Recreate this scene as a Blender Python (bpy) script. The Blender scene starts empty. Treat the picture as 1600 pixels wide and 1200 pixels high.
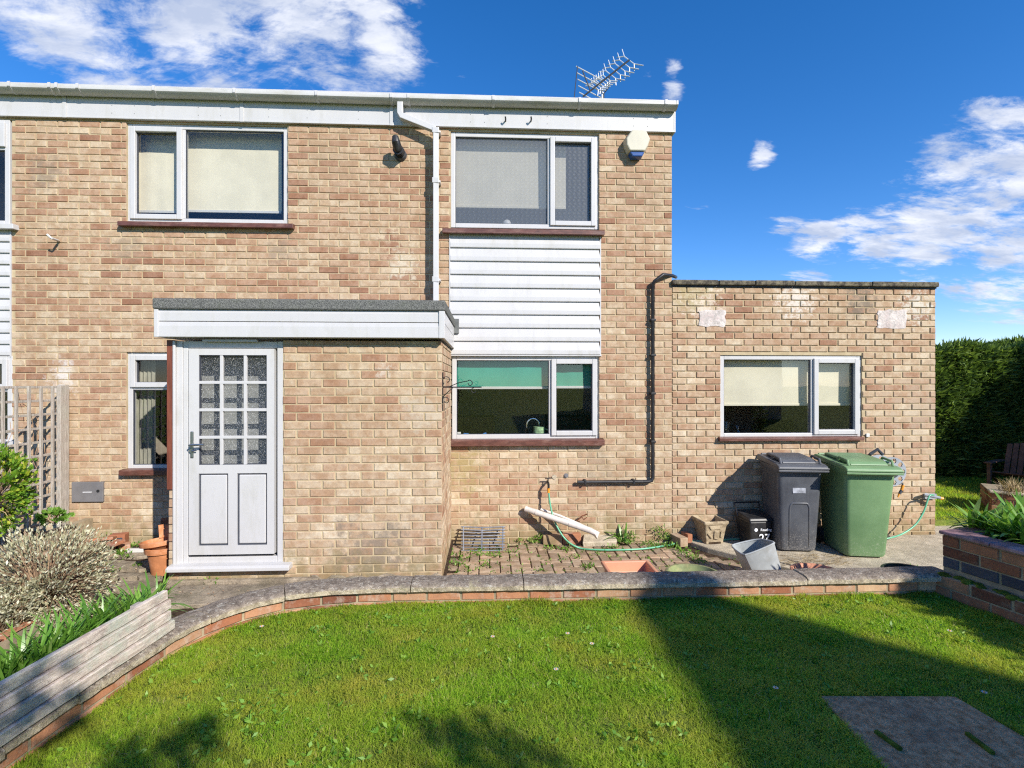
import bpy, bmesh, math, random
import numpy as np
from mathutils import Vector, Matrix

random.seed(7)
RNG = np.random.default_rng(11)
scene = bpy.context.scene
COL = scene.collection
R = math.radians

# ------------------------------------------------------------------ camera
F_PX, U0, V0 = 780.0, 800.0, 600.0            # focal length and centre in photo pixels
TAN = 0.0474
PSI = math.atan(TAN)
CAM = Vector((0.0, -5.70, 1.825))
FWD = Vector((math.sin(PSI), math.cos(PSI), 0))
RGT = Vector((math.cos(PSI), -math.sin(PSI), 0))
UP = Vector((0, 0, 1))
cd = bpy.data.cameras.new("camera")
cd.sensor_width = 36.0
cd.lens = F_PX / 1600.0 * 36.0
cd.clip_start = 0.05
cd.clip_end = 2000
cam = bpy.data.objects.new("camera", cd)
COL.objects.link(cam)
cam.location = CAM
cam.rotation_euler = (R(90), 0, -PSI)
scene.camera = cam

# ------------------------------------------------------------------ light
SUN_DIR = Vector((0.585, -0.78, 0.605)).normalized()       # towards the sun
sd = bpy.data.lights.new("sun", "SUN")
sd.energy = 4.8
sd.angle = R(0.42)
sd.color = (1.0, 0.945, 0.86)
sun = bpy.data.objects.new("sun", sd)
COL.objects.link(sun)
sun.rotation_euler = SUN_DIR.to_track_quat('Z', 'Y').to_euler()
sun.location = SUN_DIR * 40

scene.view_settings.view_transform = 'Standard'
scene.view_settings.look = 'None'
scene.view_settings.gamma = 1.0
scene.view_settings.exposure = 0.56
scene.view_settings.use_curve_mapping = False
scene.cycles.max_bounces = 8
scene.cycles.transparent_max_bounces = 16
scene.cycles.use_denoising = False
scene.cycles.filter_width = 1.2
scene.cycles.sample_clamp_indirect = 4.0


def ray(u, v):
    return FWD + RGT * ((u - U0) / F_PX) + UP * (-(v - V0) / F_PX)


def W(u, v, y=0.0):                 # where the sight line meets the vertical plane y
    d = ray(u, v)
    return CAM + d * ((y - CAM.y) / d.y)


def G(u, v, z=0.0):                 # where it meets the level z
    d = ray(u, v)
    return CAM + d * ((z - CAM.z) / d.z)


def WX(u, v, x):                    # where it meets the plane x
    d = ray(u, v)
    return CAM + d * ((x - CAM.x) / d.x)


def DP(u, v, dep):
    return CAM + ray(u, v) * dep


def scale_at(p):
    return F_PX / max(0.1, (Vector(p) - CAM).dot(FWD))


# ------------------------------------------------------------------ sky
world = bpy.data.worlds.new("World")
scene.world = world
world.use_nodes = True
wn = world.node_tree
wn.nodes.clear()


def wnode(t, **kw):
    n = wn.nodes.new(t)
    for k, v in kw.items():
        setattr(n, k, v)
    return n


def wmath(op, a, b=None, c=None, clamp=False):
    n = wnode("ShaderNodeMath", operation=op)
    n.use_clamp = clamp
    for i, x in enumerate((a, b, c)):
        if x is None:
            continue
        if isinstance(x, (int, float)):
            n.inputs[i].default_value = x
        else:
            wn.links.new(x, n.inputs[i])
    return n.outputs[0]


sky = wnode("ShaderNodeTexSky", sky_type='NISHITA')
sky.sun_disc = False
sky.sun_elevation = math.asin(SUN_DIR.z)
sky.sun_rotation = math.atan2(SUN_DIR.x, SUN_DIR.y)
sky.altitude = 60
sky.air_density = 0.9
sky.dust_density = 0.0
sky.ozone_density = 2.6
hs = wnode("ShaderNodeHueSaturation")
hs.inputs["Saturation"].default_value = 1.34
hs.inputs["Value"].default_value = 1.0
wn.links.new(sky.outputs[0], hs.inputs["Color"])
bg_sky = wnode("ShaderNodeBackground")
bg_sky.inputs["Strength"].default_value = 0.135
tintn = wnode("ShaderNodeMix", data_type='RGBA', blend_type='MULTIPLY')
tintn.inputs[0].default_value = 1.0
tintn.inputs[7].default_value = (0.96, 0.91, 1.05, 1)
wn.links.new(hs.outputs[0], tintn.inputs[6])
wn.links.new(tintn.outputs[2], bg_sky.inputs["Color"])
tc = wnode("ShaderNodeTexCoord")
sep = wnode("ShaderNodeSeparateXYZ")
wn.links.new(tc.outputs["Generated"], sep.inputs[0])
zz = wmath('ADD', wmath('MAXIMUM', sep.outputs[2], 0.0), 0.22)
comb = wnode("ShaderNodeCombineXYZ")
wn.links.new(wmath('DIVIDE', sep.outputs[0], zz), comb.inputs[0])
wn.links.new(wmath('DIVIDE', sep.outputs[1], zz), comb.inputs[1])
rot = wnode("ShaderNodeMapping")
rot.inputs["Rotation"].default_value = (0, 0, R(-28))
rot.inputs["Scale"].default_value = (1.0, 1.9, 1.0)
wn.links.new(comb.outputs[0], rot.inputs[0])


def wnoise(vec, scale, detail, rough, dist=0.0):
    n = wnode("ShaderNodeTexNoise")
    n.inputs["Scale"].default_value = scale
    n.inputs["Detail"].default_value = detail
    n.inputs["Roughness"].default_value = rough
    n.inputs["Distortion"].default_value = dist
    wn.links.new(vec, n.inputs["Vector"])
    return n.outputs["Fac"]


n_big = wnoise(rot.outputs[0], 2.3, 9, 0.62, 0.55)
n_fine = wnoise(rot.outputs[0], 9.0, 8, 0.68, 0.3)
# cloud banks: (photo pixel, angular radius, weight)
BANKS = [((130, 45), 0.13, 1.0), ((300, 60), 0.17, 1.0), ((470, 30), 0.17, 1.0), ((590, 55), 0.11, 0.95),
         ((230, 120), 0.13, 0.9), ((345, 128), 0.05, 0.9), ((640, 10), 0.06, .6),
         ((420, -120), 0.3, 1.0),
         ((1560, 285), 0.12, 1.2), ((1470, 330), 0.10, 1.1), ((1600, 370), 0.13, .95), ((1280, 385), 0.06, 1.15), ((1370, 375), 0.07, 1.05),
         ((1440, 400), 0.07, .95), ((1190, 246), 0.032, 1.1), ((1050, 140), 0.034, 1.0), ((1052, 108), 0.028, 1.05), ((1015, 118), 0.03, .6),
         ((1100, 290), 0.04, .42), ((1540, 465), 0.07, .8), ((1590, 500), 0.09, .65), ((720, 120), 0.04, .35),
         ((1240, 350), 0.05, .6), ((1700, 300), 0.2, 1.0)]
mask = None
for (uv, rad, wgt) in BANKS:
    d = ray(*uv).normalized()
    vd = wnode("ShaderNodeVectorMath", operation='DISTANCE')
    wn.links.new(tc.outputs["Generated"], vd.inputs[0])
    vd.inputs[1].default_value = d
    mr = wnode("ShaderNodeMapRange", interpolation_type='SMOOTHSTEP')
    mr.inputs["From Min"].default_value = 0.0
    mr.inputs["From Max"].default_value = rad * 1.5
    mr.inputs["To Min"].default_value = wgt
    mr.inputs["To Max"].default_value = 0.0
    wn.links.new(vd.outputs["Value"], mr.inputs["Value"])
    mask = mr.outputs[0] if mask is None else wmath('MAXIMUM', mask, mr.outputs[0])
dens = wmath('ADD', wmath('MULTIPLY', n_big, 0.95), wmath('MULTIPLY', n_fine, 0.48))
dens = wmath('ADD', dens, wmath('MULTIPLY', mask, 0.40))
cl = wnode("ShaderNodeMapRange", interpolation_type='SMOOTHSTEP')
cl.inputs["From Min"].default_value = 0.925
cl.inputs["From Max"].default_value = 1.14
cl.inputs["To Max"].default_value = 0.94
wn.links.new(dens, cl.inputs["Value"])
shade = wnode("ShaderNodeMapRange")
shade.inputs["From Min"].default_value = 0.40
shade.inputs["From Max"].default_value = 0.62
wn.links.new(wnoise(rot.outputs[0], 4.2, 7, 0.6, 0.2), shade.inputs["Value"])
cmix = wnode("ShaderNodeMix", data_type='RGBA')
cmix.inputs[6].default_value = (0.42, 0.48, 0.62, 1)
cmix.inputs[7].default_value = (0.74, 0.76, 0.82, 1)
wn.links.new(shade.outputs[0], cmix.inputs[0])
bg_cl = wnode("ShaderNodeBackground")
bg_cl.inputs["Strength"].default_value = 0.92
wn.links.new(cmix.outputs[2], bg_cl.inputs["Color"])
mx = wnode("ShaderNodeMixShader")
wn.links.new(cl.outputs[0], mx.inputs[0])
wn.links.new(bg_sky.outputs[0], mx.inputs[1])
wn.links.new(bg_cl.outputs[0], mx.inputs[2])
wo = wnode("ShaderNodeOutputWorld")
wn.links.new(mx.outputs[0], wo.inputs[0])

# ------------------------------------------------------------------ materials
MAT = {}


class NT:
    def __init__(self, name):
        self.m = bpy.data.materials.new(name)
        self.m.use_nodes = True
        self.t = self.m.node_tree
        self.t.nodes.clear()
        self.out = self.n("ShaderNodeOutputMaterial")
        geo = self.n("ShaderNodeNewGeometry")
        self.pos = geo.outputs["Position"]
        self.geo = geo

    def n(self, t, **kw):
        n = self.t.nodes.new(t)
        for k, v in kw.items():
            setattr(n, k, v)
        return n

    def l(self, a, b):
        self.t.links.new(a, b)

    def put(self, x, sock):
        if isinstance(x, (int, float)):
            sock.default_value = x
        elif isinstance(x, (tuple, list)):
            sock.default_value = tuple(x) if len(x) == 4 or sock.type == 'VECTOR' else tuple(x) + (1,)
        else:
            self.l(x, sock)

    def noise(self, scale, detail=5, rough=.6, vec=None, dist=0.0, stretch=None):
        n = self.n("ShaderNodeTexNoise")
        n.inputs["Scale"].default_value = scale
        n.inputs["Detail"].default_value = detail
        n.inputs["Roughness"].default_value = rough
        n.inputs["Distortion"].default_value = dist
        v = vec or self.pos
        if stretch:
            mp = self.n("ShaderNodeMapping")
            mp.inputs["Scale"].default_value = stretch
            self.l(v, mp.inputs[0])
            v = mp.outputs[0]
        self.l(v, n.inputs["Vector"])
        return n.outputs["Fac"]

    def obj(self):
        return self.n("ShaderNodeTexCoord").outputs["Object"]

    def ramp(self, fac, stops, interp='LINEAR'):
        r = self.n("ShaderNodeValToRGB")
        r.color_ramp.interpolation = interp
        els = r.color_ramp.elements
        while len(els) < len(stops):
            els.new(0.5)
        for e, (p, c) in zip(els, stops):
            e.position = p
            e.color = tuple(c) + (1,) if len(c) == 3 else c
        self.l(fac, r.inputs[0])
        return r.outputs["Color"]

    def rng(self, v, a, b, c=0.0, d=1.0):
        m = self.n("ShaderNodeMapRange")
        m.inputs["From Min"].default_value = a
        m.inputs["From Max"].default_value = b
        m.inputs["To Min"].default_value = c
        m.inputs["To Max"].default_value = d
        self.l(v, m.inputs["Value"])
        return m.outputs[0]

    def mix(self, fac, a, b, mode='MIX'):
        m = self.n("ShaderNodeMix", data_type='RGBA', blend_type=mode)
        self.put(fac, m.inputs[0])
        self.put(a, m.inputs[6])
        self.put(b, m.inputs[7])
        return m.outputs[2]

    def math(self, op, a, b=0.0):
        m = self.n("ShaderNodeMath", operation=op)
        self.put(a, m.inputs[0])
        self.put(b, m.inputs[1])
        return m.outputs[0]

    def attr(self, name):
        return self.n("ShaderNodeAttribute", attribute_name=name).outputs["Fac"]

    def bump(self, h, strength, dist=0.01):
        b = self.n("ShaderNodeBump")
        b.inputs["Strength"].default_value = strength
        b.inputs["Distance"].default_value = dist
        self.l(h, b.inputs["Height"])
        return b.outputs[0]

    def principled(self, col, rough=.6, normal=None, spec=.5, metal=0.0, **kw):
        p = self.n("ShaderNodeBsdfPrincipled")
        self.put(col, p.inputs["Base Color"])
        self.put(rough, p.inputs["Roughness"])
        self.put(metal, p.inputs["Metallic"])
        p.inputs["Specular IOR Level"].default_value = spec
        if normal is not None:
            self.l(normal, p.inputs["Normal"])
        for k, v in kw.items():
            self.put(v, p.inputs[k])
        return p.outputs[0]

    def done(self, sh):
        self.l(sh, self.out.inputs["Surface"])
        return self.m


def simple(name, col, rough=.55, var=.12, scale=6, bump=.0, bscale=60, spec=.4, metal=0.0, dirt=None, dirt_amt=.0, dscale=3.0, stretch=None, bdist=.004):
    t = NT(name)
    a = tuple(max(0, c * (1 - var)) for c in col)
    b = tuple(min(1, c * (1 + var)) for c in col)
    c = t.mix(t.rng(t.noise(scale, 6, .65, stretch=stretch), .39, .61), a, b)
    if dirt:
        c = t.mix(t.rng(t.noise(dscale, 8, .7, stretch=stretch), .5, .72, 0, dirt_amt), c, dirt)
    nm = t.bump(t.noise(bscale, 5, .7, stretch=stretch), bump, bdist) if bump else None
    MAT[name] = t.done(t.principled(c, rough, nm, spec, metal))
    return MAT[name]


def brick_mat(name, stops, pit=.35, lime=0.0, limecol=(.62, .58, .5), stains=(), damp=False):
    t = NT(name)
    tint = t.attr("tint")
    c = t.ramp(tint, stops)
    c = t.mix(t.rng(t.noise(9, 5, .65), .42, .58, .0, .85), c, t.mix(1, c, (.80, .70, .62), 'MULTIPLY'))
    c = t.mix(t.rng(t.noise(13, 7, .75, vec=t.obj()), .42, .68, 0, .8), c, t.mix(1, c, (1.16, 1.18, 1.20), 'MULTIPLY'))
    c = t.mix(t.rng(t.noise(34, 6, .75), .40, .70, 0, .7), c, t.mix(1, c, (1.28, 1.22, 1.12), 'MULTIPLY'))
    c = t.mix(t.rng(t.noise(22, 6, .75), .52, .74, 0, .6), c, t.mix(1, c, (.72, .62, .55), 'MULTIPLY'))
    c = t.mix(t.rng(t.noise(85, 4, .7), .62, .72, 0, pit), c, (.10, .06, .04))
    c = t.mix(t.rng(t.noise(1.1, 7, .75, stretch=(1, 1, .45)), .50, .66, 0, .6), c, t.mix(1, c, (.74, .69, .62), 'MULTIPLY'))
    if lime:
        c = t.mix(t.rng(t.noise(9, 9, .75), .5, .72, 0, lime), c, limecol)
    for (ctr, rad, colr, amt, nsc) in stains:
        vd = t.n("ShaderNodeVectorMath", operation='DISTANCE')
        t.l(t.pos, vd.inputs[0])
        vd.inputs[1].default_value = ctr
        fall = t.rng(vd.outputs["Value"], rad, rad * .15)
        fm = t.math('MULTIPLY', t.rng(t.math('ADD', t.noise(nsc, 8, .75), t.math('MULTIPLY', fall, .22)), .60, .72), t.rng(fall, 0, .25))
        c = t.mix(t.math('MULTIPLY', fm, amt), c, colr)
    if damp:
        sepz = t.n("ShaderNodeSeparateXYZ")
        t.l(t.pos, sepz.inputs[0])
        zf = t.rng(sepz.outputs[2], .55, -.05)
        fm = t.rng(t.math('ADD', t.noise(6, 8, .75), t.math('MULTIPLY', zf, .30)), .60, .74)
        c = t.mix(t.math('MULTIPLY', fm, .6), c, (.20, .165, .075))
    h = t.math('ADD', t.noise(45, 6, .75), t.math('MULTIPLY', t.noise(9, 4, .6), .8))
    MAT[name] = t.done(t.principled(c, .86, t.bump(h, .5, .006), .25))


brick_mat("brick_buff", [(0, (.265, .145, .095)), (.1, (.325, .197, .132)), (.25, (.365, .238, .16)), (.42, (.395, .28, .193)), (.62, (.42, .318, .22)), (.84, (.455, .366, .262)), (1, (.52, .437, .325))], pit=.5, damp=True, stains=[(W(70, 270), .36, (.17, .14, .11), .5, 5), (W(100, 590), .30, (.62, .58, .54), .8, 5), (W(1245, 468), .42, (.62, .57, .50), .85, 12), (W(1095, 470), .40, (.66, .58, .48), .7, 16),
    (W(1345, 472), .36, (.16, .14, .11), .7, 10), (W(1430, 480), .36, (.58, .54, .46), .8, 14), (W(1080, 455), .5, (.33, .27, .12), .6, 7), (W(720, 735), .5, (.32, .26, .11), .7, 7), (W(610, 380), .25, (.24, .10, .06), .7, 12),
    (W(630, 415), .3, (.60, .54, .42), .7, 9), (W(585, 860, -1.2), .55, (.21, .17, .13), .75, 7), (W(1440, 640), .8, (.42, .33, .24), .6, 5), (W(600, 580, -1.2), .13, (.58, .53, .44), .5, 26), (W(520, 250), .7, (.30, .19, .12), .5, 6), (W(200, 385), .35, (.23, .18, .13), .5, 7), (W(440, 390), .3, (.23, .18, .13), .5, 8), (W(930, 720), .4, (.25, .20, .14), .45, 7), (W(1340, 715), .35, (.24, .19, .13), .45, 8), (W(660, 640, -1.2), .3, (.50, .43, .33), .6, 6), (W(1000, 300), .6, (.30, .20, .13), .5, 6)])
brick_mat("brick_red", [(0, (.17, .065, .04)), (.3, (.30, .12, .065)), (.6, (.38, .18, .10)), (.85, (.37, .21, .13)), (1, (.44, .29, .18))], lime=.55)
brick_mat("brick_dark_red", [(0, (.12, .05, .032)), (.4, (.21, .085, .048)), (.8, (.29, .125, .07)), (1, (.36, .19, .11))], lime=.45, limecol=(.42, .32, .22))
brick_mat("brick_blue", [(0, (.035, .04, .055)), (1, (.075, .08, .10))], pit=.1, lime=.25, limecol=(.2, .19, .19))
brick_mat("paver", [(0, (.23, .175, .125)), (.35, (.31, .235, .165)), (.7, (.38, .295, .21)), (1, (.41, .30, .21))], lime=.3, limecol=(.26, .23, .16))

t = NT("mortar")
c = t.mix(t.rng(t.noise(5, 6, .65), .39, .61), (.39, .305, .185), (.48, .39, .25))
c = t.mix(t.rng(t.noise(2.2, 8, .7), .55, .75, 0, .6), c, (.26, .21, .14))
MAT["mortar"] = t.done(t.principled(c, .92, t.bump(t.noise(110, 4, .7), .5, .003), .2))
simple("mortar_grey", (.31, .25, .165), .92, .2, 8, .5, 100, .2, dirt=(.16, .14, .11), dirt_amt=.7)
simple("upvc", (.505, .495, .49), .32, .03, 2.5, 0, spec=.5, dirt=(.33, .315, .26), dirt_amt=.42, dscale=5, stretch=(1.6, 1.6, .5))
simple("upvc_old", (.47, .455, .44), .36, .05, 2.5, 0, spec=.5, dirt=(.40, .40, .34), dirt_amt=.5, dscale=2.2, stretch=(1, 1, 4))
t = NT("gutter_plastic")
c = t.mix(t.rng(t.noise(2.0, 8, .75, stretch=(.6, 2, 2)), .45, .7, 0, .85), (.49, .485, .465), (.34, .32, .25))
c = t.mix(t.rng(t.noise(5, 8, .8, stretch=(.5, 2, 2)), .58, .75, 0, .7), c, (.13, .15, .09))
MAT["gutter_plastic"] = t.done(t.principled(c, .4, None, .4))
simple("gasket", (.05, .055, .07), .6, .1, 8, 0, spec=.3)
simple("sill_brown", (.115, .045, .032), .38, .25, 14, .15, 60, .5, dirt=(.30, .19, .15), dirt_amt=.5, dscale=9, stretch=(.6, 2, 2))
simple("timber_brown", (.17, .05, .028), .5, .2, 12, .15, 60, .4, stretch=(3, 3, .4))
t = NT("felt")
c = t.mix(t.rng(t.noise(160, 3, .7), .41, .62), (.055, .057, .055), (.22, .22, .205))
c = t.mix(t.rng(t.noise(6, 6, .7), .5, .75, 0, .5), c, (.12, .13, .09))
MAT["felt"] = t.done(t.principled(c, .95, t.bump(t.noise(160, 3, .7), .8, .004), .2))
simple("lead", (.12, .125, .12), .6, .25, 10, .1, 40, .4)
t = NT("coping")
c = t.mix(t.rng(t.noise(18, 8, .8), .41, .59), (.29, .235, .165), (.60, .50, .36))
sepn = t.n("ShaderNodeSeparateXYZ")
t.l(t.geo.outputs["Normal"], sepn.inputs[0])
topw = t.rng(t.math('ADD', sepn.outputs[2], t.math('MULTIPLY', t.noise(7, 6, .7), .9)), .95, 1.35)      # darker mottled tone mixed in on upward faces
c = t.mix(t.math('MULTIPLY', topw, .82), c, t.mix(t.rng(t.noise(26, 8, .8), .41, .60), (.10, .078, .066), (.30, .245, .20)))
c = t.mix(t.rng(t.noise(38, 6, .8), .55, .62, 0, .9), c, (.56, .51, .42))
c = t.mix(t.rng(t.noise(9, 7, .8), .60, .66, 0, .8), c, (.50, .48, .40))
c = t.mix(t.rng(t.noise(5.5, 5, .6), .62, .72, 0, .5), c, (.34, .31, .17))
c = t.mix(t.rng(t.noise(80, 3, .7), .60, .70, 0, .7), c, (.06, .05, .045))
hh = t.math('ADD', t.noise(60, 7, .8), t.noise(14, 5, .7))
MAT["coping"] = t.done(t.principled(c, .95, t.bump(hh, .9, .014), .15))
t = NT("parapet")
c = t.mix(t.rng(t.noise(16, 8, .75), .41, .61), (.055, .048, .04), (.22, .19, .13))
c = t.mix(t.rng(t.noise(40, 6, .8), .6, .7, 0, .8), c, (.42, .36, .24))
MAT["parapet"] = t.done(t.principled(c, .95, t.bump(t.noise(50, 7, .8), .8, .01), .15))
t = NT("concrete")
c = t.mix(t.rng(t.noise(9, 8, .75), .39, .62), (.40, .34, .25), (.62, .53, .395))
c = t.mix(t.rng(t.noise(1.8, 7, .7), .45, .7, 0, .6), c, (.36, .315, .225))
c = t.mix(t.rng(t.noise(70, 5, .8), .6, .72, 0, .6), c, (.56, .50, .40))
c = t.mix(t.rng(t.noise(4, 9, .8, stretch=(1, 3, 1)), .57, .72, 0, .7), c, (.19, .18, .075))
MAT["concrete"] = t.done(t.principled(c, .95, t.bump(t.math('ADD', t.noise(70, 6, .8), t.noise(12, 6, .7)), .9, .012), .15))
t = NT("path_stone")
c = t.mix(t.rng(t.noise(7, 8, .75), .39, .62), (.21, .17, .125), (.42, .345, .255))
c = t.mix(t.rng(t.noise(2.1, 7, .7), .45, .7, 0, .6), c, (.13, .12, .07))
c = t.mix(t.rng(t.noise(60, 5, .8), .6, .72, 0, .5), c, (.40, .35, .28))
MAT["path_stone"] = t.done(t.principled(c, .95, t.bump(t.math('ADD', t.noise(40, 6, .8), t.noise(8, 6, .7)), .9, .015), .15))
t = NT("slab_stone")
c = t.mix(t.rng(t.noise(30, 8, .8), .39, .62), (.34, .18, .085), (.76, .48, .27))
c = t.mix(t.rng(t.noise(2.5, 7, .7), .45, .7, 0, .6), c, (.19, .145, .11))
MAT["slab_stone"] = t.done(t.principled(c, .95, t.bump(t.noise(60, 7, .8), 1.0, .01), .15))
t = NT("soil")
c = t.mix(t.rng(t.noise(20, 8, .75), .39, .62), (.04, .026, .017), (.12, .08, .052))
MAT["soil"] = t.done(t.principled(c, 1, t.bump(t.noise(30, 8, .8), 1.0, .03), .1))
t = NT("lawn_earth")
c = t.mix(t.rng(t.noise(9, 8, .75), .39, .62), (.17, .25, .04), (.31, .35, .075))
c = t.mix(t.rng(t.noise(2.4, 8, .75), .5, .75, 0, .7), c, (.11, .095, .04))
MAT["lawn_earth"] = t.done(t.principled(c, 1, t.bump(t.noise(60, 8, .8), 1.0, .03), .1))


def leaf_mat(name, stops, rough=.5, trans=.35, spec=.35, clump=None, upn=0):
    t = NT(name)
    c = t.ramp(t.attr("tint"), stops)
    if clump:
        c = t.mix(t.rng(t.noise(clump[0], 5, .6), clump[3] if len(clump) > 3 else .42, .7, 0, clump[2]), c, clump[1])
    nm = None
    if upn:
        vm = t.n("ShaderNodeVectorMath", operation='SCALE')
        t.l(t.geo.outputs["Normal"], vm.inputs[0])
        vm.inputs["Scale"].default_value = 1 - upn
        va = t.n("ShaderNodeVectorMath", operation='ADD')
        t.l(vm.outputs[0], va.inputs[0])
        va.inputs[1].default_value = (0, 0, upn)
        vn = t.n("ShaderNodeVectorMath", operation='NORMALIZE')
        t.l(va.outputs[0], vn.inputs[0])
        nm = vn.outputs[0]
    p = t.principled(c, rough, nm, spec)
    tr = t.n("ShaderNodeBsdfTranslucent")
    t.put(t.mix(1, c, (1.25, 1.3, .7), 'MULTIPLY'), tr.inputs["Color"])
    m = t.n("ShaderNodeMixShader")
    m.inputs[0].default_value = trans
    t.l(p, m.inputs[1])
    t.l(tr.outputs[0], m.inputs[2])
    MAT[name] = t.done(m.outputs[0])


leaf_mat("grass_blade", [(0, (.09, .19, .014)), (.35, (.23, .42, .028)), (.65, (.42, .62, .05)), (.86, (.54, .64, .075)), (.93, (.62, .55, .2)), (1, (.7, .6, .32))], .5, .55, clump=(2.6, (.62, .54, .10), .75), upn=.75)
leaf_mat("strap_leaf", [(0, (.06, .16, .02)), (.5, (.14, .30, .04)), (.9, (.24, .40, .07)), (1, (.36, .46, .18))], .33, .35, .5)
leaf_mat("shrub_leaf", [(0, (.06, .15, .015)), (.5, (.17, .32, .03)), (.8, (.34, .42, .04)), (1, (.50, .48, .06))], .35, .35, .45)
leaf_mat("weed_leaf", [(0, (.06, .15, .02)), (.6, (.16, .32, .04)), (1, (.28, .42, .08))], .45, .35)
leaf_mat("silver_leaf", [(0, (.22, .20, .10)), (.4, (.42, .40, .25)), (.75, (.58, .56, .41)), (1, (.72, .69, .55))], .7, .2, .2)
leaf_mat("dry_stem", [(0, (.14, .085, .055)), (.5, (.30, .195, .125)), (1, (.46, .33, .21))], .8, .1, .2)
leaf_mat("straw", [(0, (.22, .15, .08)), (.5, (.42, .32, .18)), (1, (.60, .50, .32))], .7, .2, .2)
leaf_mat("conifer_leaf", [(0, (.04, .075, .02)), (.45, (.095, .16, .04)), (.8, (.16, .24, .055)), (1, (.27, .36, .08))], .55, .28, .3)
leaf_mat("tree_leaf", [(0, (.03, .06, .015)), (1, (.08, .13, .03))], .5, .25)

# planks, trellis
for nm, ca, cb, lich in (("grey_plank", (.40, .32, .265), (.66, .57, .49), .85), ("trellis_wood", (.30, .26, .22), (.48, .43, .38), .25)):
    t = NT(nm)
    v = t.n("ShaderNodeTexCoord").outputs["UV"] if False else t.pos
    c = t.mix(t.rng(t.noise(10, 7, .7, stretch=(1.2, 1.2, 9) if nm == "grey_plank" else (9, 9, 1.0)), .39, .61), ca, cb)
    c = t.mix(t.rng(t.noise(6.5, 7, .7), .48, .66, 0, lich), c, (.40, .43, .35))
    c = t.mix(t.rng(t.noise(15, 8, .78), .52, .70, 0, lich), c, (.25, .205, .19))
    c = t.mix(t.rng(t.noise(50, 6, .8), .60, .69, 0, lich), c, (.68, .64, .58))
    MAT[nm] = t.done(t.principled(c, .9, t.bump(t.noise(45, 6, .75, stretch=(1, 1, 5) if nm == "grey_plank" else (6, 6, 1)), .7, .006), .15))

simple("black_plastic", (.018, .018, .02), .42, .2, 9, .1, 90, .45, dirt=(.12, .11, .10), dirt_amt=.3, dscale=14)
t = NT("bin_grey")
ob = t.obj()
c = t.mix(t.rng(t.noise(3, 6, .7), .39, .61), (.058, .061, .07), (.092, .097, .108))
sp = t.n("ShaderNodeSeparateXYZ")
t.l(ob, sp.inputs[0])
low = t.rng(sp.outputs[2], .42, .0)
spk = t.rng(t.math('ADD', t.noise(70, 6, .8), t.math('MULTIPLY', low, .14)), .62, .74)
c = t.mix(t.math('MULTIPLY', spk, .75), c, (.36, .34, .31))
c = t.mix(t.rng(t.noise(9, 8, .8, stretch=(4, 4, .5)), .55, .8, 0, .3), c, (.2, .2, .2))
MAT["bin_grey"] = t.done(t.principled(c, .42, t.bump(t.noise(180, 3, .6), .12, .002), .45))
t = NT("bin_green")
ob = t.obj()
c = t.mix(t.rng(t.noise(3, 6, .7), .39, .61), (.125, .225, .10), (.165, .275, .13))
sp = t.n("ShaderNodeSeparateXYZ")
t.l(ob, sp.inputs[0])
low = t.rng(sp.outputs[2], .42, .0)
spk = t.rng(t.math('ADD', t.noise(55, 6, .8), t.math('MULTIPLY', low, .14)), .64, .75)
c = t.mix(t.math('MULTIPLY', spk, .6), c, (.42, .45, .36))
c = t.mix(t.rng(t.noise(7, 8, .8, stretch=(4, 4, .5)), .52, .8, 0, .35), c, (.16, .24, .13))
MAT["bin_green"] = t.done(t.principled(c, .45, t.bump(t.noise(180, 3, .6), .12, .002), .4))
simple("sticker_grey", (.30, .31, .34), .5, .35, 14, 0)
simple("white_print", (.75, .76, .78), .6, .05, 20, 0)
simple("meter_grey", (.16, .155, .16), .55, .1, 6, .15, 60, .4)
simple("terracotta", (.50, .20, .085), .75, .18, 9, .15, 80, .3, dirt=(.55, .42, .32), dirt_amt=.5, dscale=9)
simple("terracotta_plastic", (.58, .26, .155), .5, .08, 6, 0, .4, dirt=(.36, .22, .15), dirt_amt=.4)
simple("glazed_green", (.19, .22, .10), .3, .25, 9, .05, 40, .5, dirt=(.40, .34, .17), dirt_amt=.7, dscale=10)
simple("dark_green_glaze", (.03, .045, .035), .35, .2, 9, 0)
simple("pail_grey", (.38, .40, .40), .55, .12, 6, .1, 60, .3, dirt=(.24, .22, .18), dirt_amt=.5, dscale=8)
t = NT("cast_stone")
c = t.mix(t.rng(t.noise(16, 8, .75), .39, .61), (.25, .19, .12), (.48, .39, .26))
c = t.mix(t.rng(t.noise(5, 7, .7), .5, .7, 0, .6), c, (.19, .16, .09))
MAT["cast_stone"] = t.done(t.principled(c, .95, t.bump(t.noise(60, 7, .8), .8, .008), .15))
simple("pvc_pipe", (.66, .60, .54), .4, .08, 5, .05, 40, .4, dirt=(.36, .29, .22), dirt_amt=.6, dscale=8)
simple("hose_green", (.12, .40, .24), .35, .12, 20, 0, spec=.5)
simple("orange_plastic", (.75, .30, .03), .4, .1, 10, 0)
simple("reel_grey", (.30, .32, .35), .45, .12, 8, 0)
simple("dark_grey_plastic", (.05, .055, .065), .45, .15, 8, 0)
simple("wrought_iron", (.012, .012, .013), .5, .2, 20, .1, 80, .45)
simple("rust", (.16, .065, .035), .85, .4, 40, .4, 90, .2)
simple("steel", (.33, .33, .33), .35, .2, 20, .1, 60, .5, .75)
simple("chrome", (.75, .77, .8), .12, .02, 10, 0, spec=.5, metal=1.0)
simple("handle_metal", (.36, .37, .38), .28, .05, 10, 0, spec=.5, metal=.9)
simple("aerial_metal", (.66, .67, .68), .4, .06, 10, 0, spec=.5, metal=.4)
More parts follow.
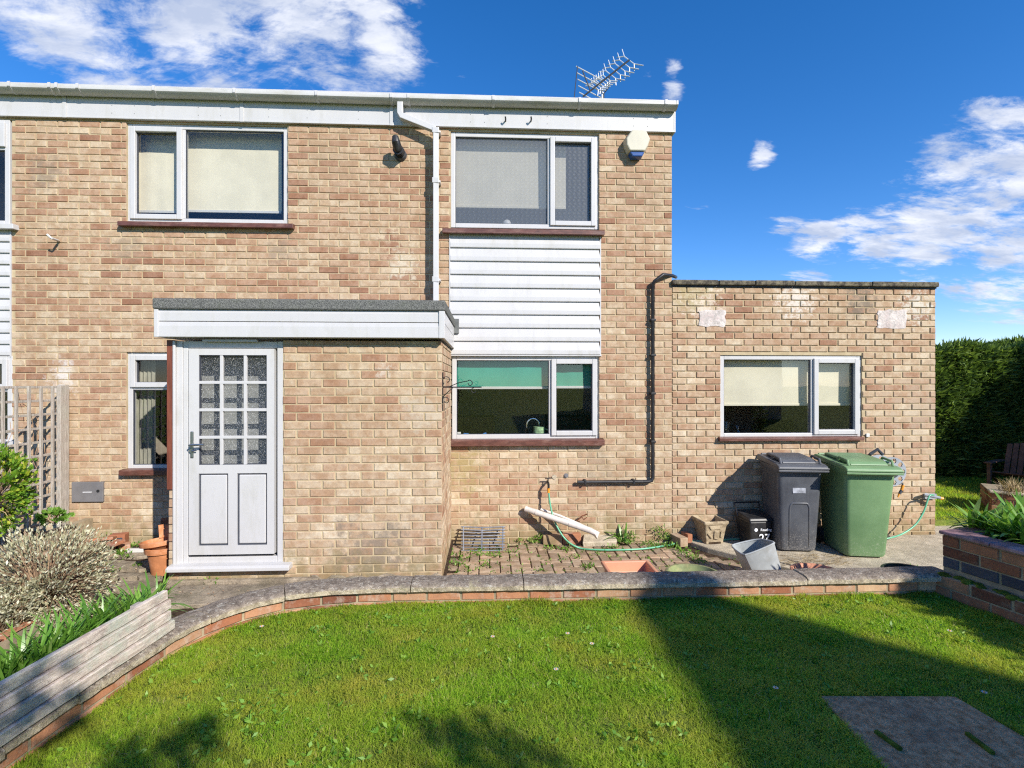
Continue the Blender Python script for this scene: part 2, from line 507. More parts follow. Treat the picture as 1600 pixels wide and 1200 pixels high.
simple("alarm_cream", (.47, .44, .345), .4, .05, 6, 0, dirt=(.5, .47, .36), dirt_amt=.3)
simple("alarm_blue", (.025, .075, .24), .25, .1, 9, 0, spec=.5)
simple("render_patch", (.56, .50, .46), .95, .25, 18, .8, 35, .15, dirt=(.34, .24, .23), dirt_amt=.8, dscale=9, bdist=.012)
simple("blind_cream", (.64, .59, .47), .85, .05, 3, .12, 300, .1)
simple("blind_green", (.03, .25, .185), .85, .06, 3, .12, 300, .1)
simple("room_wall", (.34, .29, .24), .9, .2, 1.5)
simple("room_pale", (.36, .35, .32), .9, .1, 1.5)
simple("room_white", (.62, .61, .58), .9, .12, 3)
simple("kitchen_wood", (.085, .05, .03), .6, .3, 6, stretch=(6, 6, .8))
simple("curtain", (.25, .24, .20), .9, .2, 12, stretch=(5, 5, .5))
simple("mug_green", (.28, .42, .24), .4, .4, 25, 0)
simple("blue_plastic", (.06, .2, .5), .4, .1, 8, 0)
simple("far_render", (.42, .36, .29), .9, .2, 3)
simple("roof_tile", (.18, .10, .07), .9, .3, 5, .3, 20)
simple("bark", (.12, .085, .06), .95, .3, 14, .8, 30, .1)
simple("chair_wood", (.13, .065, .045), .7, .25, 12, .2, 50, .3)
simple("white_gloss", (.58, .57, .55), .4, .05, 8, 0)
simple("purple_tile", (.24, .14, .15), .7, .3, 12, .3, 60, .3, dirt=(.42, .33, .33), dirt_amt=.6, dscale=7)
simple("moss", (.10, .15, .022), 1, .4, 20, 1, 60, .1, bdist=.02)
simple("yellow_disc", (.6, .5, .3), .8)

# glass
t = NT("clear_glass")
def schlick(t, k):
    lw = t.n("ShaderNodeLayerWeight")
    lw.inputs["Blend"].default_value = .5
    return t.math('ADD', t.math('MULTIPLY', t.math('POWER', lw.outputs["Facing"], 5.0), .9), .043 * k)


wob = t.bump(t.noise(1.1, 2, .5), .05, .05)
tr = t.n("ShaderNodeBsdfTransparent")
tr.inputs[0].default_value = (.90, .91, .89, 1)
gl = t.n("ShaderNodeBsdfGlossy")
gl.inputs["Roughness"].default_value = 0.0
gl.inputs["Color"].default_value = (.95, .97, 1, 1)
t.l(wob, gl.inputs["Normal"])
m = t.n("ShaderNodeMixShader")
t.l(schlick(t, 1.6), m.inputs[0])
t.l(tr.outputs[0], m.inputs[1])
t.l(gl.outputs[0], m.inputs[2])
MAT["clear_glass"] = t.done(m.outputs[0])


def obscure(name, kind, mixdiff, tcol, dk, lt):
    t = NT(name)
    sepn = t.n("ShaderNodeSeparateXYZ")
    t.l(t.pos, sepn.inputs[0])
    if kind == "flemish":                       # interlocking lozenge grid pressed into bathroom glass
        px = t.math('MULTIPLY', sepn.outputs[0], 2 * math.pi / .055)
        pz = t.math('MULTIPLY', sepn.outputs[2], 2 * math.pi / .075)
        h = t.math('MULTIPLY', t.math('SINE', t.math('ADD', px, t.math('SINE', pz))), t.math('SINE', pz))
        h2 = t.math('ADD', h, t.noise(60, 3, .6))
        nm = t.bump(h2, .12, .006)
        spots = t.rng(h, .72, .95)
    else:                                       # stippled leaf pattern in the door panes
        h = t.math('ADD', t.noise(55, 3, .6, dist=1.5), t.math('MULTIPLY', t.noise(18, 2, .5, dist=2.0), 1.2))
        nm = t.bump(h, 1.0, .03)
        spots = t.rng(t.noise(48, 3, .6, dist=2.0), .5, .7)
    tr = t.n("ShaderNodeBsdfTransparent")
    tr.inputs[0].default_value = tuple(tcol) + (1,)
    df = t.n("ShaderNodeBsdfDiffuse")
    t.put(t.mix(spots, dk, lt), df.inputs[0])
    if kind != "flemish":
        t.l(nm, df.inputs["Normal"])
    m0 = t.n("ShaderNodeMixShader")
    m0.inputs[0].default_value = mixdiff
    t.l(tr.outputs[0], m0.inputs[1])
    t.l(df.outputs[0], m0.inputs[2])
    gl = t.n("ShaderNodeBsdfGlossy")
    gl.inputs["Roughness"].default_value = .22
    t.l(nm, gl.inputs["Normal"])
    m = t.n("ShaderNodeMixShader")
    t.l(schlick(t, 1.5), m.inputs[0])
    t.l(m0.outputs[0], m.inputs[1])
    t.l(gl.outputs[0], m.inputs[2])
    MAT[name] = t.done(m.outputs[0])


obscure("bathroom_glass", "flemish", .34, (.90, .91, .92), (.24, .255, .27), (.335, .35, .365))
obscure("door_glass", "stipple", .42, (.88, .90, .90), (.05, .055, .06), (.62, .63, .63))

# ------------------------------------------------------------------ mesh helpers
ORD = ["first", "second", "third", "fourth", "fifth", "sixth", "seventh", "eighth", "ninth", "tenth", "eleventh", "twelfth", "thirteenth", "fourteenth", "fifteenth", "sixteenth"]
ORIGIN = {}


def worg(o):
    return ORIGIN.get(o.name, Vector((0, 0, 0))) if o is not None else Vector((0, 0, 0))


def tag(o, label=None, cat=None, group=None, kind=None):
    if label:
        o["label"] = label
    if cat:
        o["category"] = cat
    if group:
        o["group"] = group
    if kind:
        o["kind"] = kind
    return o


def thing(name, label, cat, loc=(0, 0, 0), rz=0.0, group=None, rx=0.0, ry=0.0):
    o = bpy.data.objects.new(name, None)
    o.empty_display_size = .1
    COL.objects.link(o)
    o.location = loc
    o.rotation_euler = (rx, ry, rz)
    ORIGIN[o.name] = Vector(loc)
    return tag(o, label, cat, group)


class MB:
    """collects faces, links them as one mesh object"""

    def __init__(self):
        self.v, self.f, self.t, self.mi = [], [], [], []
        self.tint = .5
        self.mat = 0

    def add(self, vs, fs):
        o = len(self.v)
        self.v += [tuple(p) for p in vs]
        for f in fs:
            self.f.append([i + o for i in f])
            self.t.append(self.tint)
            self.mi.append(self.mat)
        return self

    def box(self, x0, x1, y0, y1, z0, z1, M=None):
        vs = [Vector((x, y, z)) for z in (z0, z1) for y in (y0, y1) for x in (x0, x1)]
        if M is not None:
            vs = [M @ v for v in vs]
        return self.add(vs, [(0, 2, 3, 1), (4, 5, 7, 6), (0, 1, 5, 4), (1, 3, 7, 5), (3, 2, 6, 7), (2, 0, 4, 6)])

    def hull8(self, pts):              # pts: 4 bottom (ccw) + 4 top (ccw)
        return self.add(pts, [(3, 2, 1, 0), (4, 5, 6, 7), (0, 1, 5, 4), (1, 2, 6, 5), (2, 3, 7, 6), (3, 0, 4, 7)])

    def prism(self, poly, axis, a, b):  # poly in the two other axes, extruded a..b
        def mk(p, q):
            return {'x': (q, p[0], p[1]), 'y': (p[0], q, p[1]), 'z': (p[0], p[1], q)}[axis]
        n = len(poly)
        vs = [mk(p, a) for p in poly] + [mk(p, b) for p in poly]
        fs = [tuple(range(n - 1, -1, -1)), tuple(range(n, 2 * n))]
        fs += [(i, (i + 1) % n, n + (i + 1) % n, n + i) for i in range(n)]
        return self.add(vs, fs)

    def tube(self, path, r, n=8, cap=True, square=False):
        path = [Vector(p) for p in path]
        rs = r if isinstance(r, (list, tuple)) else [r] * len(path)
        vs, fs = [], []
        prev = None
        for i, p in enumerate(path):
            a = path[max(0, i - 1)]
            b = path[min(len(path) - 1, i + 1)]
            tdir = (b - a).normalized()
            if prev is None:
                ref = Vector((0, 0, 1)) if abs(tdir.z) < .9 else Vector((0, 1, 0))
                nx = tdir.cross(ref).normalized()
            else:
                nx = (prev - tdir * prev.dot(tdir)).normalized()
            prev = nx
            ny = tdir.cross(nx)
            for k in range(n):
                an = 2 * math.pi * (k + (.5 if square else 0)) / n
                vs.append(p + (nx * math.cos(an) + ny * math.sin(an)) * rs[i] * (1.414 if square else 1))
        for i in range(len(path) - 1):
            for k in range(n):
                fs.append((i * n + k, i * n + (k + 1) % n, (i + 1) * n + (k + 1) % n, (i + 1) * n + k))
        if cap:
            fs.append(tuple(range(n - 1, -1, -1)))
            fs.append(tuple((len(path) - 1) * n + k for k in range(n)))
        return self.add(vs, fs)

    def lathe(self, prof, c=(0, 0, 0), n=28, M=None, a0=0.0, a1=2 * math.pi):
        vs, fs = [], []
        full = abs(a1 - a0 - 2 * math.pi) < 1e-6
        m = n if full else n + 1
        for (r, z) in prof:
            for k in range(m):
                an = a0 + (a1 - a0) * k / n
                p = Vector((r * math.cos(an), r * math.sin(an), z))
                if M is not None:
                    p = M @ p
                vs.append(p + Vector(c))
        for i in range(len(prof) - 1):
            for k in range(n):
                k2 = (k + 1) % m if full else k + 1
                fs.append((i * m + k, i * m + k2, (i + 1) * m + k2, (i + 1) * m + k))
        return self.add(vs, fs)

    def sphere(self, c, r, nu=10, nv=7, sc=(1, 1, 1)):
        vs = [Vector(c) + Vector((0, 0, r * sc[2]))]
        for j in range(1, nv):
            th = math.pi * j / nv
            for i in range(nu):
                ph = 2 * math.pi * i / nu
                vs.append(Vector(c) + Vector((r * sc[0] * math.sin(th) * math.cos(ph), r * sc[1] * math.sin(th) * math.sin(ph), r * sc[2] * math.cos(th))))
        vs.append(Vector(c) - Vector((0, 0, r * sc[2])))
        fs = [(0, 1 + i, 1 + (i + 1) % nu) for i in range(nu)]
        for j in range(nv - 2):
            for i in range(nu):
                fs.append((1 + j * nu + i, 1 + (j + 1) * nu + i, 1 + (j + 1) * nu + (i + 1) % nu, 1 + j * nu + (i + 1) % nu))
        last = len(vs) - 1
        fs += [(last, 1 + (nv - 2) * nu + (i + 1) % nu, 1 + (nv - 2) * nu + i) for i in range(nu)]
        return self.add(vs, fs)

    def build(self, name, mats, parent=None, local=False, bevel=0.0, smooth=False, segs=2, kind=None, weld=False, recalc=True):
        me = bpy.data.meshes.new(name)
        off = Vector((0, 0, 0)) if (local or parent is None) else worg(parent)
        base = Vector((0, 0, 0))
        if parent is None and not local and self.v:
            arr = np.array(self.v)
            mn, mxx = arr.min(0), arr.max(0)
            base = Vector(((mn[0] + mxx[0]) / 2, (mn[1] + mxx[1]) / 2, mn[2]))
            off = base
        me.from_pydata([(p[0] - off.x, p[1] - off.y, p[2] - off.z) for p in self.v], [], self.f)
        a = me.attributes.new("tint", 'FLOAT', 'FACE')
        a.data.foreach_set("value", self.t)
        me.polygons.foreach_set("material_index", self.mi)
        for m_ in (mats if isinstance(mats, (list, tuple)) else [mats]):
            me.materials.append(MAT[m_])
        if recalc or bevel or weld:
            bm = bmesh.new()
            bm.from_mesh(me)
            if weld:
                bmesh.ops.remove_doubles(bm, verts=bm.verts, dist=1e-5)
            if recalc:
                bmesh.ops.recalc_face_normals(bm, faces=bm.faces)
            if bevel:
                es = [e for e in bm.edges if len(e.link_faces) == 2 and e.calc_face_angle(0) > R(28)]
                bmesh.ops.bevel(bm, geom=es, offset=bevel, segments=segs, affect='EDGES', profile=.5, clamp_overlap=True)
            bm.to_mesh(me)
            bm.free()
        if smooth:
            me.polygons.foreach_set("use_smooth", [True] * len(me.polygons))
            if smooth != 'all':
                me.set_sharp_from_angle(angle=R(38))
        o = bpy.data.objects.new(name, me)
        COL.objects.link(o)
        if parent is not None:
            o.parent = parent
            ORIGIN[o.name] = off if not local else worg(parent)
        else:
            o.location = base
            ORIGIN[o.name] = base
        if kind:
            o["kind"] = kind
        return o


def part(name, mats, parent, fn, **kw):
    b = MB()
    fn(b)
    return b.build(name, mats, parent, **kw)


# ------------------------------------------------------------------ bricks
BRICK_CACHE = {}


def brick_verts(l, h, d, e=.0045):
    a, b = l / 2, h / 2
    v = [(-a, d, -b), (a, d, -b), (a, d, b), (-a, d, b),
         (-a, e, -b), (a, e, -b), (a, e, b), (-a, e, b),
         (-a + e, 0, -b + e), (a - e, 0, -b + e), (a - e, 0, b - e), (-a + e, 0, b - e)]
    f = [(8, 9, 10, 11)]
    for k in range(4):
        j = (k + 1) % 4
        f.append((k, j, 4 + j, 4 + k))
        f.append((4 + k, 4 + j, 8 + j, 8 + k))
    return v, f


def brick_mesh(l, h, d, tint, mat):
    tint = round(tint * 14) / 14
    key = (round(l * 400) / 400, round(h, 3), round(d, 3), tint, mat)
    if key in BRICK_CACHE:
        return BRICK_CACHE[key]
    v, f = brick_verts(key[0], key[1], key[2])
    me = bpy.data.meshes.new("brick")
    me.from_pydata(v, [], f)
    a = me.attributes.new("tint", 'FLOAT', 'FACE')
    a.data.foreach_set("value", [tint] * len(f))
    me.materials.append(MAT[mat])
    BRICK_CACHE[key] = me
    return me


def tint_buff(rnd, z=0):
    t_ = rnd.betavariate(2.8, 2.4) if rnd.random() > .12 else rnd.uniform(0, .3)
    t_ += .13 if z < 1.3 else (-.05 if z > 2.6 else .04)
    return min(1, max(0, t_))


def lay_courses(x0, x1, z0, z1, holes, L=.215, H=.065, J=.010, rnd=None, off=0.0, minlen=.03):
    """stretcher bond: yields (x, z, length, height) clipped to the openings"""
    rnd = rnd or random
    out = []
    k = 0
    z = z0
    while z < z1 - .01:
        h = min(H, z1 - z)
        zc = z + h / 2
        x = x0 - (L + J) + ((L + J) / 2 if k % 2 else 0) + off
        cuts = [(hx0, hx1) for hx0, hx1, hz0, hz1 in holes if hz0 - .02 < zc < hz1 + .02]
        while x < x1:
            segs = [(max(x, x0), min(x + L, x1))]
            for c0, c1 in cuts:
                ns = []
                for a, b in segs:
                    if b <= c0 or a >= c1:
                        ns.append((a, b))
                    else:
                        if a < c0:
                            ns.append((a, c0))
                        if b > c1:
                            ns.append((c1, b))
                segs = ns
            for a, b in segs:
                if b - a > minlen:
                    out.append(((a + b) / 2, zc, b - a, h))
            x += L + J
        z += H + J
        k += 1
    return out


def brick_face(parent, M, items, mat, rnd, depth=.09, limit=300, tintf=tint_buff, hidden=None, stuffname="brick_field", jit=.0012):
    """M maps brick local (x along, -y outward, z up) to the world. The bricks showing largest are objects, the rest one mesh."""
    off = worg(parent)
    scored = []
    for (x, z, l, h) in items:
        p = M @ Vector((x, 0, z))
        dep = (p - CAM).dot(FWD)
        if dep < .2:
            scored.append((0, x, z, l, h))
            continue
        u = U0 + F_PX * (p - CAM).dot(RGT) / dep
        v = V0 - F_PX * (p.z - CAM.z) / dep
        vis = -5 < u < 1605 and -5 < v < 1205
        if hidden and hidden(u, v):
            vis = False
        scored.append(((l * h / dep ** 2) if vis else 0, x, z, l, h))
    scored.sort(key=lambda s: -s[0])
    rest = MB()
    q = M.to_quaternion()
    for i, (s, x, z, l, h) in enumerate(scored):
        tn = tintf(rnd, z)
        jy = rnd.uniform(-jit, jit) * 1.6
        tw = rnd.uniform(-.007, .007)
        l *= rnd.uniform(.965, 1.0)
        tx, tz = rnd.uniform(-.02, .02), rnd.uniform(-.008, .008)
        rr = Matrix.Rotation(tw, 3, 'Y') @ Matrix.Rotation(tx, 3, 'X') @ Matrix.Rotation(tz, 3, 'Z')
        if i < limit and s > 0:
            o = bpy.data.objects.new("brick", brick_mesh(l, h, depth, tn, mat))
            o.location = (M @ Vector((x, jy, z))) - off
            o.rotation_mode = 'QUATERNION'
            o.rotation_quaternion = q @ rr.to_quaternion()
            COL.objects.link(o)
            o.parent = parent
        else:
            v, f = brick_verts(l, h, depth)
            rest.tint = tn
            rest.add([M @ (rr @ Vector(p) + Vector((x, jy, z))) for p in v], f)
    if rest.v:
        rest.build(stuffname, mat, parent, kind="stuff", recalc=False)


def sheet_with_holes(mb, x0, x1, z0, z1, holes, y, thick=.12):
    xs = sorted({x0, x1, *[c for h in holes for c in h[:2] if x0 < c < x1]})
    zs = sorted({z0, z1, *[c for h in holes for c in h[2:] if z0 < c < z1]})
    for a, b in zip(xs, xs[1:]):
        for c, d in zip(zs, zs[1:]):
            mx_, mz_ = (a + b) / 2, (c + d) / 2
            if any(h[0] < mx_ < h[1] and h[2] < mz_ < h[3] for h in holes):
                continue
            mb.add([(a, y, c), (b, y, c), (b, y, d), (a, y, d)], [(0, 1, 2, 3)])
    for h in holes:                       # reveals
        a, b, c, d = max(h[0], x0), min(h[1], x1), max(h[2], z0), min(h[3], z1)
        y2 = y + thick
        mb.add([(a, y, c), (b, y, c), (b, y2, c), (a, y2, c)], [(0, 1, 2, 3)])
        mb.add([(a, y, d), (b, y, d), (b, y2, d), (a, y2, d)], [(3, 2, 1, 0)])
        mb.add([(a, y, c), (a, y, d), (a, y2, d), (a, y2, c)], [(0, 1, 2, 3)])
        mb.add([(b, y, c), (b, y, d), (b, y2, d), (b, y2, c)], [(3, 2, 1, 0)])


# ------------------------------------------------------------------ levels and key positions
Z_LAWN = 0.366
Z_CAP = 0.515
Z_CONC = 0.035
Z_PATH = 0.085
P_Y = -1.20                                     # porch front
X_END = W(1050, 320).x                          # right end of the tall wall
X_EXT = W(1462, 640).x                          # right end of the extension
Z_TOP = W(800, 200.5, -.03).z                     # underside of fascia
XP0 = W(263, 700, P_Y).x
XP1 = W(690, 700, P_Y).x


def rect(u0, u1, v0, v1, y=0.0):                # (x0,x1,z0,z1) of an upright rectangle seen at those pixels
    um, vm = (u0 + u1) / 2, (v0 + v1) / 2
    return (W(u0, vm, y).x, W(u1, vm, y).x, W(um, v1, y).z, W(um, v0, y).z)


# ------------------------------------------------------------------ house
house = thing("terraced_house", "two-storey terraced house of buff brick with white window frames and a white gutter", "house", (-1.5, 3.0, 0))
W_UL = rect(197, 449, 194, 348)                 # upper left window
W_UR = rect(704, 936, 207, 356)                 # bathroom window
W_KI = rect(706, 938, 556, 686)                 # kitchen window
W_CL = rect(702, 939, 365, 556)                 # white cladding
W_LL = list(rect(197, 300, 550, 734))
W_LL[1] = W_LL[0] + .82
W_LL = tuple(W_LL)
NX1 = W(15, 400).x
NX0 = NX1 - 1.7
W_NU = (NX0, NX1, W(8, 352).z, W(8, 187).z)
W_NC = (NX0, W(18, 450).x, W(8, 556).z, W(8, 360).z)
W_NL = (NX0, W(19, 620).x, W(8, 694).z, W(8, 556).z)
X_L = -8.2
wall_holes = [W_UL, (W_UR[0], W_UR[1], W_KI[2], W_UR[3]), W_LL, (NX0, NX1 + .02, W_NL[2], W_NU[3])]
rb = random.Random(3)


def f(b):
    sheet_with_holes(b, X_L, X_END, -.3, Z_TOP + .3, wall_holes, .0075)
    b.add([(X_END, .0075, -.3), (X_END, 7, -.3), (X_END, 7, 5), (X_END, .0075, 5)], [(0, 1, 2, 3)])


part("wall", "mortar", house, f)
items = lay_courses(X_L, X_END, -.075, Z_TOP + .02, wall_holes, rnd=rb)
items = [i for i in items if not (XP0 + .1 < i[0] < XP1 - .1 and i[1] < 2.2)]


def hid(u, v):
    return 263 < u < 703 and v > 480


brick_face(house, Matrix.Identity(4), items, "brick_buff", rb, hidden=hid)


def window(parent, r, y, splits, glass="clear_glass", name="window", sill=None, room=None, roommat="room_wall", frame=.052):
    """r = opening. splits = list of (x0,x1,z0,z1,opening?) fractions of panes. The frame is the part, the rest are its pieces."""
    x0, x1, z0, z1 = r
    b = MB()
    d0, d1 = y, y + .065
    fw = frame
    b.box(x0, x0 + fw, d0, d1, z0, z1)
    b.box(x1 - fw, x1, d0, d1, z0, z1)
    b.box(x0 + fw, x1 - fw, d0, d1, z1 - fw, z1)
    b.box(x0 + fw, x1 - fw, d0, d1, z0, z0 + fw)
    bars = sorted({round(s[0], 4) for s in splits if s[0] > x0 + .1})
    fr_ = b
    for xb in bars:
        if any(abs(s[1] - xb) < .02 for s in splits) and all(s[2] <= z0 + .1 or True for s in splits):
            fr_.box(xb - .022, xb + .022, d0 + .004, d1, z0 + fw, z1 - fw)
    zbars = sorted({round(s[2], 4) for s in splits if s[2] > z0 + .1})
    for zb in zbars:
        fr_.box(x0 + fw, x1 - fw, d0 + .004, d1, zb - .022, zb + .022)
    win = fr_.build(name, "upvc", parent, bevel=.006)
    for (a, c, e, g, opening) in splits:
        ia = a + (fw if a <= x0 + .01 else .022)
        ic = c - (fw if c >= x1 - .01 else .022)
        ie = e + (fw if e <= z0 + .01 else .022)
        ig = g - (fw if g >= z1 - .01 else .022)
        if opening:
            s = MB()
            sw = .055
            o_ = .016
            s.box(ia - o_, ia + sw - o_, d0 - .022, d0 + .03, ie - o_, ig + o_)
            s.box(ic - sw + o_, ic + o_, d0 - .022, d0 + .03, ie - o_, ig + o_)
            s.box(ia + sw - o_, ic - sw + o_, d0 - .022, d0 + .03, ig - sw + o_, ig + o_)
            s.box(ia + sw - o_, ic - sw + o_, d0 - .022, d0 + .03, ie - o_, ie + sw - o_)
            s.build("sash", "upvc", win, bevel=.006)
            ia, ic, ie, ig = ia + sw - o_, ic - sw + o_, ie + sw - o_, ig - sw + o_
        gk = MB()
        gy0, gy1 = d0 + .012, d0 + .034
        g_ = .006
        gk.box(ia, ia + g_, gy0, gy1, ie, ig)
        gk.box(ic - g_, ic, gy0, gy1, ie, ig)
        gk.box(ia + g_, ic - g_, gy0, gy1, ig - g_, ig)
        gk.box(ia + g_, ic - g_, gy0, gy1, ie, ie + g_)
        gk.build("glazing_seal", "gasket", win)
        pz = MB()
        pz.add([(ia, d0 + .028, ie), (ic, d0 + .028, ie), (ic, d0 + .028, ig), (ia, d0 + .028, ig)], [(0, 1, 2, 3)])
        pz.build("pane", glass, win, recalc=False)
    if sill:
        sx0, sx1, sz0, sz1, proj = sill
        b = MB()
        b.prism([(-proj, sz0), (-proj, sz1 - .012), (-proj + .012, sz1 - .004), (y + .01, sz1 + .004), (y + .01, sz0 + .012), (-.004, sz0 + .012), (-.012, sz0)], 'x', sx0, sx1)
        b.build("sill", "sill_brown", win, bevel=.003)
    if room:
        dpt, ex = room
        b = MB()
        a_, c_, e_, g_ = x0 - ex, x1 + ex, z0 - .5, z1 + .25
        y0_, y1_ = y + .075, y + dpt
        b.add([(a_, y0_, e_), (c_, y0_, e_), (c_, y1_, e_), (a_, y1_, e_), (a_, y0_, g_), (c_, y0_, g_), (c_, y1_, g_), (a_, y1_, g_)],
              [(0, 1, 2, 3), (7, 6, 5, 4), (0, 4, 5, 1)[::-1] if False else (3, 2, 6, 7), (0, 3, 7, 4), (1, 5, 6, 2)])
        b.build("room", roommat, win, recalc=False)
        b = MB()                                   # inside face of the front wall
        sheet_with_holes(b, a_, c_, e_, g_, [(x0 + .02, x1 - .02, z0 + .02, z1 - .02)], y0_, .001)
        b.build("inner_wall", roommat, win, recalc=False)
    return win


def blind(win, x0, x1, z0, z1, y, mat, bar="upvc"):
    b = MB()
    n = 14
    for i in range(n):
        xa, xb = x0 + (x1 - x0) * i / n, x0 + (x1 - x0) * (i + 1) / n
        fold = lambda q: .003 * math.sin(q * 1.25 + x0 * 5) + .006 * math.sin(q * .42 + x0)
        ya, yb = y + fold(i), y + fold(i + 1)
        b.add([(xa, y, z1), (xb, y, z1), (xb, yb, z0), (xa, ya, z0)], [(0, 3, 2, 1)])
    b.build("roller_blind", mat, win, smooth='all')
    b = MB()
    b.box(x0, x1, y - .012, y + .012, z0 - .03, z0)
    b.build("blind_bar", bar, win, bevel=.004)


def sill_at(u0, u1, v0, v1, proj=.07):
    a = W(u0, v0, -proj)
    c = W(u1, v0, -proj)
    return (a.x, c.x, W((u0 + u1) / 2, v1, -proj).z, W((u0 + u1) / 2, v0, -proj).z, proj)


Y_WIN = .025
# upper left
x0, x1, z0, z1 = W_UL
xm = W(284, 270).x
w_ = window(house, W_UL, Y_WIN, [(x0, xm, z0, z1, True), (xm, x1, z0, z1, False)], sill=sill_at(183, 457, 346, 354), room=(1.6, .5))
blind(w_, W(213, 280, .2).x, W(277, 280, .2).x, W(245, 329, .2).z, z1 + .06, .2, "blind_cream")
blind(w_, W(294, 280, .2).x, W(440, 280, .2).x, W(370, 329, .2).z, z1 + .06, .2, "blind_cream")
# bathroom
x0, x1, z0, z1 = W_UR
xm = W(859, 280).x
w_ = window(house, W_UR, Y_WIN, [(x0, xm, z0, z1, False), (xm, x1, z0, z1, True)], glass="bathroom_glass", sill=sill_at(691, 945, 357, 365), room=(1.6, .5), roommat="room_pale")
blind(w_, W(700, 280, .16).x, W(884, 280, .16).x, W(800, 322, .16).z, W(800, 205, .16).z, .16, "blind_cream", "blind_cream")
b = MB()
b.sphere(W(792, 350, .13) + Vector((0, 0, .0)), .05, 12, 8)
b.build("ornament", "white_gloss", w_, smooth='all')
# kitchen
x0, x1, z0, z1 = W_KI
xm = W(861, 620).x
kitchen = window(house, W_KI, Y_WIN, [(x0, xm, z0, z1, False), (xm, x1, z0, z1, True)], sill=sill_at(703, 945, 687, 697), room=(2.6, .6))
blind(kitchen, W(708, 600, .13).x, W(857, 600, .13).x, W(780, 604, .13).z, z1 + .05, .13, "blind_green")
blind(kitchen, W(868, 600, .13).x, W(927, 600, .13).x, W(900, 603, .13).z, z1 + .05, .13, "blind_green")
b = MB()
b.box(x0 - .6, x1 + .6, 1.95, 2.3, z0 + .55, z1 + .2)
b.box(x0 - .6, x0 + .5, 2.0, 2.5, z0 - .4, z0 + .12)
b.box(x1 - .35, x1 + .6, 2.0, 2.5, z0 - .4, z0 + .12)
b.build("cupboard", "kitchen_wood", kitchen)
# lower left behind the porch
x0, x1, z0, z1 = W_LL
zm = W(230, 606).z
w_ = window(house, W_LL, Y_WIN, [(x0, x1, z0, zm, False), (x0, x1, zm, z1, True)], sill=(W(185, 735, -.07).x, x1 + .03, W(225, 743, -.07).z, W(225, 734, -.07).z, .07), room=(1.9, .5))
b = MB()
for i in range(12):
    xa = x0 - .05 + i * .022
    b.add([(xa, .16 + .02 * (i % 2), z0 - .1), (xa + .022, .16 + .02 * ((i + 1) % 2), z0 - .1), (xa + .022, .16 + .02 * ((i + 1) % 2), z1 + .1), (xa, .16 + .02 * (i % 2), z1 + .1)], [(0, 1, 2, 3)])
b.build("curtain", "curtain", w_)
# neighbour bay at the left edge
x0, x1, z0, z1 = W_NU
zm = W(8, 231).z
w_ = window(house, W_NU, .0, [(x0, x1, z0, zm, False), (x0, x1, zm, z1, True)], sill=None, room=(1.5, .3))
b = MB()
b.box(NX0, W(20, 350, -.07).x, -.07, .02, W(8, 357, -.07).z, W(8, 349, -.07).z)
b.build("sill", "upvc", w_, bevel=.005)
x0, x1, z0, z1 = W_NL
zm = W(8, 609).z
w_ = window(house, W_NL, .0, [(x0, x1, z0, zm, False), (x0, x1, zm, z1, True)], sill=None, room=(1.5, .3))
b = MB()
b.box(NX0, W(22, 690, -.06).x, -.06, .02, W(8, 697, -.06).z, W(8, 690, -.06).z)
b.build("sill", "upvc", w_, bevel=.005)


def cladding(parent, r, nb, y0=.012, edge=True):
    x0, x1, z0, z1 = r
    h = (z1 - z0) / nb
    for i in range(nb):
        b = MB()
        zb, zt = z0 + i * h, z0 + (i + 1) * h
        b.prism([(y0 - .022, zb + .004), (y0 - .024, zb + .012), (y0 - .024, zb + h * .34), (y0 - .004, zt - .004), (y0 - .004, zt + .006), (y0 + .012, zt + .006), (y0 + .012, zb + .004)], 'x', x0 + .012, x1 - .012)
        b.build("board", "upvc", parent)
    b = MB()
    b.box(x0, x1, y0 + .013, y0 + .03, z0, z1)
    b.mat = 0
    b.build("board_backing", "gasket", parent)
    if edge:
        for a, c in ((x0, x0 + .012), (x1 - .012, x1)):
            b = MB()
            b.box(a, c, y0 - .02, y0 + .012, z0 - .01, z1)
            b.build("edge_trim", "upvc", parent)


cladding(house, (W_CL[0], W_CL[1], W_KI[3] + .012, W_UR[2] - .085), 9)
b = MB()
b.box(W_CL[0] - .004, W_CL[1] + .004, -.018, .03, W_KI[3] - .002, W_KI[3] + .010)
b.build("drip_trim", "upvc", house)
cladding(house, (W_NC[0], W_NC[1], W_NC[2], W_NC[3]), 11, edge=True)

# fascia, gutter, roof
YF = -.032
ZF0 = Z_TOP
ZF1 = ZF0 + .37
XFR = W(1055, 190, YF).x
cuts = [X_L, W(101, 180, YF).x, W(378, 190, YF).x, W(612, 190, YF).x, XFR]
for i, (a, c) in enumerate(zip(cuts, cuts[1:])):
    b = MB()
    b.box(a + .002, c - .002, YF, .0, ZF0, ZF1)
    b.box(a + .002, c - .002, YF - .004, YF + .001, ZF0, ZF0 + .018)
    b.build("fascia_board", "upvc", house, bevel=.004)
for xj in cuts[1:-1]:
    b = MB()
    b.box(xj - .02, xj + .02, YF - .008, YF - .001, ZF0 - .004, ZF1 - .1)
    b.build("fascia_joint", "upvc", house, bevel=.002)
b = MB()
b.box(XFR - .015, XFR + .003, YF - .006, 6.9, ZF0 - .003, ZF1)
b.build("end_cap", "upvc", house, bevel=.003)
b = MB()
for uu in (310, 345, 480, 560, 735, 757, 855, 1012, 420, 210, 175, 990):
    for vv in (0, .085):
        p = W(uu, 200, YF)
        b.sphere((p.x, YF - .002, ZF0 + .06 + vv), .0035, 6, 4)
b.build("nail_head", "dark_grey_plastic", house, kind="stuff")
b = MB()
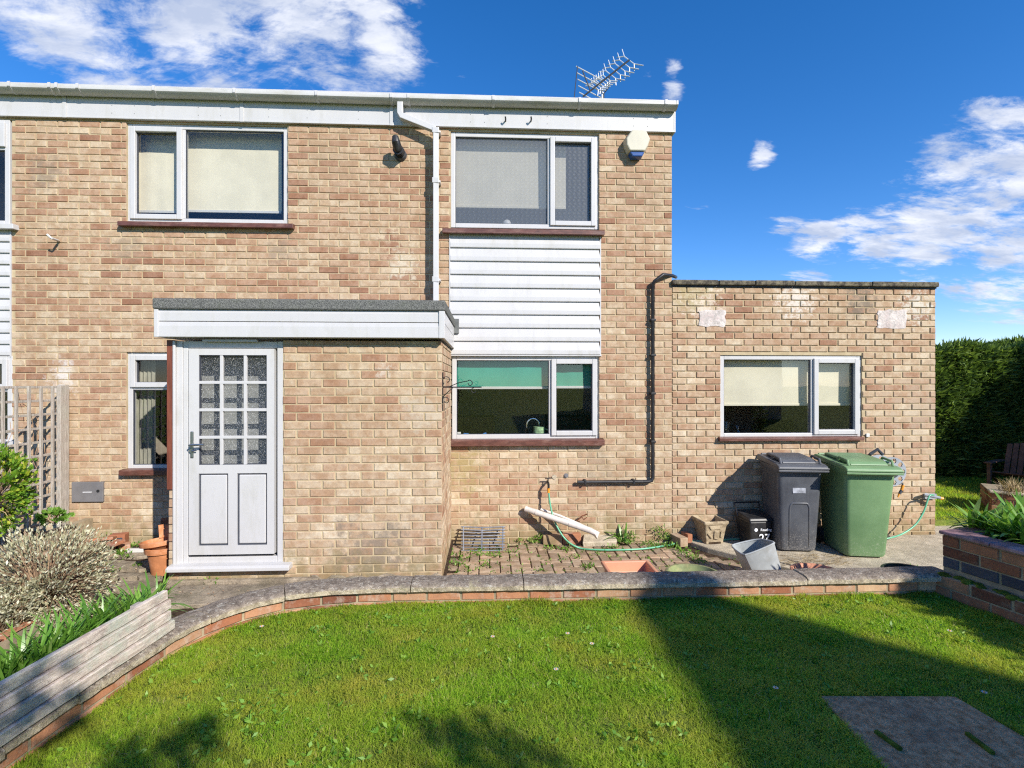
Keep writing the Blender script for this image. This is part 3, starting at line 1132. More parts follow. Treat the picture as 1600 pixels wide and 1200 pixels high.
b.prism([(YF - .03, ZF1 - .05), (YF - .03, ZF1 - .035), (3.6, ZF1 + .30), (7.0, ZF1 - .02), (7.0, ZF1 - .05)], 'x', X_L, XFR + .01)
b.build("roof", "felt", house)
b = MB()
b.add([(X_L, 7, -.3), (X_END, 7, -.3), (X_END, 7, 5.2), (X_L, 7, 5.2)], [(3, 2, 1, 0)])
b.build("rear_wall", "mortar", house, recalc=False)

# gutter: half-round-ish square profile
GY0, GY1 = YF - .118, YF - .004
XG1 = W(1060, 160, GY0).x
XO = W(624, 160, GY0).x


def gz(x):                                       # top of the gutter, slight fall to the outlet
    return W(1055, 158.0, GY0).z + .012 * min(1, abs(x - XO) / 4)


prof = [(GY0 + .004, 0), (GY0, -.006), (GY0, -.045), (GY0 + .022, -.066), (GY0 + .052, -.080), (GY1 - .03, -.080), (GY1 - .008, -.06), (GY1, -.04), (GY1, 0), (GY1 - .003, 0),
        (GY1 - .003, -.038), (GY1 - .011, -.056), (GY1 - .03, -.077), (GY0 + .053, -.077), (GY0 + .025, -.063), (GY0 + .003, -.043), (GY0 + .006, -.004)]


def gutter_len(xa, xb, name="gutter", mat="gutter_plastic", grow=0.0):
    b = MB()
    n = len(prof)
    vs = []
    cy, cz = (GY0 + GY1) / 2, -.04
    for x in (xa, xb):
        for (yy, z) in prof:
            vs.append((x, cy + (yy - cy) * (1 + grow), gz(x) + cz + (z - cz) * (1 + grow)))
    fs = [(i, (i + 1) % n, n + (i + 1) % n, n + i) for i in range(n)] + [tuple(range(n))[::-1], tuple(range(n, 2 * n))]
    b.add(vs, fs)
    return b.build(name, mat, house, smooth=True)


gutter_len(X_L, XO - .07)
gutter_len(XO + .07, XG1 - .015)
gutter_len(XO - .085, XO + .085, "gutter_outlet", "upvc", .05)
gutter_len(XG1 - .02, XG1, "gutter_stop", "gutter_plastic", .06)
for uu in (14, 77, 88, 121, 240, 366, 494, 611, 638, 771, 906, 1041):
    p = W(uu, 150, GY0)
    gutter_len(p.x - .014, p.x + .014, "gutter_bracket", "upvc", .17)

# downpipe
b = MB()
yp = -.108
zt = gz(XO) - .08
pa = Vector((XO, (GY0 + GY1) / 2, zt + .03))
pb = Vector((XO, (GY0 + GY1) / 2, zt - .13))
xd = W(681, 330, yp).x
pc = Vector((xd, yp, W(681, 204, yp).z))
ze = 2.6
b.tube([pa, pb + Vector((0, 0, .02)), pb + Vector((.015, 0, -.012)), pc + Vector((-.015, 0, .012)), pc - Vector((0, 0, .03)), Vector((xd, yp, ze))], .031, 4, square=True)
dpipe = b.build("downpipe", "upvc", house, bevel=.006)
for vv in (205, 283, 437):
    b = MB()
    zz_ = W(681, vv, yp).z
    b.box(xd - .037, xd + .037, yp - .037, yp + .037, zz_ - .03, zz_ + .03)
    b.box(xd + .02, xd + .05, yp, .0, zz_ - .012, zz_ + .012)
    b.build("pipe_clip" if vv != 205 else "pipe_socket", "upvc", dpipe, bevel=.004)
# two black hooks on the fascia
for uu in (790, 830):
    p = W(uu, 187, YF - .03)
    b = MB()
    b.tube([(p.x, YF + .002, p.z), (p.x, YF - .05, p.z - .003), (p.x - .004, YF - .06, p.z + .02)], .009, 7)
    tag(b.build("fascia_hook", "wrought_iron", None, smooth=True), "small black hook screwed into the white fascia, %s of two above the bathroom window" % ("left" if uu == 790 else "right"), "hook", "hooks on the fascia")

# ------------------------------------------------------------------ things fixed to the house
p = W(626, 240)
vt = thing("vent_cowl", "black boiler flue cowl sticking out of the brick wall left of the downpipe", "vent", p)
b = MB()
b.tube([(0, .02, -.02), (0, -.035, -.015)], [.075, .06], 18)
b.build("wall_collar", "dark_grey_plastic", vt, local=True, smooth=True)
b = MB()
b.tube([(0, -.03, -.012), (-.01, -.13, .0), (-.022, -.17, .05), (-.03, -.16, .11)], [.052, .05, .046, .035], 16)
for k in range(3):
    b.tube([(-.004 * k, -.06 - .03 * k, -.01), (-.004 * k, -.068 - .03 * k, -.01)], .058, 16)
b.build("cowl", "black_plastic", vt, local=True, smooth=True)

p = W(993, 229)
al = thing("alarm_box", "cream hexagonal burglar alarm box with a blue base under the eaves", "alarm", p)
hexa = [(-.075, .155), (.10, .155), (.155, .05), (.135, -.02), (.055, -.16), (-.07, -.16), (-.145, -.02), (-.15, .05)]


def hexprism(b, pts, y0, y1, s0=1.0, s1=.9):
    n = len(pts)
    vs = [(x * s0, y0, z * s0) for x, z in pts] + [(x * s1, y1, z * s1) for x, z in pts]
    b.add(vs, [tuple(range(n)), tuple(range(2 * n - 1, n - 1, -1))] + [(i, n + i, n + (i + 1) % n, (i + 1) % n) for i in range(n)])


b = MB()
hexprism(b, [(x, z) for x, z in [(-.075, .155), (.10, .155), (.155, .05), (.125, -.04), (.085, -.105), (-.105, -.105), (-.145, -.03), (-.15, .05)]], 0, -.105)
b.build("case", "alarm_cream", al, local=True, bevel=.012)
b = MB()
hexprism(b, [(-.098, -.108), (.08, -.108), (.052, -.165), (-.065, -.165)], -.005, -.098, 1, .95)
b.build("strobe", "alarm_blue", al, local=True, bevel=.012)

b = MB()
p0, p1, p2 = W(91, 376, -.02), W(80, 372, -.14), W(73, 366, -.16)
b.tube([W(91, 376, .01), p0, p1], .013, 8)
b.tube([p1, p2], .011, 8)
tag(b.build("wall_bracket", "white_gloss", None, smooth=True), "small bent white bracket on the upper brick wall at the far left", "bracket")

# grey meter box
r = rect(113, 162, 753, 784, -.01)
mb_ = thing("meter_box", "flat dark grey meter box lid set in the brick beside the trellis", "meter box", (r[0], 0, r[2]))
b = MB()
b.box(r[0], r[1], -.022, .03, r[2], r[3])
b.build("lid", "meter_grey", mb_, bevel=.004)
b = MB()
b.box(r[0] + .12, r[0] + .215, -.0245, -.0225, r[2] + .105, r[2] + .112)
b.build("printed_line", "white_print", mb_)
b = MB()
b.tube([(r[1] - .05, -.021, r[2] + .12), (r[1] - .05, -.027, r[2] + .12)], .016, 12)
b.build("lock", "black_plastic", mb_)

# waste pipe, black
b = MB()
yy = -.045
xv = W(1020, 600, yy).x
zl = W(960, 753, yy).z
zt_ = W(1021, 445, yy).z
b.tube([W(902, 753.5, yy), Vector((xv - .05, yy, zl)), Vector((xv - .012, yy, zl + .012)), Vector((xv, yy, zl + .05)), Vector((xv, yy, zt_)), Vector((xv + .012, yy - .02, zt_ + .035)),
        W(1036, 429, yy - .03), W(1051, 431, .02), W(1056, 433, .5)], .021, 10)
wp = b.build("waste_pipe", "black_plastic", None, smooth=True)
tag(wp, "thin black waste pipe running down the brick wall and turning left under the kitchen window", "pipe")
for (uu, vv) in ((1020, 500), (1020, 555), (1020, 615), (1020, 690)):
    q = W(uu, vv, yy)
    b = MB()
    b.box(xv - .026, xv + .03, yy - .026, .0, q.z - .012, q.z + .012)
    b.build("pipe_clip", "black_plastic", wp, bevel=.004)
for uu in (914, 990):
    q = W(uu, 753, yy)
    b = MB()
    b.box(q.x - .012, q.x + .012, yy - .026, .0, zl - .026, zl + .03)
    b.build("pipe_clip", "black_plastic", wp, bevel=.004)
for i, (uu, vv) in enumerate(((866, 745), (884.5, 743))):
    q = W(uu, vv)
    b = MB()
    b.tube([(q.x, .01, q.z), (q.x, -.008, q.z)], .026, 16)
    if i:
        b.tube([(q.x, -.008, q.z), (q.x, -.016, q.z)], .016, 12)
    tag(b.build("wall_plug", "meter_grey" if i else "concrete", None, smooth=True), "round %s plug in the bricks, %s of the pair above the garden tap" % (("grey", "right") if i else ("mortar-coloured", "left")), "plug", "pair of round wall plugs")

# TV aerial on the roof
ya = 1.9
p0, p1 = W(911, 151, ya), W(983, 94, ya)
ae = thing("roof_aerial", "silver television aerial with forked directors standing on the roof edge", "aerial", W(941, 160, ya))
dirv = (p1 - p0)
side = Vector((.38, -.25, .0)) + Vector((0, 0, -.55))
side = (side - dirv.normalized() * side.dot(dirv.normalized())).normalized()
b = MB()
b.tube([p0, p1], .013, 8)
b.build("boom", "wrought_iron", ae)
up2 = dirv.normalized().cross(side)
for k in range(11):
    tt = [.26, .31, .36, .41, .46, .51, .60, .70, .80, .90, 1.0][k] if k < 11 else 1
    big = k >= 6
    c0 = p0 + dirv * tt
    ln = .20 if big else .14
    b = MB()
    for s in (-1, 1):
        q0 = c0 + side * (.02 * s)
        q1 = c0 + side * (s * ln * .55)
        b.tube([q0, q1], .008, 6)
        b.tube([q1, q1 + side * (s * ln * .65) + dirv.normalized() * .07], .008, 6)
        b.tube([q1, q1 + side * (s * ln * .45) - dirv.normalized() * .07 + up2 * .02], .008, 6)
    b.build("director", "aerial_metal", ae)
for k in range(6):
    b = MB()
    c0 = p0 + dirv * .16 + Vector((0, 0, .30 - .1 * k)) + Vector((-.12 + .012 * k, 0, 0))
    b.tube([c0 - side * .02 + Vector((-.09, 0, .06)), c0 + Vector((.30, 0, -.13))], .008, 6)
    b.build("reflector_rod", "aerial_metal", ae)
b = MB()
b.tube([p0 + dirv * .16 + Vector((-.20, 0, .37)), p0 + dirv * .16 + Vector((-.26, 0, -.2))], .007, 6)
b.tube([p0 + dirv * .16 + Vector((-.12, 0, .30)), p0 + dirv * .16], .009, 6)
b.build("reflector_frame", "wrought_iron", ae)
b = MB()
q = W(941, 143, ya)
b.tube([q + Vector((0, 0, .02)), q + Vector((0, 0, -.6))], .02, 8)
b.build("mast", "aerial_metal", ae)
b = MB()
b.tube([p0 + dirv * .58, p0 + dirv * .52 + Vector((.02, 0, -.16)), q + Vector((.02, -.02, -.04)), q + Vector((.025, -.02, -.5))], .009, 6)
b.build("cable", "wrought_iron", ae)

# ------------------------------------------------------------------ side extension
ext = thing("side_extension", "single-storey flat-roofed brick extension on the right of the house", "extension", (4, 1.5, 0))
W_EX = rect(1126, 1348, 555, 684)
Z_EXT = W(1250, 449).z
eh = [W_EX]
re_ = random.Random(5)


def f(b):
    sheet_with_holes(b, X_END, X_EXT, -.3, Z_EXT, eh, .011)
    b.add([(X_EXT, .0085, -.3), (X_EXT, 3.5, -.3), (X_EXT, 3.5, Z_EXT), (X_EXT, .0085, Z_EXT)], [(0, 1, 2, 3)])


part("wall", "mortar", ext, f, recalc=False)
brick_face(ext, Matrix.Identity(4), lay_courses(X_END + .004, X_EXT, -.075, Z_EXT, eh, off=.06, J=.012, H=.064), "brick_buff", re_, jit=.002)
# return bricks on the right end
Mr = Matrix.Translation((X_EXT + .002, 0, 0)) @ Matrix.Rotation(R(90), 4, 'Z')
brick_face(ext, Mr, lay_courses(.1, 3.4, -.075, Z_EXT, [], off=.1, J=.012, H=.064), "brick_buff", re_, limit=0, stuffname="return_bricks")
x0, x1, z0, z1 = W_EX
xm = W(1272, 620).x
w_ = window(ext, W_EX, Y_WIN, [(x0, xm, z0, z1, False), (xm, x1, z0, z1, True)], sill=sill_at(1125, 1351, 683, 689, .055), room=(2.6, .35))
blind(w_, W(1129, 600, .14).x, W(1342, 600, .14).x, W(1235, 630, .14).z, z1 + .05, .14, "blind_cream", "blind_cream")
b = MB()
b.box(W(1195, 650, 2.2).x, W(1345, 650, 2.2).x, 1.9, 2.4, z0 - .3, W(1250, 655, 2.2).z)
b.build("dresser", "kitchen_wood", w_)
cc = [X_END - .01, W(1123, 440, -.03).x, W(1180, 440, -.03).x, W(1242, 440, -.03).x, W(1362, 440, -.03).x, W(1468, 440, -.04).x]
for a, c in zip(cc, cc[1:]):
    b = MB()
    zz_ = W((1050 + 1468) / 2, 438.5, -.04).z
    b.box(a + .003, c - .003, -.045, .28, Z_EXT + .012, zz_ + random.uniform(-.004, .004))
    b.build("coping_stone", "parapet", ext, bevel=.012)
b = MB()
b.box(X_END, X_EXT, -.012, .25, Z_EXT - .005, Z_EXT + .013)
b.build("mortar_bed", "gasket", ext)
b = MB()
b.box(X_END, X_EXT, .2, 3.5, Z_EXT - .15, Z_EXT - .05)
b.build("roof", "felt", ext)
for (u0, u1, v0, v1) in ((1092, 1133, 485, 511), (1371, 1416, 484, 513)):
    r = rect(u0, u1, v0, v1)
    b = MB()
    n = 26
    pts = []
    rr = random.Random(u0)
    for k in range(n):
        a = 2 * math.pi * k / n
        sx = max(-1, min(1, math.cos(a) * 1.35))
        sz = max(-1, min(1, math.sin(a) * 1.35))
        pts.append(((r[0] + r[1]) / 2 + sx * (r[1] - r[0]) / 2 + rr.uniform(-.012, .012), (r[2] + r[3]) / 2 + sz * (r[3] - r[2]) / 2 + rr.uniform(-.012, .012)))
    b.prism(pts, 'y', -.006, .02)
    b.build("render_patch", "render_patch", ext, bevel=.003)
# vases and kitchen things on the inner sills
for (uu, nm, hh_, lab) in ((1136, "vase", .15, "taller flared clear glass vase inside the extension window"), (1153, "vase", .105, "shorter pinched clear glass vase inside the extension window")):
    q = W(uu, 679, .16)
    b = MB()
    if hh_ > .12:
        b.lathe([(.0, 0), (.028, 0), (.024, .03), (.03, .09), (.042, hh_)], q, 18)
    else:
        b.lathe([(.0, 0), (.03, 0), (.034, .02), (.014, .055), (.016, .075), (.032, hh_)], q, 18)
    tag(b.build(nm, "clear_glass", None, smooth=True), lab, "vase", "glass vases on the sill")
b = MB()
q = W(823, 681, .22)
b.tube([q, q + Vector((0, 0, .13))] + [q + Vector((.075 - .075 * math.cos(a), 0, .13 + .075 * math.sin(a))) for a in [R(x) for x in range(15, 175, 18)]] + [q + Vector((.155, 0, .10))], .011, 10)
tag(b.build("kitchen_tap", "chrome", None, smooth='all'), "chrome swan-neck tap behind the kitchen window", "tap")
b = MB()
q = W(842.5, 681, .15)
b.tube([q, q + Vector((0, 0, .108))], .068, 20)
b.tube([q + Vector((.06, -.02, .085)), q + Vector((.105, -.03, .07)), q + Vector((.105, -.03, .035)), q + Vector((.062, -.02, .02))], .008, 6)
tag(b.build("mug", "mug_green", None, smooth=True), "mottled green mug on the kitchen window sill", "mug")
b = MB()
q = W(716, 679, .15)
b.box(q.x - .03, q.x + .03, .12, .17, q.z - .02, q.z + .03)
tag(b.build("soap_box", "white_gloss", None, bevel=.006), "small white box in the corner of the kitchen sill", "box")
b = MB()
q = W(722, 680, .17)
b.tube([q + Vector((.0, 0, 0)), q + Vector((.03, -.01, .015)), q + Vector((.07, .01, .01)), q + Vector((.09, 0, -.015))], .012, 8)
b.tube([q + Vector((.22, 0, -.01)), q + Vector((.25, 0, .01)), q + Vector((.28, .02, .018))], .012, 8)
tag(b.build("washing_up_brush", "blue_plastic", None, smooth='all'), "blue plastic brush lying on the kitchen sill", "brush")

# ------------------------------------------------------------------ porch
porch = thing("porch", "flat-roofed brick porch with a white front door and grey felt roof", "porch", ((XP0 + XP1) / 2, -.6, 0))
Z_SOF = W(470, 532, P_Y).z
rp = random.Random(9)
D0 = W(271, 700, P_Y).x
D1 = W(442, 700, P_Y).x
ZD0 = W(350, 888, P_Y).z
ph = [(XP0 - .1, D1, ZD0 - .0, Z_SOF + .1)]


def f(b):
    # front
    for (a, c, e, g) in ((D1, XP1, -.3, Z_SOF), (XP0, D1, -.3, ZD0 - .01)):
        b.add([(a, P_Y + .0075, e), (c, P_Y + .0075, e), (c, P_Y + .0075, g), (a, P_Y + .0075, g)], [(0, 1, 2, 3)])
    b.add([(D1, P_Y + .0075, ZD0), (D1, P_Y + .0075, Z_SOF), (D1, P_Y + .1, Z_SOF), (D1, P_Y + .1, ZD0)], [(0, 1, 2, 3)])
    b.add([(XP1 - .0075, P_Y + .0075, -.3), (XP1 - .0075, .02, -.3), (XP1 - .0075, .02, Z_SOF), (XP1 - .0075, P_Y + .0075, Z_SOF)], [(0, 1, 2, 3)])
    # inner faces
    b.add([(XP1 - .12, P_Y + .1, -.3), (XP1 - .12, .02, -.3), (XP1 - .12, .02, Z_SOF), (XP1 - .12, P_Y + .1, Z_SOF)], [(3, 2, 1, 0)])
    b.add([(D1, P_Y + .1, -.3), (XP1, P_Y + .1, -.3), (XP1, P_Y + .1, Z_SOF), (D1, P_Y + .1, Z_SOF)], [(3, 2, 1, 0)])
    b.add([(XP0 + .03, P_Y + .03, -.3), (XP0 + .03, .02, -.3), (XP0 + .03, .02, 1.0), (XP0 + .03, P_Y + .03, 1.0)], [(3, 2, 1, 0)])
    b.add([(XP0 + .03, P_Y, ZD0), (XP1, P_Y, ZD0), (XP1, 0, ZD0), (XP0 + .03, 0, ZD0)], [(0, 1, 2, 3)])


part("wall", "mortar", porch, f, recalc=False)
it = lay_courses(XP0, XP1, -.075, Z_SOF, ph, off=.09)
brick_face(porch, Matrix.Translation((0, P_Y, 0)), it, "brick_buff", rp, depth=.06, limit=260)
Mr = Matrix.Translation((XP1, P_Y, 0)) @ Matrix.Rotation(R(90), 4, 'Z')
brick_face(porch, Mr, lay_courses(.062, 1.2, -.075, Z_SOF, [], off=.12), "brick_buff", rp, depth=.06, limit=0, stuffname="return_bricks")
Ml = Matrix.Translation((XP0, 0, 0)) @ Matrix.Rotation(R(-90), 4, 'Z')
ZPB = W(267, 765, P_Y).z
brick_face(porch, Ml, lay_courses(.0, 1.2, -.075, ZPB, [], off=.12), "brick_buff", rp, depth=.05, limit=0, stuffname="side_bricks")
# brown timber side screen above the low wall
b = MB()
b.box(XP0 - .012, D0 + .002, P_Y - .004, P_Y + .10, ZPB, Z_SOF)
b.box(XP0 - .012, XP0 + .03, P_Y + .1, 0, ZPB, ZPB + .07)
b.box(XP0 - .012, XP0 + .03, P_Y + .1, 0, Z_SOF - .07, Z_SOF)
b.box(XP0 - .012, XP0 + .03, -.07, 0, ZPB + .07, Z_SOF - .07)
b.build("side_post", "timber_brown", porch, bevel=.004)
b = MB()
b.add([(XP0 + .01, P_Y + .1, ZPB), (XP0 + .01, -.05, ZPB), (XP0 + .01, -.05, Z_SOF), (XP0 + .01, P_Y + .1, Z_SOF)], [(0, 1, 2, 3)])
b.build("side_pane", "clear_glass", porch, recalc=False)
# roof
RX0, RX1 = W(241, 475, P_Y - .10).x, W(694, 470, P_Y - .10).x
ZR1 = W(470, 467.5, P_Y - .11).z
ZR0 = W(470, 484, P_Y - .11).z
b = MB()
b.box(RX0 - .01, RX1 + .012, P_Y - .115, -.002, ZR0, ZR1)
b.build("roof", "felt", porch, bevel=.012)
ZB0 = W(470, 527, P_Y - .1).z
zs_ = ZB0 + (ZR0 - ZB0) * .56


def fbrd(b, x0, x1, y0, y1):
    pass


for (za, zb, pr) in ((ZB0, zs_ - .002, .0), (zs_ + .003, ZR0, .006)):
    b = MB()
    b.prism([(P_Y - .10 + pr, za), (P_Y - .10 + pr, za + (zb - za) * .72), (P_Y - .094 + pr, zb), (P_Y - .05, zb), (P_Y - .05, za)], 'x', RX0 + .03, RX1 - .045)
    b.build("fascia_board", "upvc", porch, bevel=.003)
    b = MB()
    b.box(RX1 - .04, RX1, P_Y - .055, -.003, za, zb)
    b.build("fascia_board", "upvc", porch, bevel=.003)
    b = MB()
    b.box(RX0, RX0 + .03, P_Y - .055, -.003, za, zb)
    b.build("fascia_board", "upvc", porch, bevel=.003)
b = MB()
b.box(RX1 - .046, RX1 + .004, P_Y - .106, P_Y - .05, ZB0 - .003, ZR0)
b.build("corner_trim", "upvc", porch, bevel=.004)
b = MB()
b.box(RX0 - .002, RX0 + .034, P_Y - .104, P_Y - .05, ZB0 - .003, ZR0)
b.build("corner_trim", "upvc", porch, bevel=.004)
b = MB()
b.box(RX0 + .03, RX1 - .04, P_Y - .06, 0, ZB0 - .002, ZB0 + .02)
b.build("soffit", "upvc_old", porch)
b = MB()
q0, q1 = W(707, 498, -.03), W(717, 521, -.03)
b.box(RX1 - .01, q1.x, -.035, .0, q1.z, q0.z)
b.build("flashing", "lead", porch, bevel=.004)
# door
YD = P_Y + .02
door_z1 = W(360, 533, P_Y).z
b = MB()
fx0, fx1 = D0, D1
b.box(fx0, fx0 + .022, YD - .035, YD + .05, ZD0 + .04, door_z1)
b.box(fx0 + .022, fx0 + .072, YD - .012, YD + .05, ZD0 + .04, door_z1)
b.box(fx0 + .072, fx0 + .115, YD - .004, YD + .05, ZD0 + .04, door_z1)
b.box(fx1 - .055, fx1 - .004, YD - .006, YD + .05, ZD0 + .04, door_z1)
b.box(fx0 + .115, fx1 - .055, YD - .006, YD + .05, door_z1 - .06, door_z1)
b.box(fx0 + .115, fx1 - .055, YD - .006, YD + .05, ZD0 + .04, ZD0 + .095)
dframe = b.build("door_frame", "upvc", porch, bevel=.005)
b = MB()
b.prism([(P_Y - .085, ZD0), (P_Y - .085, ZD0 + .03), (P_Y - .06, ZD0 + .042), (P_Y + .06, ZD0 + .052), (P_Y + .06, ZD0)], 'x', W(258, 885, P_Y - .085).x, W(451, 885, P_Y - .085).x)
b.build("door_sill", "upvc", porch, bevel=.004)
b = MB()
b.box(W(320, 530, P_Y).x, W(405, 530, P_Y).x, P_Y - .04, P_Y - .012, door_z1 - .008, door_z1 + .012)
b.build("trickle_vent", "upvc_old", dframe, bevel=.003)
lx0, lx1 = W(297, 700, YD).x, W(430, 700, YD).x
lz0, lz1 = W(360, 865, YD).z, W(360, 545, YD).z
gx0, gx1 = W(313, 640, YD).x, W(418.5, 640, YD).x
gz0, gz1 = W(365, 725.5, YD).z, W(365, 555, YD).z
pz0, pz1 = W(360, 851, YD).z, W(360, 739, YD).z
pa0, pa1 = W(312.5, 790, YD).x, W(358.5, 790, YD).x
pb0, pb1 = W(372.5, 790, YD).x, W(419, 790, YD).x
holes_d = [(gx0, gx1, gz0, gz1), (pa0, pa1, pz0, pz1), (pb0, pb1, pz0, pz1)]
b = MB()
xs = sorted({lx0, lx1, gx0, gx1, pa0, pa1, pb0, pb1})
zs = sorted({lz0, lz1, gz0, gz1, pz0, pz1})
yd0, yd1 = YD - .022, YD + .025
for a, c in zip(xs, xs[1:]):
    for e, g in zip(zs, zs[1:]):
        mx_, mz_ = (a + c) / 2, (e + g) / 2
        if any(h[0] < mx_ < h[1] and h[2] < mz_ < h[3] for h in holes_d):
            continue
        for yy_, od in ((yd0, 1), (yd1, -1)):
            fcs = [(a, yy_, e), (c, yy_, e), (c, yy_, g), (a, yy_, g)]
            b.add(fcs, [(0, 1, 2, 3) if od > 0 else (3, 2, 1, 0)])
for h in holes_d + [(lx0, lx1, lz0, lz1)]:
    a, c, e, g = h
    for (pA, pB) in (((a, e), (c, e)), ((c, e), (c, g)), ((c, g), (a, g)), ((a, g), (a, e))):
        b.add([(pA[0], yd0, pA[1]), (pB[0], yd0, pB[1]), (pB[0], yd1, pB[1]), (pA[0], yd1, pA[1])], [(0, 1, 2, 3)])
door = b.build("door", "upvc", porch, weld=True, recalc=True)
for (a, c) in ((pa0, pa1), (pb0, pb1)):
    b = MB()
    b.box(a, c, yd0 + .012, yd0 + .03, pz0, pz1)
    b.mat = 0
    b.build("seal", "gasket", door)
    b = MB()
    b.box(a + .014, c - .014, yd0 + .004, yd0 + .02, pz0 + .014, pz1 - .014)
    b.build("panel", "upvc", door, bevel=.009)
xsp = [gx0, gx0 + (gx1 - gx0) * .325, gx0 + (gx1 - gx0) * .675, gx1]
zsp = [gz0 + (gz1 - gz0) * k / 4 for k in range(5)]
for i in range(3):
    for j in range(4):
        b = MB()
        b.add([(xsp[i] + .004, YD + .004, zsp[j] + .004), (xsp[i + 1] - .004, YD + .004, zsp[j] + .004), (xsp[i + 1] - .004, YD + .004, zsp[j + 1] - .004), (xsp[i] + .004, YD + .004, zsp[j + 1] - .004)], [(0, 1, 2, 3)])
        b.build("pane", "door_glass", door, recalc=False)
for x in xsp[1:3]:
    b = MB()
    b.box(x - .013, x + .013, yd0 + .004, YD + .012, gz0, gz1)
    b.build("glazing_bar", "upvc", door, bevel=.003)
for z in zsp[1:4]:
    b = MB()
    b.box(gx0, gx1, yd0 + .0035, YD + .0125, z - .013, z + .013)
    b.build("glazing_bar", "upvc", door, bevel=.003)
b = MB()
for (a, c, e, g) in ((gx0, gx0 + .006, gz0, gz1), (gx1 - .006, gx1, gz0, gz1), (gx0, gx1, gz1 - .006, gz1), (gx0, gx1, gz0, gz0 + .006)):
    b.box(a, c, yd0 + .006, YD + .01, e, g)
b.build("glazing_seal", "gasket", door)
hx = W(300.5, 695, yd0).x
hz = W(300.5, 695, yd0).z
b = MB()
b.box(hx - .014, hx + .014, yd0 - .009, yd0 + .002, hz - .115, hz + .118)
hd = b.build("handle", "handle_metal", door, bevel=.008)
b = MB()
b.tube([(hx, yd0 - .005, hz), (hx, yd0 - .045, hz), (hx + .02, yd0 - .055, hz + .004), (hx + .125, yd0 - .05, hz + .006)], .010, 10)
b.build("lever", "handle_metal", door, smooth=True)
b = MB()
b.tube([(hx, yd0 - .005, hz - .05), (hx, yd0 - .02, hz - .05)], .017, 14)
b.tube([(hx + .006, yd0 - .02, hz - .05), (hx + .05, yd0 - .03, hz - .045)], .006, 6)
b.build("lock", "handle_metal", door, smooth=True)
b = MB()
rhn = random.Random(2)
xa_, xb_ = D1 + .25, XP1 - .005
n_ = 26
top_ = [(xa_ + (xb_ - xa_) * k / n_, .115 + rhn.uniform(-.018, .022)) for k in range(n_ + 1)]
b.prism([(xa_, -.2)] + [(xb_, -.2)] + top_[::-1], 'y', P_Y - .014, P_Y + .02)
b.build("mortar_haunch", "path_stone", porch, bevel=.004, segs=1)
# darker plinth strip of old concrete
b = MB()
b.hull8([(XP0 - .02, P_Y - .05, -.2), (D1 + .32, P_Y - .06, -.2), (D1 + .32, P_Y + .02, -.2), (XP0 - .02, P_Y + .02, -.2),
         (XP0 - .02, P_Y - .04, Z_PATH + .03), (D1 + .32, P_Y - .05, Z_PATH + .035), (D1 + .32, P_Y + .0, Z_PATH + .04), (XP0 - .02, P_Y + .0, Z_PATH + .035)])
b.build("plinth", "path_stone", porch, bevel=.01)

b = MB()
b.box(XP0 + .06, XP1 - .14, -.97, -.94, ZD0, Z_SOF - .02)
b.build("added_sun_panel", "room_white", porch)  # added pale panel that catches sun behind the door panes
# hanging basket bracket on the corner
q = WX(690.5, 610, XP1 + .004)
hb = thing("hanging_bracket", "black wrought-iron scroll bracket for a hanging basket on the porch corner", "bracket", (XP1 + .002, q.y if False else P_Y + .06, W(690, 605, P_Y).z))
s_ = 1 / 176.0


def hp(u, v):
    return ((u - 690.5) * s_, 0, (604 - v) * s_)


b = MB()
b.box(.0, .008, -.010, .010, -.215, .135)
b.build("back_plate", "wrought_iron", hb, local=True)
b = MB()
b.tube([hp(691, 604), hp(753, 604)], .0065, 6)
b.build("arm", "wrought_iron", hb, local=True)


def spiral(c, r0, r1, a0, a1, n=14):
    return [(c[0] + (r0 + (r1 - r0) * k / n) * math.cos(R(a0 + (a1 - a0) * k / n)), 0, c[2] + (r0 + (r1 - r0) * k / n) * math.sin(R(a0 + (a1 - a0) * k / n))) for k in range(n + 1)]


b = MB()
b.tube([hp(691, 601), hp(693, 597)] + spiral(hp(697.5, 593), .042, .018, 210, -80), .0045, 6)
b.tube([hp(691, 620), hp(700, 611), hp(707, 605)], .0045, 6)
b.tube([hp(691, 622)] + spiral(hp(696, 625.5), .034, .016, 130, -170), .0045, 6)
b.tube([hp(702, 603), hp(716, 597), hp(731, 594)] + spiral(hp(734, 598), .030, .012, 100, -190), .0045, 6)
b.build("scroll", "wrought_iron", hb, local=True, smooth='all')
b = MB()
b.tube([hp(739, 605)] + spiral(hp(740.5, 609), .022, .022, 80, 330), .004, 6)
b.build("hook", "wrought_iron", hb, local=True, smooth='all')
# short white tube lying on the plinth
b = MB()
q = W(348, 892, P_Y - .06)
b.tube([G(343, 897, Z_PATH + .05), G(354, 890, Z_PATH + .05)], .013, 8)
tag(b.build("white_tube", "white_gloss", None), "short white tube lying under the door sill", "tube")

# ------------------------------------------------------------------ ground
# coping path of the retaining wall (front lower edge), from pixels at its own level
ZC0 = Z_CAP - .048
front_px = [(1490, 908.8), (1400, 911), (1250, 914), (1100, 917), (920, 920), (740, 924), (640, 924.5), (584, 925), (521, 928), (480, 931.5), (443, 936), (395, 948), (365, 957.5), (335, 968), (300, 984), (275, 997), (240, 1020), (200, 1046), (150, 1080), (100, 1113), (50, 1149), (0, 1185), (-70, 1240)]
FP = [G(u, v, ZC0) for u, v in front_px]
FP = [Vector((p.x, p.y, 0)) for p in FP]
FP.append(FP[-1] + Vector((-.15, -.6, 0)))
FP.append(FP[-1] + Vector((-.1, -2.5, 0)))


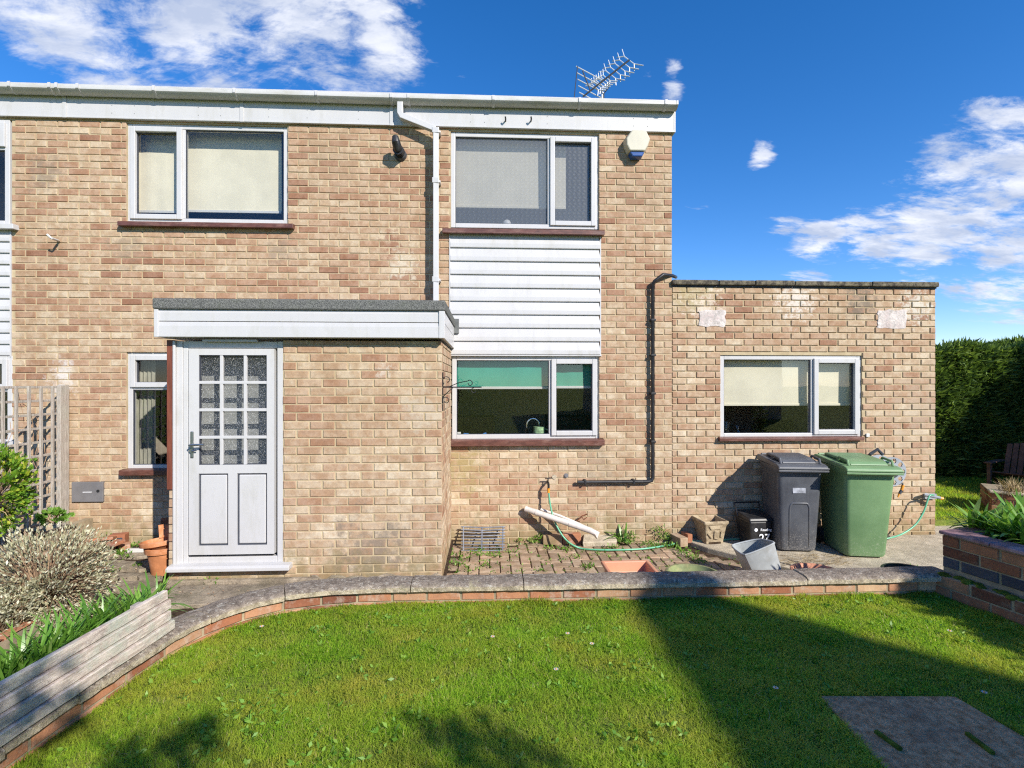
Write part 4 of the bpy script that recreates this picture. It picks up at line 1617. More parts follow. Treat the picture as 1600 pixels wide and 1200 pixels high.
def resample(path, step):
    out = [path[0]]
    acc = 0
    for a, b_ in zip(path, path[1:]):
        L = (b_ - a).length
        s = step - acc
        while s <= L:
            out.append(a.lerp(b_, s / L))
            s += step
        acc = (acc + L) % step if L + acc >= step else acc + L
    return out


def path_normals(path):                          # pointing to the house side
    out = []
    for i in range(len(path)):
        a, c = path[max(0, i - 1)], path[min(len(path) - 1, i + 1)]
        d = (c - a).normalized()
        n = Vector((d.y, -d.x, 0))
        if i == 0 and n.y < 0:
            n = -n
        out.append(n)
    return out


# smooth the path
for _ in range(2):
    FP = [FP[0]] + [(FP[i - 1] + FP[i] * 2 + FP[i + 1]) / 4 for i in range(1, len(FP) - 1)] + [FP[-1]]
NRM = path_normals(FP)
if NRM[3].y < 0:
    NRM = [-n for n in NRM]
lawn_edge = [p + n * .10 for p, n in zip(FP, NRM)]   # the grass runs up to the bricks

PL = G(1472, 885, .55)
PLd = (G(1600, 926, .55) - PL)
PLd.z = 0
PLd.normalize()                                  # planter wall runs this way, towards the camera
b = MB()
edge = [(p.x, p.y) for p in lawn_edge]
far = [(-60, edge[-1][1]), (-60, -70), (60, -70), (60, PL.y + .2), (PL.x + .3, PL.y + .2)]
poly = edge + far
b.add([(x, y, Z_LAWN) for x, y in poly], [tuple(range(len(poly)))])
lawn_o = b.build("lawn", "lawn_earth", None, recalc=False)
tag(lawn_o, kind="structure")
bm = bmesh.new()
bm.from_mesh(lawn_o.data)
bmesh.ops.triangulate(bm, faces=bm.faces)
for fc in bm.faces:
    if fc.normal.z < 0:
        fc.normal_flip()
bm.to_mesh(lawn_o.data)
bm.free()
Z_BL = .10
b = MB()
b.box(X_EXT + .01, 60, .34, 60, Z_BL - .2, Z_BL)
b.box(X_EXT + 2.4, 60, PL.y + .2, .0, Z_BL - .2, Z_BL - .001)
tag(b.build("back_lawn", "lawn_earth", None), kind="structure")
# ground sheet under everything
b = MB()
b.add([(-300, -300, -.16), (300, -300, -.16), (300, 300, -.16), (-300, 300, -.16)], [(0, 1, 2, 3)])
tag(b.build("ground", "lawn_earth", None, recalc=False), kind="structure")
# patio: soil bed under the pavers
XPV1 = G(1072, 860, .0).x + .02
b = MB()
b.box(XP1 - .3, XPV1 + .5, -2.5, .05, -.14, -.022)
patio = b.build("patio", "soil", None)
tag(patio, kind="structure")
# herringbone pavers
cell = .105
rpv = random.Random(21)
cnt = 0
rest = MB()
off = worg(patio)
PVM = {}
for i in range(-2, 40):
    for j in range(0, 14):
        k = (i - j) % 4
        x = XP1 + .01 + i * cell
        y = -.012 - j * cell
        if k == 0:
            w_2, h_2, cx_, cy_ = cell * 2 - .009, cell - .009, x + cell, y - cell / 2
        elif k == 2:                             # upper cell of an upright block: it covers (i,j) and (i,j+1)
            continue
        elif k == 3:
            w_2, h_2, cx_, cy_ = cell - .009, cell * 2 - .009, x + cell / 2, y
        else:
            continue
        if k == 3:
            cy_ = y - cell
        if cy_ + h_2 / 2 > -.004 or cx_ - w_2 / 2 < XP1 + .004:
            continue
        slant = XPV1 + .0 + .75 * (-cy_ - .35)
        if cx_ > slant + .02:
            continue
        tn = round(rpv.random() * 10) / 10
        key = (k, tn)
        if key not in PVM:
            bb = MB()
            bb.tint = tn
            bb.box(-w_2 / 2, w_2 / 2, -h_2 / 2, h_2 / 2, -.05, 0)
            tmp = bb.build("paver", "paver", None, local=True, bevel=.006, segs=1)
            PVM[key] = tmp.data
            bpy.data.objects.remove(tmp)
        o = bpy.data.objects.new("paver", PVM[key])
        o.location = Vector((cx_, cy_, rpv.uniform(-.007, .004))) - off
        o.rotation_euler = (rpv.uniform(-.02, .02), rpv.uniform(-.02, .02), rpv.uniform(-.02, .02))
        COL.objects.link(o)
        o.parent = patio
        cnt += 1
# concrete slab on the right
b = MB()
xa = G(1098, 845, Z_CONC).x
poly = [(xa - .22, .0), (xa - .05, -.35), (xa + .55, -1.05), (xa + 1.0, -2.4), (PL.x + 1.6, -2.3), (PL.x + 2.2, -.2), (X_EXT + 2.4, -.1), (X_EXT + 2.4, .35), (X_EXT, .35), (X_EXT, 0)]
b.prism(poly, 'z', -.14, Z_CONC)
tag(b.build("concrete_slab", "concrete", None, bevel=.01), kind="structure")
# path in front of the porch and the left wall
b = MB()
b.box(-4.46, XP1 + .02, -3.3, .02, -.14, Z_PATH - .03)
path_o = b.build("garden_path", "soil", None)
tag(path_o, kind="structure")
rs = random.Random(4)
slabs = [((150, 262, 860, 870)), ((162, 246, 876, 890)), ((150, 252, 896, 904)), ((140, 250, 910, 924))]
off = worg(path_o)
for (u0, u1, v0, v1) in slabs:
    pts = [G(u0, v1 - 1, Z_PATH), G(u1, v1 - 1, Z_PATH), G(u1 - 4, v0, Z_PATH), G(u0 + 8, v0, Z_PATH)]
    b = MB()
    n = 10
    ring = []
    for s in range(4):
        for k in range(n):
            q = pts[s].lerp(pts[(s + 1) % 4], k / n)
            ring.append((q.x + rs.uniform(-.012, .012), q.y + rs.uniform(-.02, .02)))
    b.prism(ring, 'z', Z_PATH - .04, Z_PATH + rs.uniform(.0, .022))
    b.build("flagstone", "path_stone", path_o, bevel=.006, segs=1)
ring = []
pts = [G(255, 948, Z_PATH), G(560, 925, Z_PATH), G(640, 905, Z_PATH), G(455, 906, Z_PATH), G(270, 908, Z_PATH)]
b = MB()
for s in range(5):
    for k in range(10):
        q = pts[s].lerp(pts[(s + 1) % 5], k / 10)
        ring.append((q.x + rs.uniform(-.01, .01), q.y + rs.uniform(-.01, .01)))
b.prism(ring, 'z', Z_PATH - .05, Z_PATH)
b.build("flagstone", "path_stone", path_o, bevel=.006, segs=1)

# ------------------------------------------------------------------ retaining wall
rw = thing("retaining_wall", "low curved red brick retaining wall with a weathered concrete coping along the lawn", "wall", (FP[5].x, FP[5].y, Z_LAWN))
rr = random.Random(15)
b = MB()
n = len(FP)
for i in range(n - 1):                            # core
    a, c = FP[i] + NRM[i] * .032, FP[i + 1] + NRM[i + 1] * .032
    a2, c2 = FP[i] + NRM[i] * .17, FP[i + 1] + NRM[i + 1] * .17
    b.add([(a.x, a.y, -.1), (c.x, c.y, -.1), (c.x, c.y, ZC0), (a.x, a.y, ZC0)], [(0, 1, 2, 3)])
    b.add([(a2.x, a2.y, -.1), (c2.x, c2.y, -.1), (c2.x, c2.y, ZC0), (a2.x, a2.y, ZC0)], [(3, 2, 1, 0)])
b.add([(p.x, p.y, z) for p in (FP[0] + NRM[0] * .032, FP[0] + NRM[0] * .17) for z in (-.1, ZC0)], [(0, 2, 3, 1)])
b.build("core", "mortar_grey", rw)
face = resample([p + nn * .025 for p, nn in zip(FP, NRM)], .225)
face_h = resample([p + nn * .025 for p, nn in zip(FP, NRM)], .1125)
off = worg(rw)
for crs in range(3):
    zc_ = ZC0 - .004 - .0325 - .075 * crs
    pts = face if crs % 2 == 0 else [face_h[0]] + face_h[1::2]
    for a, c in zip(pts, pts[1:]):
        d = c - a
        if d.length < .06:
            continue
        ang = math.atan2(d.y, d.x) + math.pi      # path runs right to left
        mid = (a + c) / 2
        o = bpy.data.objects.new("brick", brick_mesh(round(d.length - .011, 2), .065, .09, rr.random(), "brick_red"))
        o.location = Vector((mid.x, mid.y, zc_)) - off
        o.rotation_euler = (0, rr.uniform(-.01, .01), ang)
        COL.objects.link(o)
        o.parent = rw
# coping stones follow the path
prof_c = [(-.012, 0.0), (-.014, .028), (.002, .042), (.04, .047), (.125, .046), (.16, .042), (.165, .0)]
stone_px = [1490, 1262, 819, 640, 443, 330, 120, 0]


def cum(path):
    s = [0]
    for a, c in zip(path, path[1:]):
        s.append(s[-1] + (c - a).length)
    return s


S = cum(FP)


def at_s(s):
    for i in range(len(S) - 1):
        if S[i] <= s <= S[i + 1]:
            t_ = (s - S[i]) / max(1e-6, S[i + 1] - S[i])
            return FP[i].lerp(FP[i + 1], t_), NRM[i].lerp(NRM[i + 1], t_).normalized()
    return FP[-1], NRM[-1]


marks = []
for uu in stone_px:
    best = min(range(len(FP)), key=lambda i: 0)
    # arc length where the path crosses this column
    bs, bd = 0, 1e9
    k = 0
    while k < S[-1]:
        p, _n = at_s(k)
        p3 = Vector((p.x, p.y, ZC0))
        dep = (p3 - CAM).dot(FWD)
        if dep > .3:
            u_ = U0 + F_PX * (p3 - CAM).dot(RGT) / dep
            if abs(u_ - uu) < bd:
                bd, bs = abs(u_ - uu), k
        k += .02
    marks.append(bs)
marks = sorted(set([0.0] + marks[1:] + [S[-1]]))
for s0_, s1_ in zip(marks, marks[1:]):
    b = MB()
    m_ = max(2, int((s1_ - s0_) / .05))
    rows = []
    dz = rr.uniform(-.006, .006)
    inset = rr.uniform(-.006, .006)
    for k in range(m_ + 1):
        p, nn = at_s(s0_ + .003 + (s1_ - s0_ - .006) * k / m_)
        j1, j2 = rr.uniform(-.004, .004), rr.uniform(-.003, .003)
        rows.append([(p.x + nn.x * (a + j1 + inset), p.y + nn.y * (a + j1 + inset), ZC0 + z + j2 * (z > 0) + dz) for a, z in prof_c])
    m2 = len(prof_c)
    vs = [q for row in rows for q in row]
    fs = []
    for k in range(m_):
        for q in range(m2):
            fs.append((k * m2 + q, k * m2 + (q + 1) % m2, (k + 1) * m2 + (q + 1) % m2, (k + 1) * m2 + q))
    fs.append(tuple(range(m2)))
    fs.append(tuple(m_ * m2 + q for q in range(m2))[::-1])
    b.add(vs, fs)
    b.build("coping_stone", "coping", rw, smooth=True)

# ------------------------------------------------------------------ plank barrier on the left
pb0_ = G(272, 984, Z_CAP)
pl_path = [Vector((pb0_.x, pb0_.y, 0))]
for (uu, vv) in ((200, 1029), (120, 1082), (40, 1135), (0, 1163), (-80, 1225)):
    q = G(uu, vv, Z_CAP)
    pl_path.append(Vector((q.x, q.y, 0)))
a_, c_ = pl_path[0], pl_path[-1]
d_ = (c_ - a_)
plen = d_.length + .5
ang = math.atan2(d_.y, d_.x)
pk = thing("plank_barrier", "low barrier of four weathered grey lichen-stained planks standing on the coping at left", "plank barrier", (a_.x, a_.y, Z_CAP), ang)
nrm_out = Vector((-d_.y, d_.x, 0)).normalized()   # left of travel; travel runs towards camera-left
hp_ = .0535
for k in range(4):
    b = MB()
    nseg = 16
    rk = random.Random(k + 50)
    rows = []
    for s in range(nseg + 1):
        x = -.01 + .012 * (k % 2) + plen * s / nseg
        z0_, z1_ = k * hp_ + .003 + rk.uniform(-.0012, .0012), (k + 1) * hp_ - .0015 + rk.uniform(-.0012, .0012)
        yb = -.010 * k + .001 * rk.uniform(-1, 1)
        rows += [(x, yb, z0_), (x, yb - .001, z1_), (x, yb - .028, z1_), (x, yb - .027, z0_)]
    fs = [(0, 1, 2, 3), tuple(nseg * 4 + q for q in (3, 2, 1, 0))]
    for s in range(nseg):
        for q in range(4):
            fs.append((s * 4 + q, (s + 1) * 4 + q, (s + 1) * 4 + (q + 1) % 4, s * 4 + (q + 1) % 4))
    b.add(rows, fs)
    b.build("plank", "grey_plank", pk, local=True, bevel=.004, segs=1)
b = MB()
for x in (.12, .8, 1.5):
    b.box(x, x + .05, -.10, -.055, -.1, .20)
b.build("stake", "trellis_wood", pk, local=True)

# ------------------------------------------------------------------ right planter
Z_P0, Z_P1 = .55, .80
pw = thing("brick_planter", "raised brick planter at right with a dark blue brick base course and strap-leaved plants", "planter", (PL.x, PL.y, Z_LAWN))
angp = math.atan2(PLd.y, PLd.x)
# local x runs along the wall to the camera; outward normal is to the left (towards -x world)
Mp = Matrix.Translation((PL.x, PL.y, 0)) @ Matrix.Rotation(angp, 4, 'Z') @ Matrix.Rotation(0, 4, 'Z')
# brick local -y must face outwards (left): rotate so x runs from camera to house
Mw = Matrix.Translation((PL.x, PL.y, 0)) @ Matrix.Rotation(angp, 4, 'Z')
PLEN = 3.2


def pface(zs_list, mat, tf, offx, proud=0.0):
    its = []
    for kk, zb in enumerate(zs_list):
        x = -(.1125 if (kk + offx) % 2 else 0)
        while x < PLEN:
            a, c = max(x, 0), x + .214
            if c - a > .04:
                its.append(((a + c) / 2, zb + .0325, c - a, .065))
            x += .225
    brick_face(pw, Mw @ Matrix.Translation((0, proud, 0)), its, mat, rr, tintf=tf, depth=.09)


rnd_t = lambda r_, z: r_.random()
pface([Z_P0 + .078, Z_P0 + .153], "brick_dark_red", rnd_t, 0)
pface([Z_P0 + .003], "brick_blue", rnd_t, 1)
pface([Z_P0 - .105, Z_P0 - .18], "brick_dark_red", rnd_t, 0, -.085)
b = MB()
b.box(.003, PLEN, .009, .16, -.1, Z_P1 - .022, Mw)
b.box(-.02, PLEN, -.078, .0, -.1, Z_P0 - .035, Mw)
b.box(.003, .1, .16, 1.6, -.1, Z_P1 - .022, Mw)
b.build("core", "mortar_grey", pw)
x = -.015
while x < PLEN:                                   # tile capping
    c = x + .30
    b = MB()
    b.box(x + .002, c - .002, -.016, .15, Z_P1 - .022, Z_P1 + .002 + rr.uniform(-.002, .002), Mw)
    b.build("capping_tile", "purple_tile", pw, bevel=.005, segs=1)
    x += .30
b = MB()
b.box(-.015, .12, .152, 1.6, Z_P1 - .022, Z_P1, Mw)
b.build("capping_tile", "purple_tile", pw, bevel=.005, segs=1)
b = MB()
b.box(.1, PLEN, .15, 1.6, .4, Z_P1 - .06, Mw)
b.build("planter_soil", "soil", pw)
b = MB()
for k in range(26):
    xx = .05 + k * .03 + rr.uniform(-.02, .02)
    q = Mw @ Vector((xx, -.04 + rr.uniform(-.02, .02), Z_P0 - .035))
    b.sphere(q, rr.uniform(.018, .035), 7, 5, (1.2, 1, .45))
b.build("moss", "moss", pw, smooth='all', kind="stuff")
# return face at the house end (seen from the side)
Mq = Matrix.Translation((PL.x, PL.y, 0)) @ Matrix.Rotation(angp + math.pi - R(90) + R(180), 4, 'Z')

# second small planter behind with a dry tuft
q0 = DP(1549, 766, 6.6)
pw2 = thing("low_brick_planter", "smaller brick planter with a pale stone rim further back by the chair", "planter", (q0.x, q0.y, .2))
Mz = Matrix.Translation((q0.x, q0.y, 0)) @ Matrix.Rotation(R(-38), 4, 'Z')
b = MB()
b.box(.006, 1.5, .009, .8, .0, q0.z - .035, Mz)
b.build("core", "mortar_grey", pw2)
its = lay_courses(0, 1.5, q0.z - .035 - .075 * 6, q0.z - .035, [], rnd=rr)
brick_face(pw2, Mz, its, "brick_dark_red", rr, tintf=rnd_t)
brick_face(pw2, Mz @ Matrix.Rotation(R(-90), 4, 'Z'), lay_courses(-.8, 0, q0.z - .035 - .075 * 6, q0.z - .035, [], rnd=rr), "brick_dark_red", rr, tintf=rnd_t, limit=0, stuffname="side_bricks")
b = MB()
b.box(-.02, 1.5, -.02, .12, q0.z - .033, q0.z, Mz)
b.build("rim", "concrete", pw2, bevel=.008)

# ------------------------------------------------------------------ left raised bed
Z_BED = .36
bed_pts = [Vector((W(133, 830).x, -.01, 0)), Vector((W(133, 830).x, -1.0, 0)), G(150, 915, .16), G(88, 958, .2), G(0, 1008, .2), G(-120, 1075, .2)]
for p in bed_pts:
    p.z = 0
bed = thing("raised_bed", "raised garden bed edged with low brick at the far left", "flower bed", (-5.2, -1.2, .05))
b = MB()
poly = [(p.x - .05, p.y) for p in bed_pts] + [(-9, bed_pts[-1].y), (-9, -.02)]
b.prism(poly, 'z', -.1, Z_BED - .14)
b.build("bed_soil", "soil", bed)
bedp = bed_pts
for crs in range(4):
    pts = resample(bedp, .225)
    for a, c in zip(pts, pts[1:]):
        d = c - a
        if d.length < .08:
            continue
        near = a.y < -1.2
        zc_ = .06 + .0325 + crs * .075
        if near and crs > 2:
            continue
        ang = math.atan2(d.y, d.x)
        mid = (a + c) / 2
        o = bpy.data.objects.new("brick", brick_mesh(round(d.length - .011, 2), .065, .09, rr.random() * .7 + (.3 if not near else 0), "brick_red" if near else "brick_buff"))
        nn = Vector((-d.y, d.x, 0)).normalized()
        o.location = Vector((mid.x, mid.y, zc_)) - worg(bed)
        o.rotation_euler = (0, 0, ang)
        COL.objects.link(o)
        o.parent = bed
b = MB()
for a, c in zip(bedp, bedp[1:]):
    d = (c - a)
    nn = Vector((d.y, -d.x, 0)).normalized() * -1
    i_ = [a + nn * .012, c + nn * .012, c + nn * .09, a + nn * .09]
    zt = .055 + (.30 if a.y > -.9 else .205)
    b.hull8([(p.x, p.y, -.1) for p in i_] + [(p.x, p.y, zt) for p in i_])
b.build("core", "mortar_grey", bed)


# ------------------------------------------------------------------ foliage helpers (numpy)
def mesh_np(name, V, Fc, tint, mats, parent=None, smooth=False, matidx=None, kind=None):
    """V (n,3) world, Fc (m,k) faces of one size"""
    me = bpy.data.meshes.new(name)
    m_, k_ = Fc.shape
    off = np.array(worg(parent)) if parent is not None else np.zeros(3)
    base = np.zeros(3)
    if parent is None:
        mn, mxx = V.min(0), V.max(0)
        base = np.array([(mn[0] + mxx[0]) / 2, (mn[1] + mxx[1]) / 2, mn[2]])
        off = base
    me.vertices.add(len(V))
    me.vertices.foreach_set("co", (V - off).astype(np.float32).ravel())
    me.loops.add(m_ * k_)
    me.loops.foreach_set("vertex_index", Fc.astype(np.int32).ravel())
    me.polygons.add(m_)
    me.polygons.foreach_set("loop_start", (np.arange(m_) * k_).astype(np.int32))
    a = me.attributes.new("tint", 'FLOAT', 'FACE')
    a.data.foreach_set("value", tint.astype(np.float32))
    for mm in (mats if isinstance(mats, (list, tuple)) else [mats]):
        me.materials.append(MAT[mm])
    if matidx is not None:
        me.polygons.foreach_set("material_index", matidx.astype(np.int32))
    me.update(calc_edges=True)
    me.validate()
    o = bpy.data.objects.new(name, me)
    COL.objects.link(o)
    if parent is not None:
        o.parent = parent
    else:
        o.location = base
    if kind:
        o["kind"] = kind
    return o


def leaves_np(C, N, L, Wd, rng, up=.3, fold=.0):
    """diamond leaves at centres C (n,3), pointing along N (n,3) with jitter"""
    n = len(C)
    d = N + rng.normal(0, .45, (n, 3))
    d[:, 2] += up
    d /= np.linalg.norm(d, axis=1, keepdims=True) + 1e-9
    r_ = rng.normal(0, 1, (n, 3))
    s = np.cross(d, r_)
    s /= np.linalg.norm(s, axis=1, keepdims=True) + 1e-9
    Ls = (L * rng.uniform(.6, 1.3, n))[:, None]
    Ws = (Wd * rng.uniform(.6, 1.3, n))[:, None]
    nz = np.cross(s, d)
    p0 = C
    p1 = C + d * Ls * .5 + s * Ws * .5 + nz * Ls * fold
    p2 = C + d * Ls
    p3 = C + d * Ls * .5 - s * Ws * .5 + nz * Ls * fold
    V = np.stack([p0, p1, p2, p3], 1).reshape(-1, 3)
    Fc = np.arange(n * 4).reshape(n, 4)
    return V, Fc


def strap_np(bases, heading, lean, length, width, rng, seg=6, curl=1.0):
    """arching strap leaves; arrays over n leaves"""
    n = len(bases)
    t_ = np.linspace(0, 1, seg + 1)[None, :]
    hd = np.stack([np.cos(heading), np.sin(heading), np.zeros(n)], 1)
    side = np.stack([-np.sin(heading), np.cos(heading), np.zeros(n)], 1)
    ang = lean[:, None] + curl * t_ * 1.2 * lean[:, None] * 1.6
    ds = length[:, None] / seg
    dx = np.cumsum(np.sin(ang) * ds, 1) - np.sin(ang) * ds
    dz = np.cumsum(np.cos(ang) * ds, 1) - np.cos(ang) * ds
    wv = width[:, None] * np.clip(np.sin(np.clip(.12 + t_ * .88, 0, 1) * math.pi) ** .6, .05, 1)
    P = bases[:, None, :] + hd[:, None, :] * dx[:, :, None] + np.array([0, 0, 1])[None, None, :] * dz[:, :, None]
    A = P + side[:, None, :] * wv[:, :, None] * .5
    B = P - side[:, None, :] * wv[:, :, None] * .5
    V = np.stack([A, B], 2).reshape(n, -1, 3)
    nv = (seg + 1) * 2
    fl = []
    for k in range(seg):
        fl.append([2 * k, 2 * k + 1, 2 * k + 3, 2 * k + 2])
    fl = np.array(fl)
    Fc = (fl[None] + (np.arange(n) * nv)[:, None, None]).reshape(-1, 4)
    return V.reshape(-1, 3), Fc


def in_poly(x, y, poly):
    inside = np.zeros(len(x), bool)
    n = len(poly)
    j = n - 1
    for i in range(n):
        xi, yi = poly[i]
        xj, yj = poly[j]
        c = ((yi > y) != (yj > y)) & (x < (xj - xi) * (y - yi) / (yj - yi + 1e-12) + xi)
        inside ^= c
        j = i
    return inside


def project(V):
    d = V - np.array(CAM)
    dep = d @ np.array(FWD)
    u = U0 + F_PX * (d @ np.array(RGT)) / np.maximum(dep, .05)
    v = V0 - F_PX * d[:, 2] / np.maximum(dep, .05)
    return u, v, dep


# ------------------------------------------------------------------ lawn grass
SL = [G(1281, 1090, Z_LAWN), G(1492, 1091, Z_LAWN), G(1640, 1190, Z_LAWN), G(1640, 1420, Z_LAWN), G(1560, 1420, Z_LAWN)]
slab_poly = [(SL[0].x, SL[0].y), (SL[1].x, SL[1].y), (SL[2].x + .05, SL[2].y), (G(1700, 1330, Z_LAWN).x, G(1700, 1330, Z_LAWN).y), (G(1545, 1390, Z_LAWN).x, G(1545, 1390, Z_LAWN).y)]
n0 = 1000000
X = RNG.uniform(-2.4, 3.7, n0)
Y = RNG.uniform(-4.6, -1.9, n0)
poly_l = [(p.x, p.y) for p in lawn_edge]
poly_l = poly_l + [(-9, -7.5), (9, -7.5), (9, -1.6)] + [(FP[0].x + .2, FP[0].y + .05)]
ok = in_poly(X, Y, poly_l) & ~in_poly(X, Y, slab_poly)
rel = np.stack([X - PL.x, Y - PL.y], 1)
sd_ = rel[:, 0] * (-PLd.y) + rel[:, 1] * PLd.x     # side of the planter line
ok &= ~((sd_ > -.085) & (Y < PL.y + .05) & (X > 2.2))
X, Y = X[ok], Y[ok]
u, v, dep = project(np.stack([X, Y, np.full_like(X, Z_LAWN)], 1))
keep = (u > -90) & (u < 1690) & (v < 1290) & (dep > 1.3)
X, Y, dep = X[keep], Y[keep], dep[keep]


def clumpf(x, y, s, seed):
    r_ = np.random.default_rng(seed)
    out = np.zeros_like(x)
    for k in range(7):
        a = r_.uniform(0, 2 * math.pi)
        f_ = s * (1.6 ** (k * .55))
        out += np.sin((x * math.cos(a) + y * math.sin(a)) * f_ + r_.uniform(0, 6.28)) / (1 + .35 * k)
    return out / 3.2


cl1 = clumpf(X, Y, 4.0, 1)
cl2 = clumpf(X, Y, 13.0, 2)
p_keep = np.clip(.62 + .25 * cl2 + .15 * cl1, .22, 1)
kp = RNG.random(len(X)) < p_keep
X, Y, cl1, cl2, dep = X[kp], Y[kp], cl1[kp], cl2[kp], dep[kp]
n = len(X)
hgt = (.021 + .008 * cl2 + .005 * cl1) * RNG.uniform(.55, 1.6, n)
hgt = np.clip(hgt, .008, .05)
wid = RNG.uniform(.0022, .0042, n) * np.clip(dep / 2.6, .8, 1.35)
head = RNG.uniform(0, 2 * math.pi, n)
lean = RNG.uniform(.3, 1.5, n)
hd = np.stack([np.cos(head), np.sin(head)], 1)
sdv = np.stack([-np.sin(head), np.cos(head)], 1)
base = np.stack([X, Y, np.full(n, Z_LAWN - .002)], 1)
m1 = base.copy()
m1[:, :2] += hd * (hgt * np.sin(lean) * .45)[:, None]
m1[:, 2] += hgt * (.55 + .1 * np.cos(lean))
tip = base.copy()
tip[:, :2] += hd * (hgt * np.sin(lean) * 1.25)[:, None]
tip[:, 2] += hgt * (.6 + .4 * np.cos(lean))
ww = np.zeros((n, 3))
ww[:, :2] = sdv * (wid / 2)[:, None]
V = np.stack([base - ww, base + ww, m1 + ww * .8, m1 - ww * .8, tip], 1).reshape(-1, 3)
idx = np.arange(n)[:, None] * 5
T = np.concatenate([idx + np.array([[0, 1, 2]]), idx + np.array([[0, 2, 3]]), idx + np.array([[3, 2, 4]])], 0)
tn = np.clip(RNG.beta(2.3, 2.3, n) * .78 + .12 * cl1 + .13 + (RNG.random(n) < .09) * RNG.uniform(.15, .5, n), 0, 1)
grass = mesh_np("grass", V, T, np.tile(tn, 3), "grass_blade", kind="stuff")
print("grass blades", n)

# longer ragged blades left by the mower along the bricks
ne = 16000
se = RNG.uniform(0, S[-1], ne)
pe = [at_s(q) for q in se]
oe = np.abs(RNG.normal(0, .035, ne)) - .002
Be = np.array([[p.x - nn.x * o_ + .022 * nn.x, p.y - nn.y * o_ + .022 * nn.y, Z_LAWN - .002] for (p, nn), o_ in zip(pe, oe)])
tuft = np.clip(.45 + .6 * clumpf(Be[:, 0], Be[:, 1], 9.0, 5), .12, 1.1)
he = RNG.uniform(.02, .075, ne) * tuft
ae = RNG.uniform(0, 6.28, ne)
le = RNG.uniform(.1, .9, ne)
hde = np.stack([np.cos(ae), np.sin(ae)], 1)
we = np.zeros((ne, 3))
we[:, :2] = np.stack([-np.sin(ae), np.cos(ae)], 1) * .0018
m1 = Be.copy()
m1[:, :2] += hde * (he * np.sin(le) * .4)[:, None]
m1[:, 2] += he * .6
te = Be.copy()
te[:, :2] += hde * (he * np.sin(le) * 1.1)[:, None]
te[:, 2] += he * (.65 + .35 * np.cos(le))
V = np.stack([Be - we, Be + we, m1 + we * .8, m1 - we * .8, te], 1).reshape(-1, 3)
ix = np.arange(ne)[:, None] * 5
T = np.concatenate([ix + np.array([[0, 1, 2]]), ix + np.array([[0, 2, 3]]), ix + np.array([[3, 2, 4]])], 0)
mesh_np("edge_grass", V, T, np.tile(np.clip(RNG.beta(2, 2.4, ne) + .1 * (RNG.random(ne) < .15), 0, 1), 3), "grass_blade", kind="stuff")

# broad-leaved lawn weeds (clover, plantain) as low rosettes
C, Ns, Ls, Ws = [], [], [], []
for k in range(520):
    j = RNG.integers(0, n)
    c0 = np.array([X[j], Y[j], Z_LAWN + .012])
    m_ = RNG.integers(3, 8)
    a = RNG.uniform(0, 6.28, m_)
    C.append(np.tile(c0, (m_, 1)))
    Ns.append(np.stack([np.cos(a), np.sin(a), np.full(m_, .35)], 1))
V0_, F0_ = leaves_np(np.concatenate(C), np.concatenate(Ns), .028, .014, RNG, up=.05, fold=.08)
C, Ns = [], []
for (uu, vv, m_, sp_r) in ((372, 1118, 26, .05), (398, 1098, 22, .05), (425, 1125, 18, .06), (585, 1060, 14, .05), (440, 1090, 12, .05), (1003, 1152, 20, .06), (1270, 1135, 14, .05), (625, 1150, 14, .04), (500, 1170, 12, .04), (1160, 1020, 10, .04), (330, 1175, 12, .05), (1000, 1040, 12, .05), (860, 1008, 12, .04), (925, 985, 14, .05), (1255, 940, 14, .06), (1010, 945, 12, .06)):
    q = G(uu, vv, Z_LAWN + .02)
    C.append(np.array(q)[None] + RNG.normal(0, sp_r, (m_, 3)) * np.array([1, 1, .08]))
    a = RNG.uniform(0, 6.28, m_)
    Ns.append(np.stack([np.cos(a), np.sin(a), np.full(m_, .25)], 1))
V1_, F1_ = leaves_np(np.concatenate(C), np.concatenate(Ns), .030, .014, RNG, up=.05, fold=.1)
V, Fc = np.concatenate([V0_, V1_]), np.concatenate([F0_, F1_ + len(V0_)])
mesh_np("lawn_weeds", V, Fc, RNG.uniform(.3, 1, len(Fc)), "weed_leaf", kind="stuff")

# back lawn grass
n2 = 60000
Xb = RNG.uniform(X_EXT + .0, 11, n2)
Yb = RNG.uniform(.1, 4.0, n2)
u, v, dep = project(np.stack([Xb, Yb, np.full(n2, Z_BL)], 1))
kp = (u > 1450) & (u < 1660) & ~((Xb < X_EXT + 2.4) & (Yb < .38))
Xb, Yb = Xb[kp], Yb[kp]
nb = len(Xb)
hb_ = RNG.uniform(.025, .06, nb)
a = RNG.uniform(0, 6.28, nb)
base = np.stack([Xb, Yb, np.full(nb, Z_BL)], 1)
ww = np.stack([np.cos(a), np.sin(a), np.zeros(nb)], 1) * .006
tip = base + np.stack([RNG.normal(0, .02, nb), RNG.normal(0, .02, nb), hb_], 1)
V = np.stack([base - ww, base + ww, tip], 1).reshape(-1, 3)
mesh_np("back_grass", V, np.arange(nb * 3).reshape(nb, 3), RNG.uniform(.2, .85, nb), "grass_blade", kind="stuff")

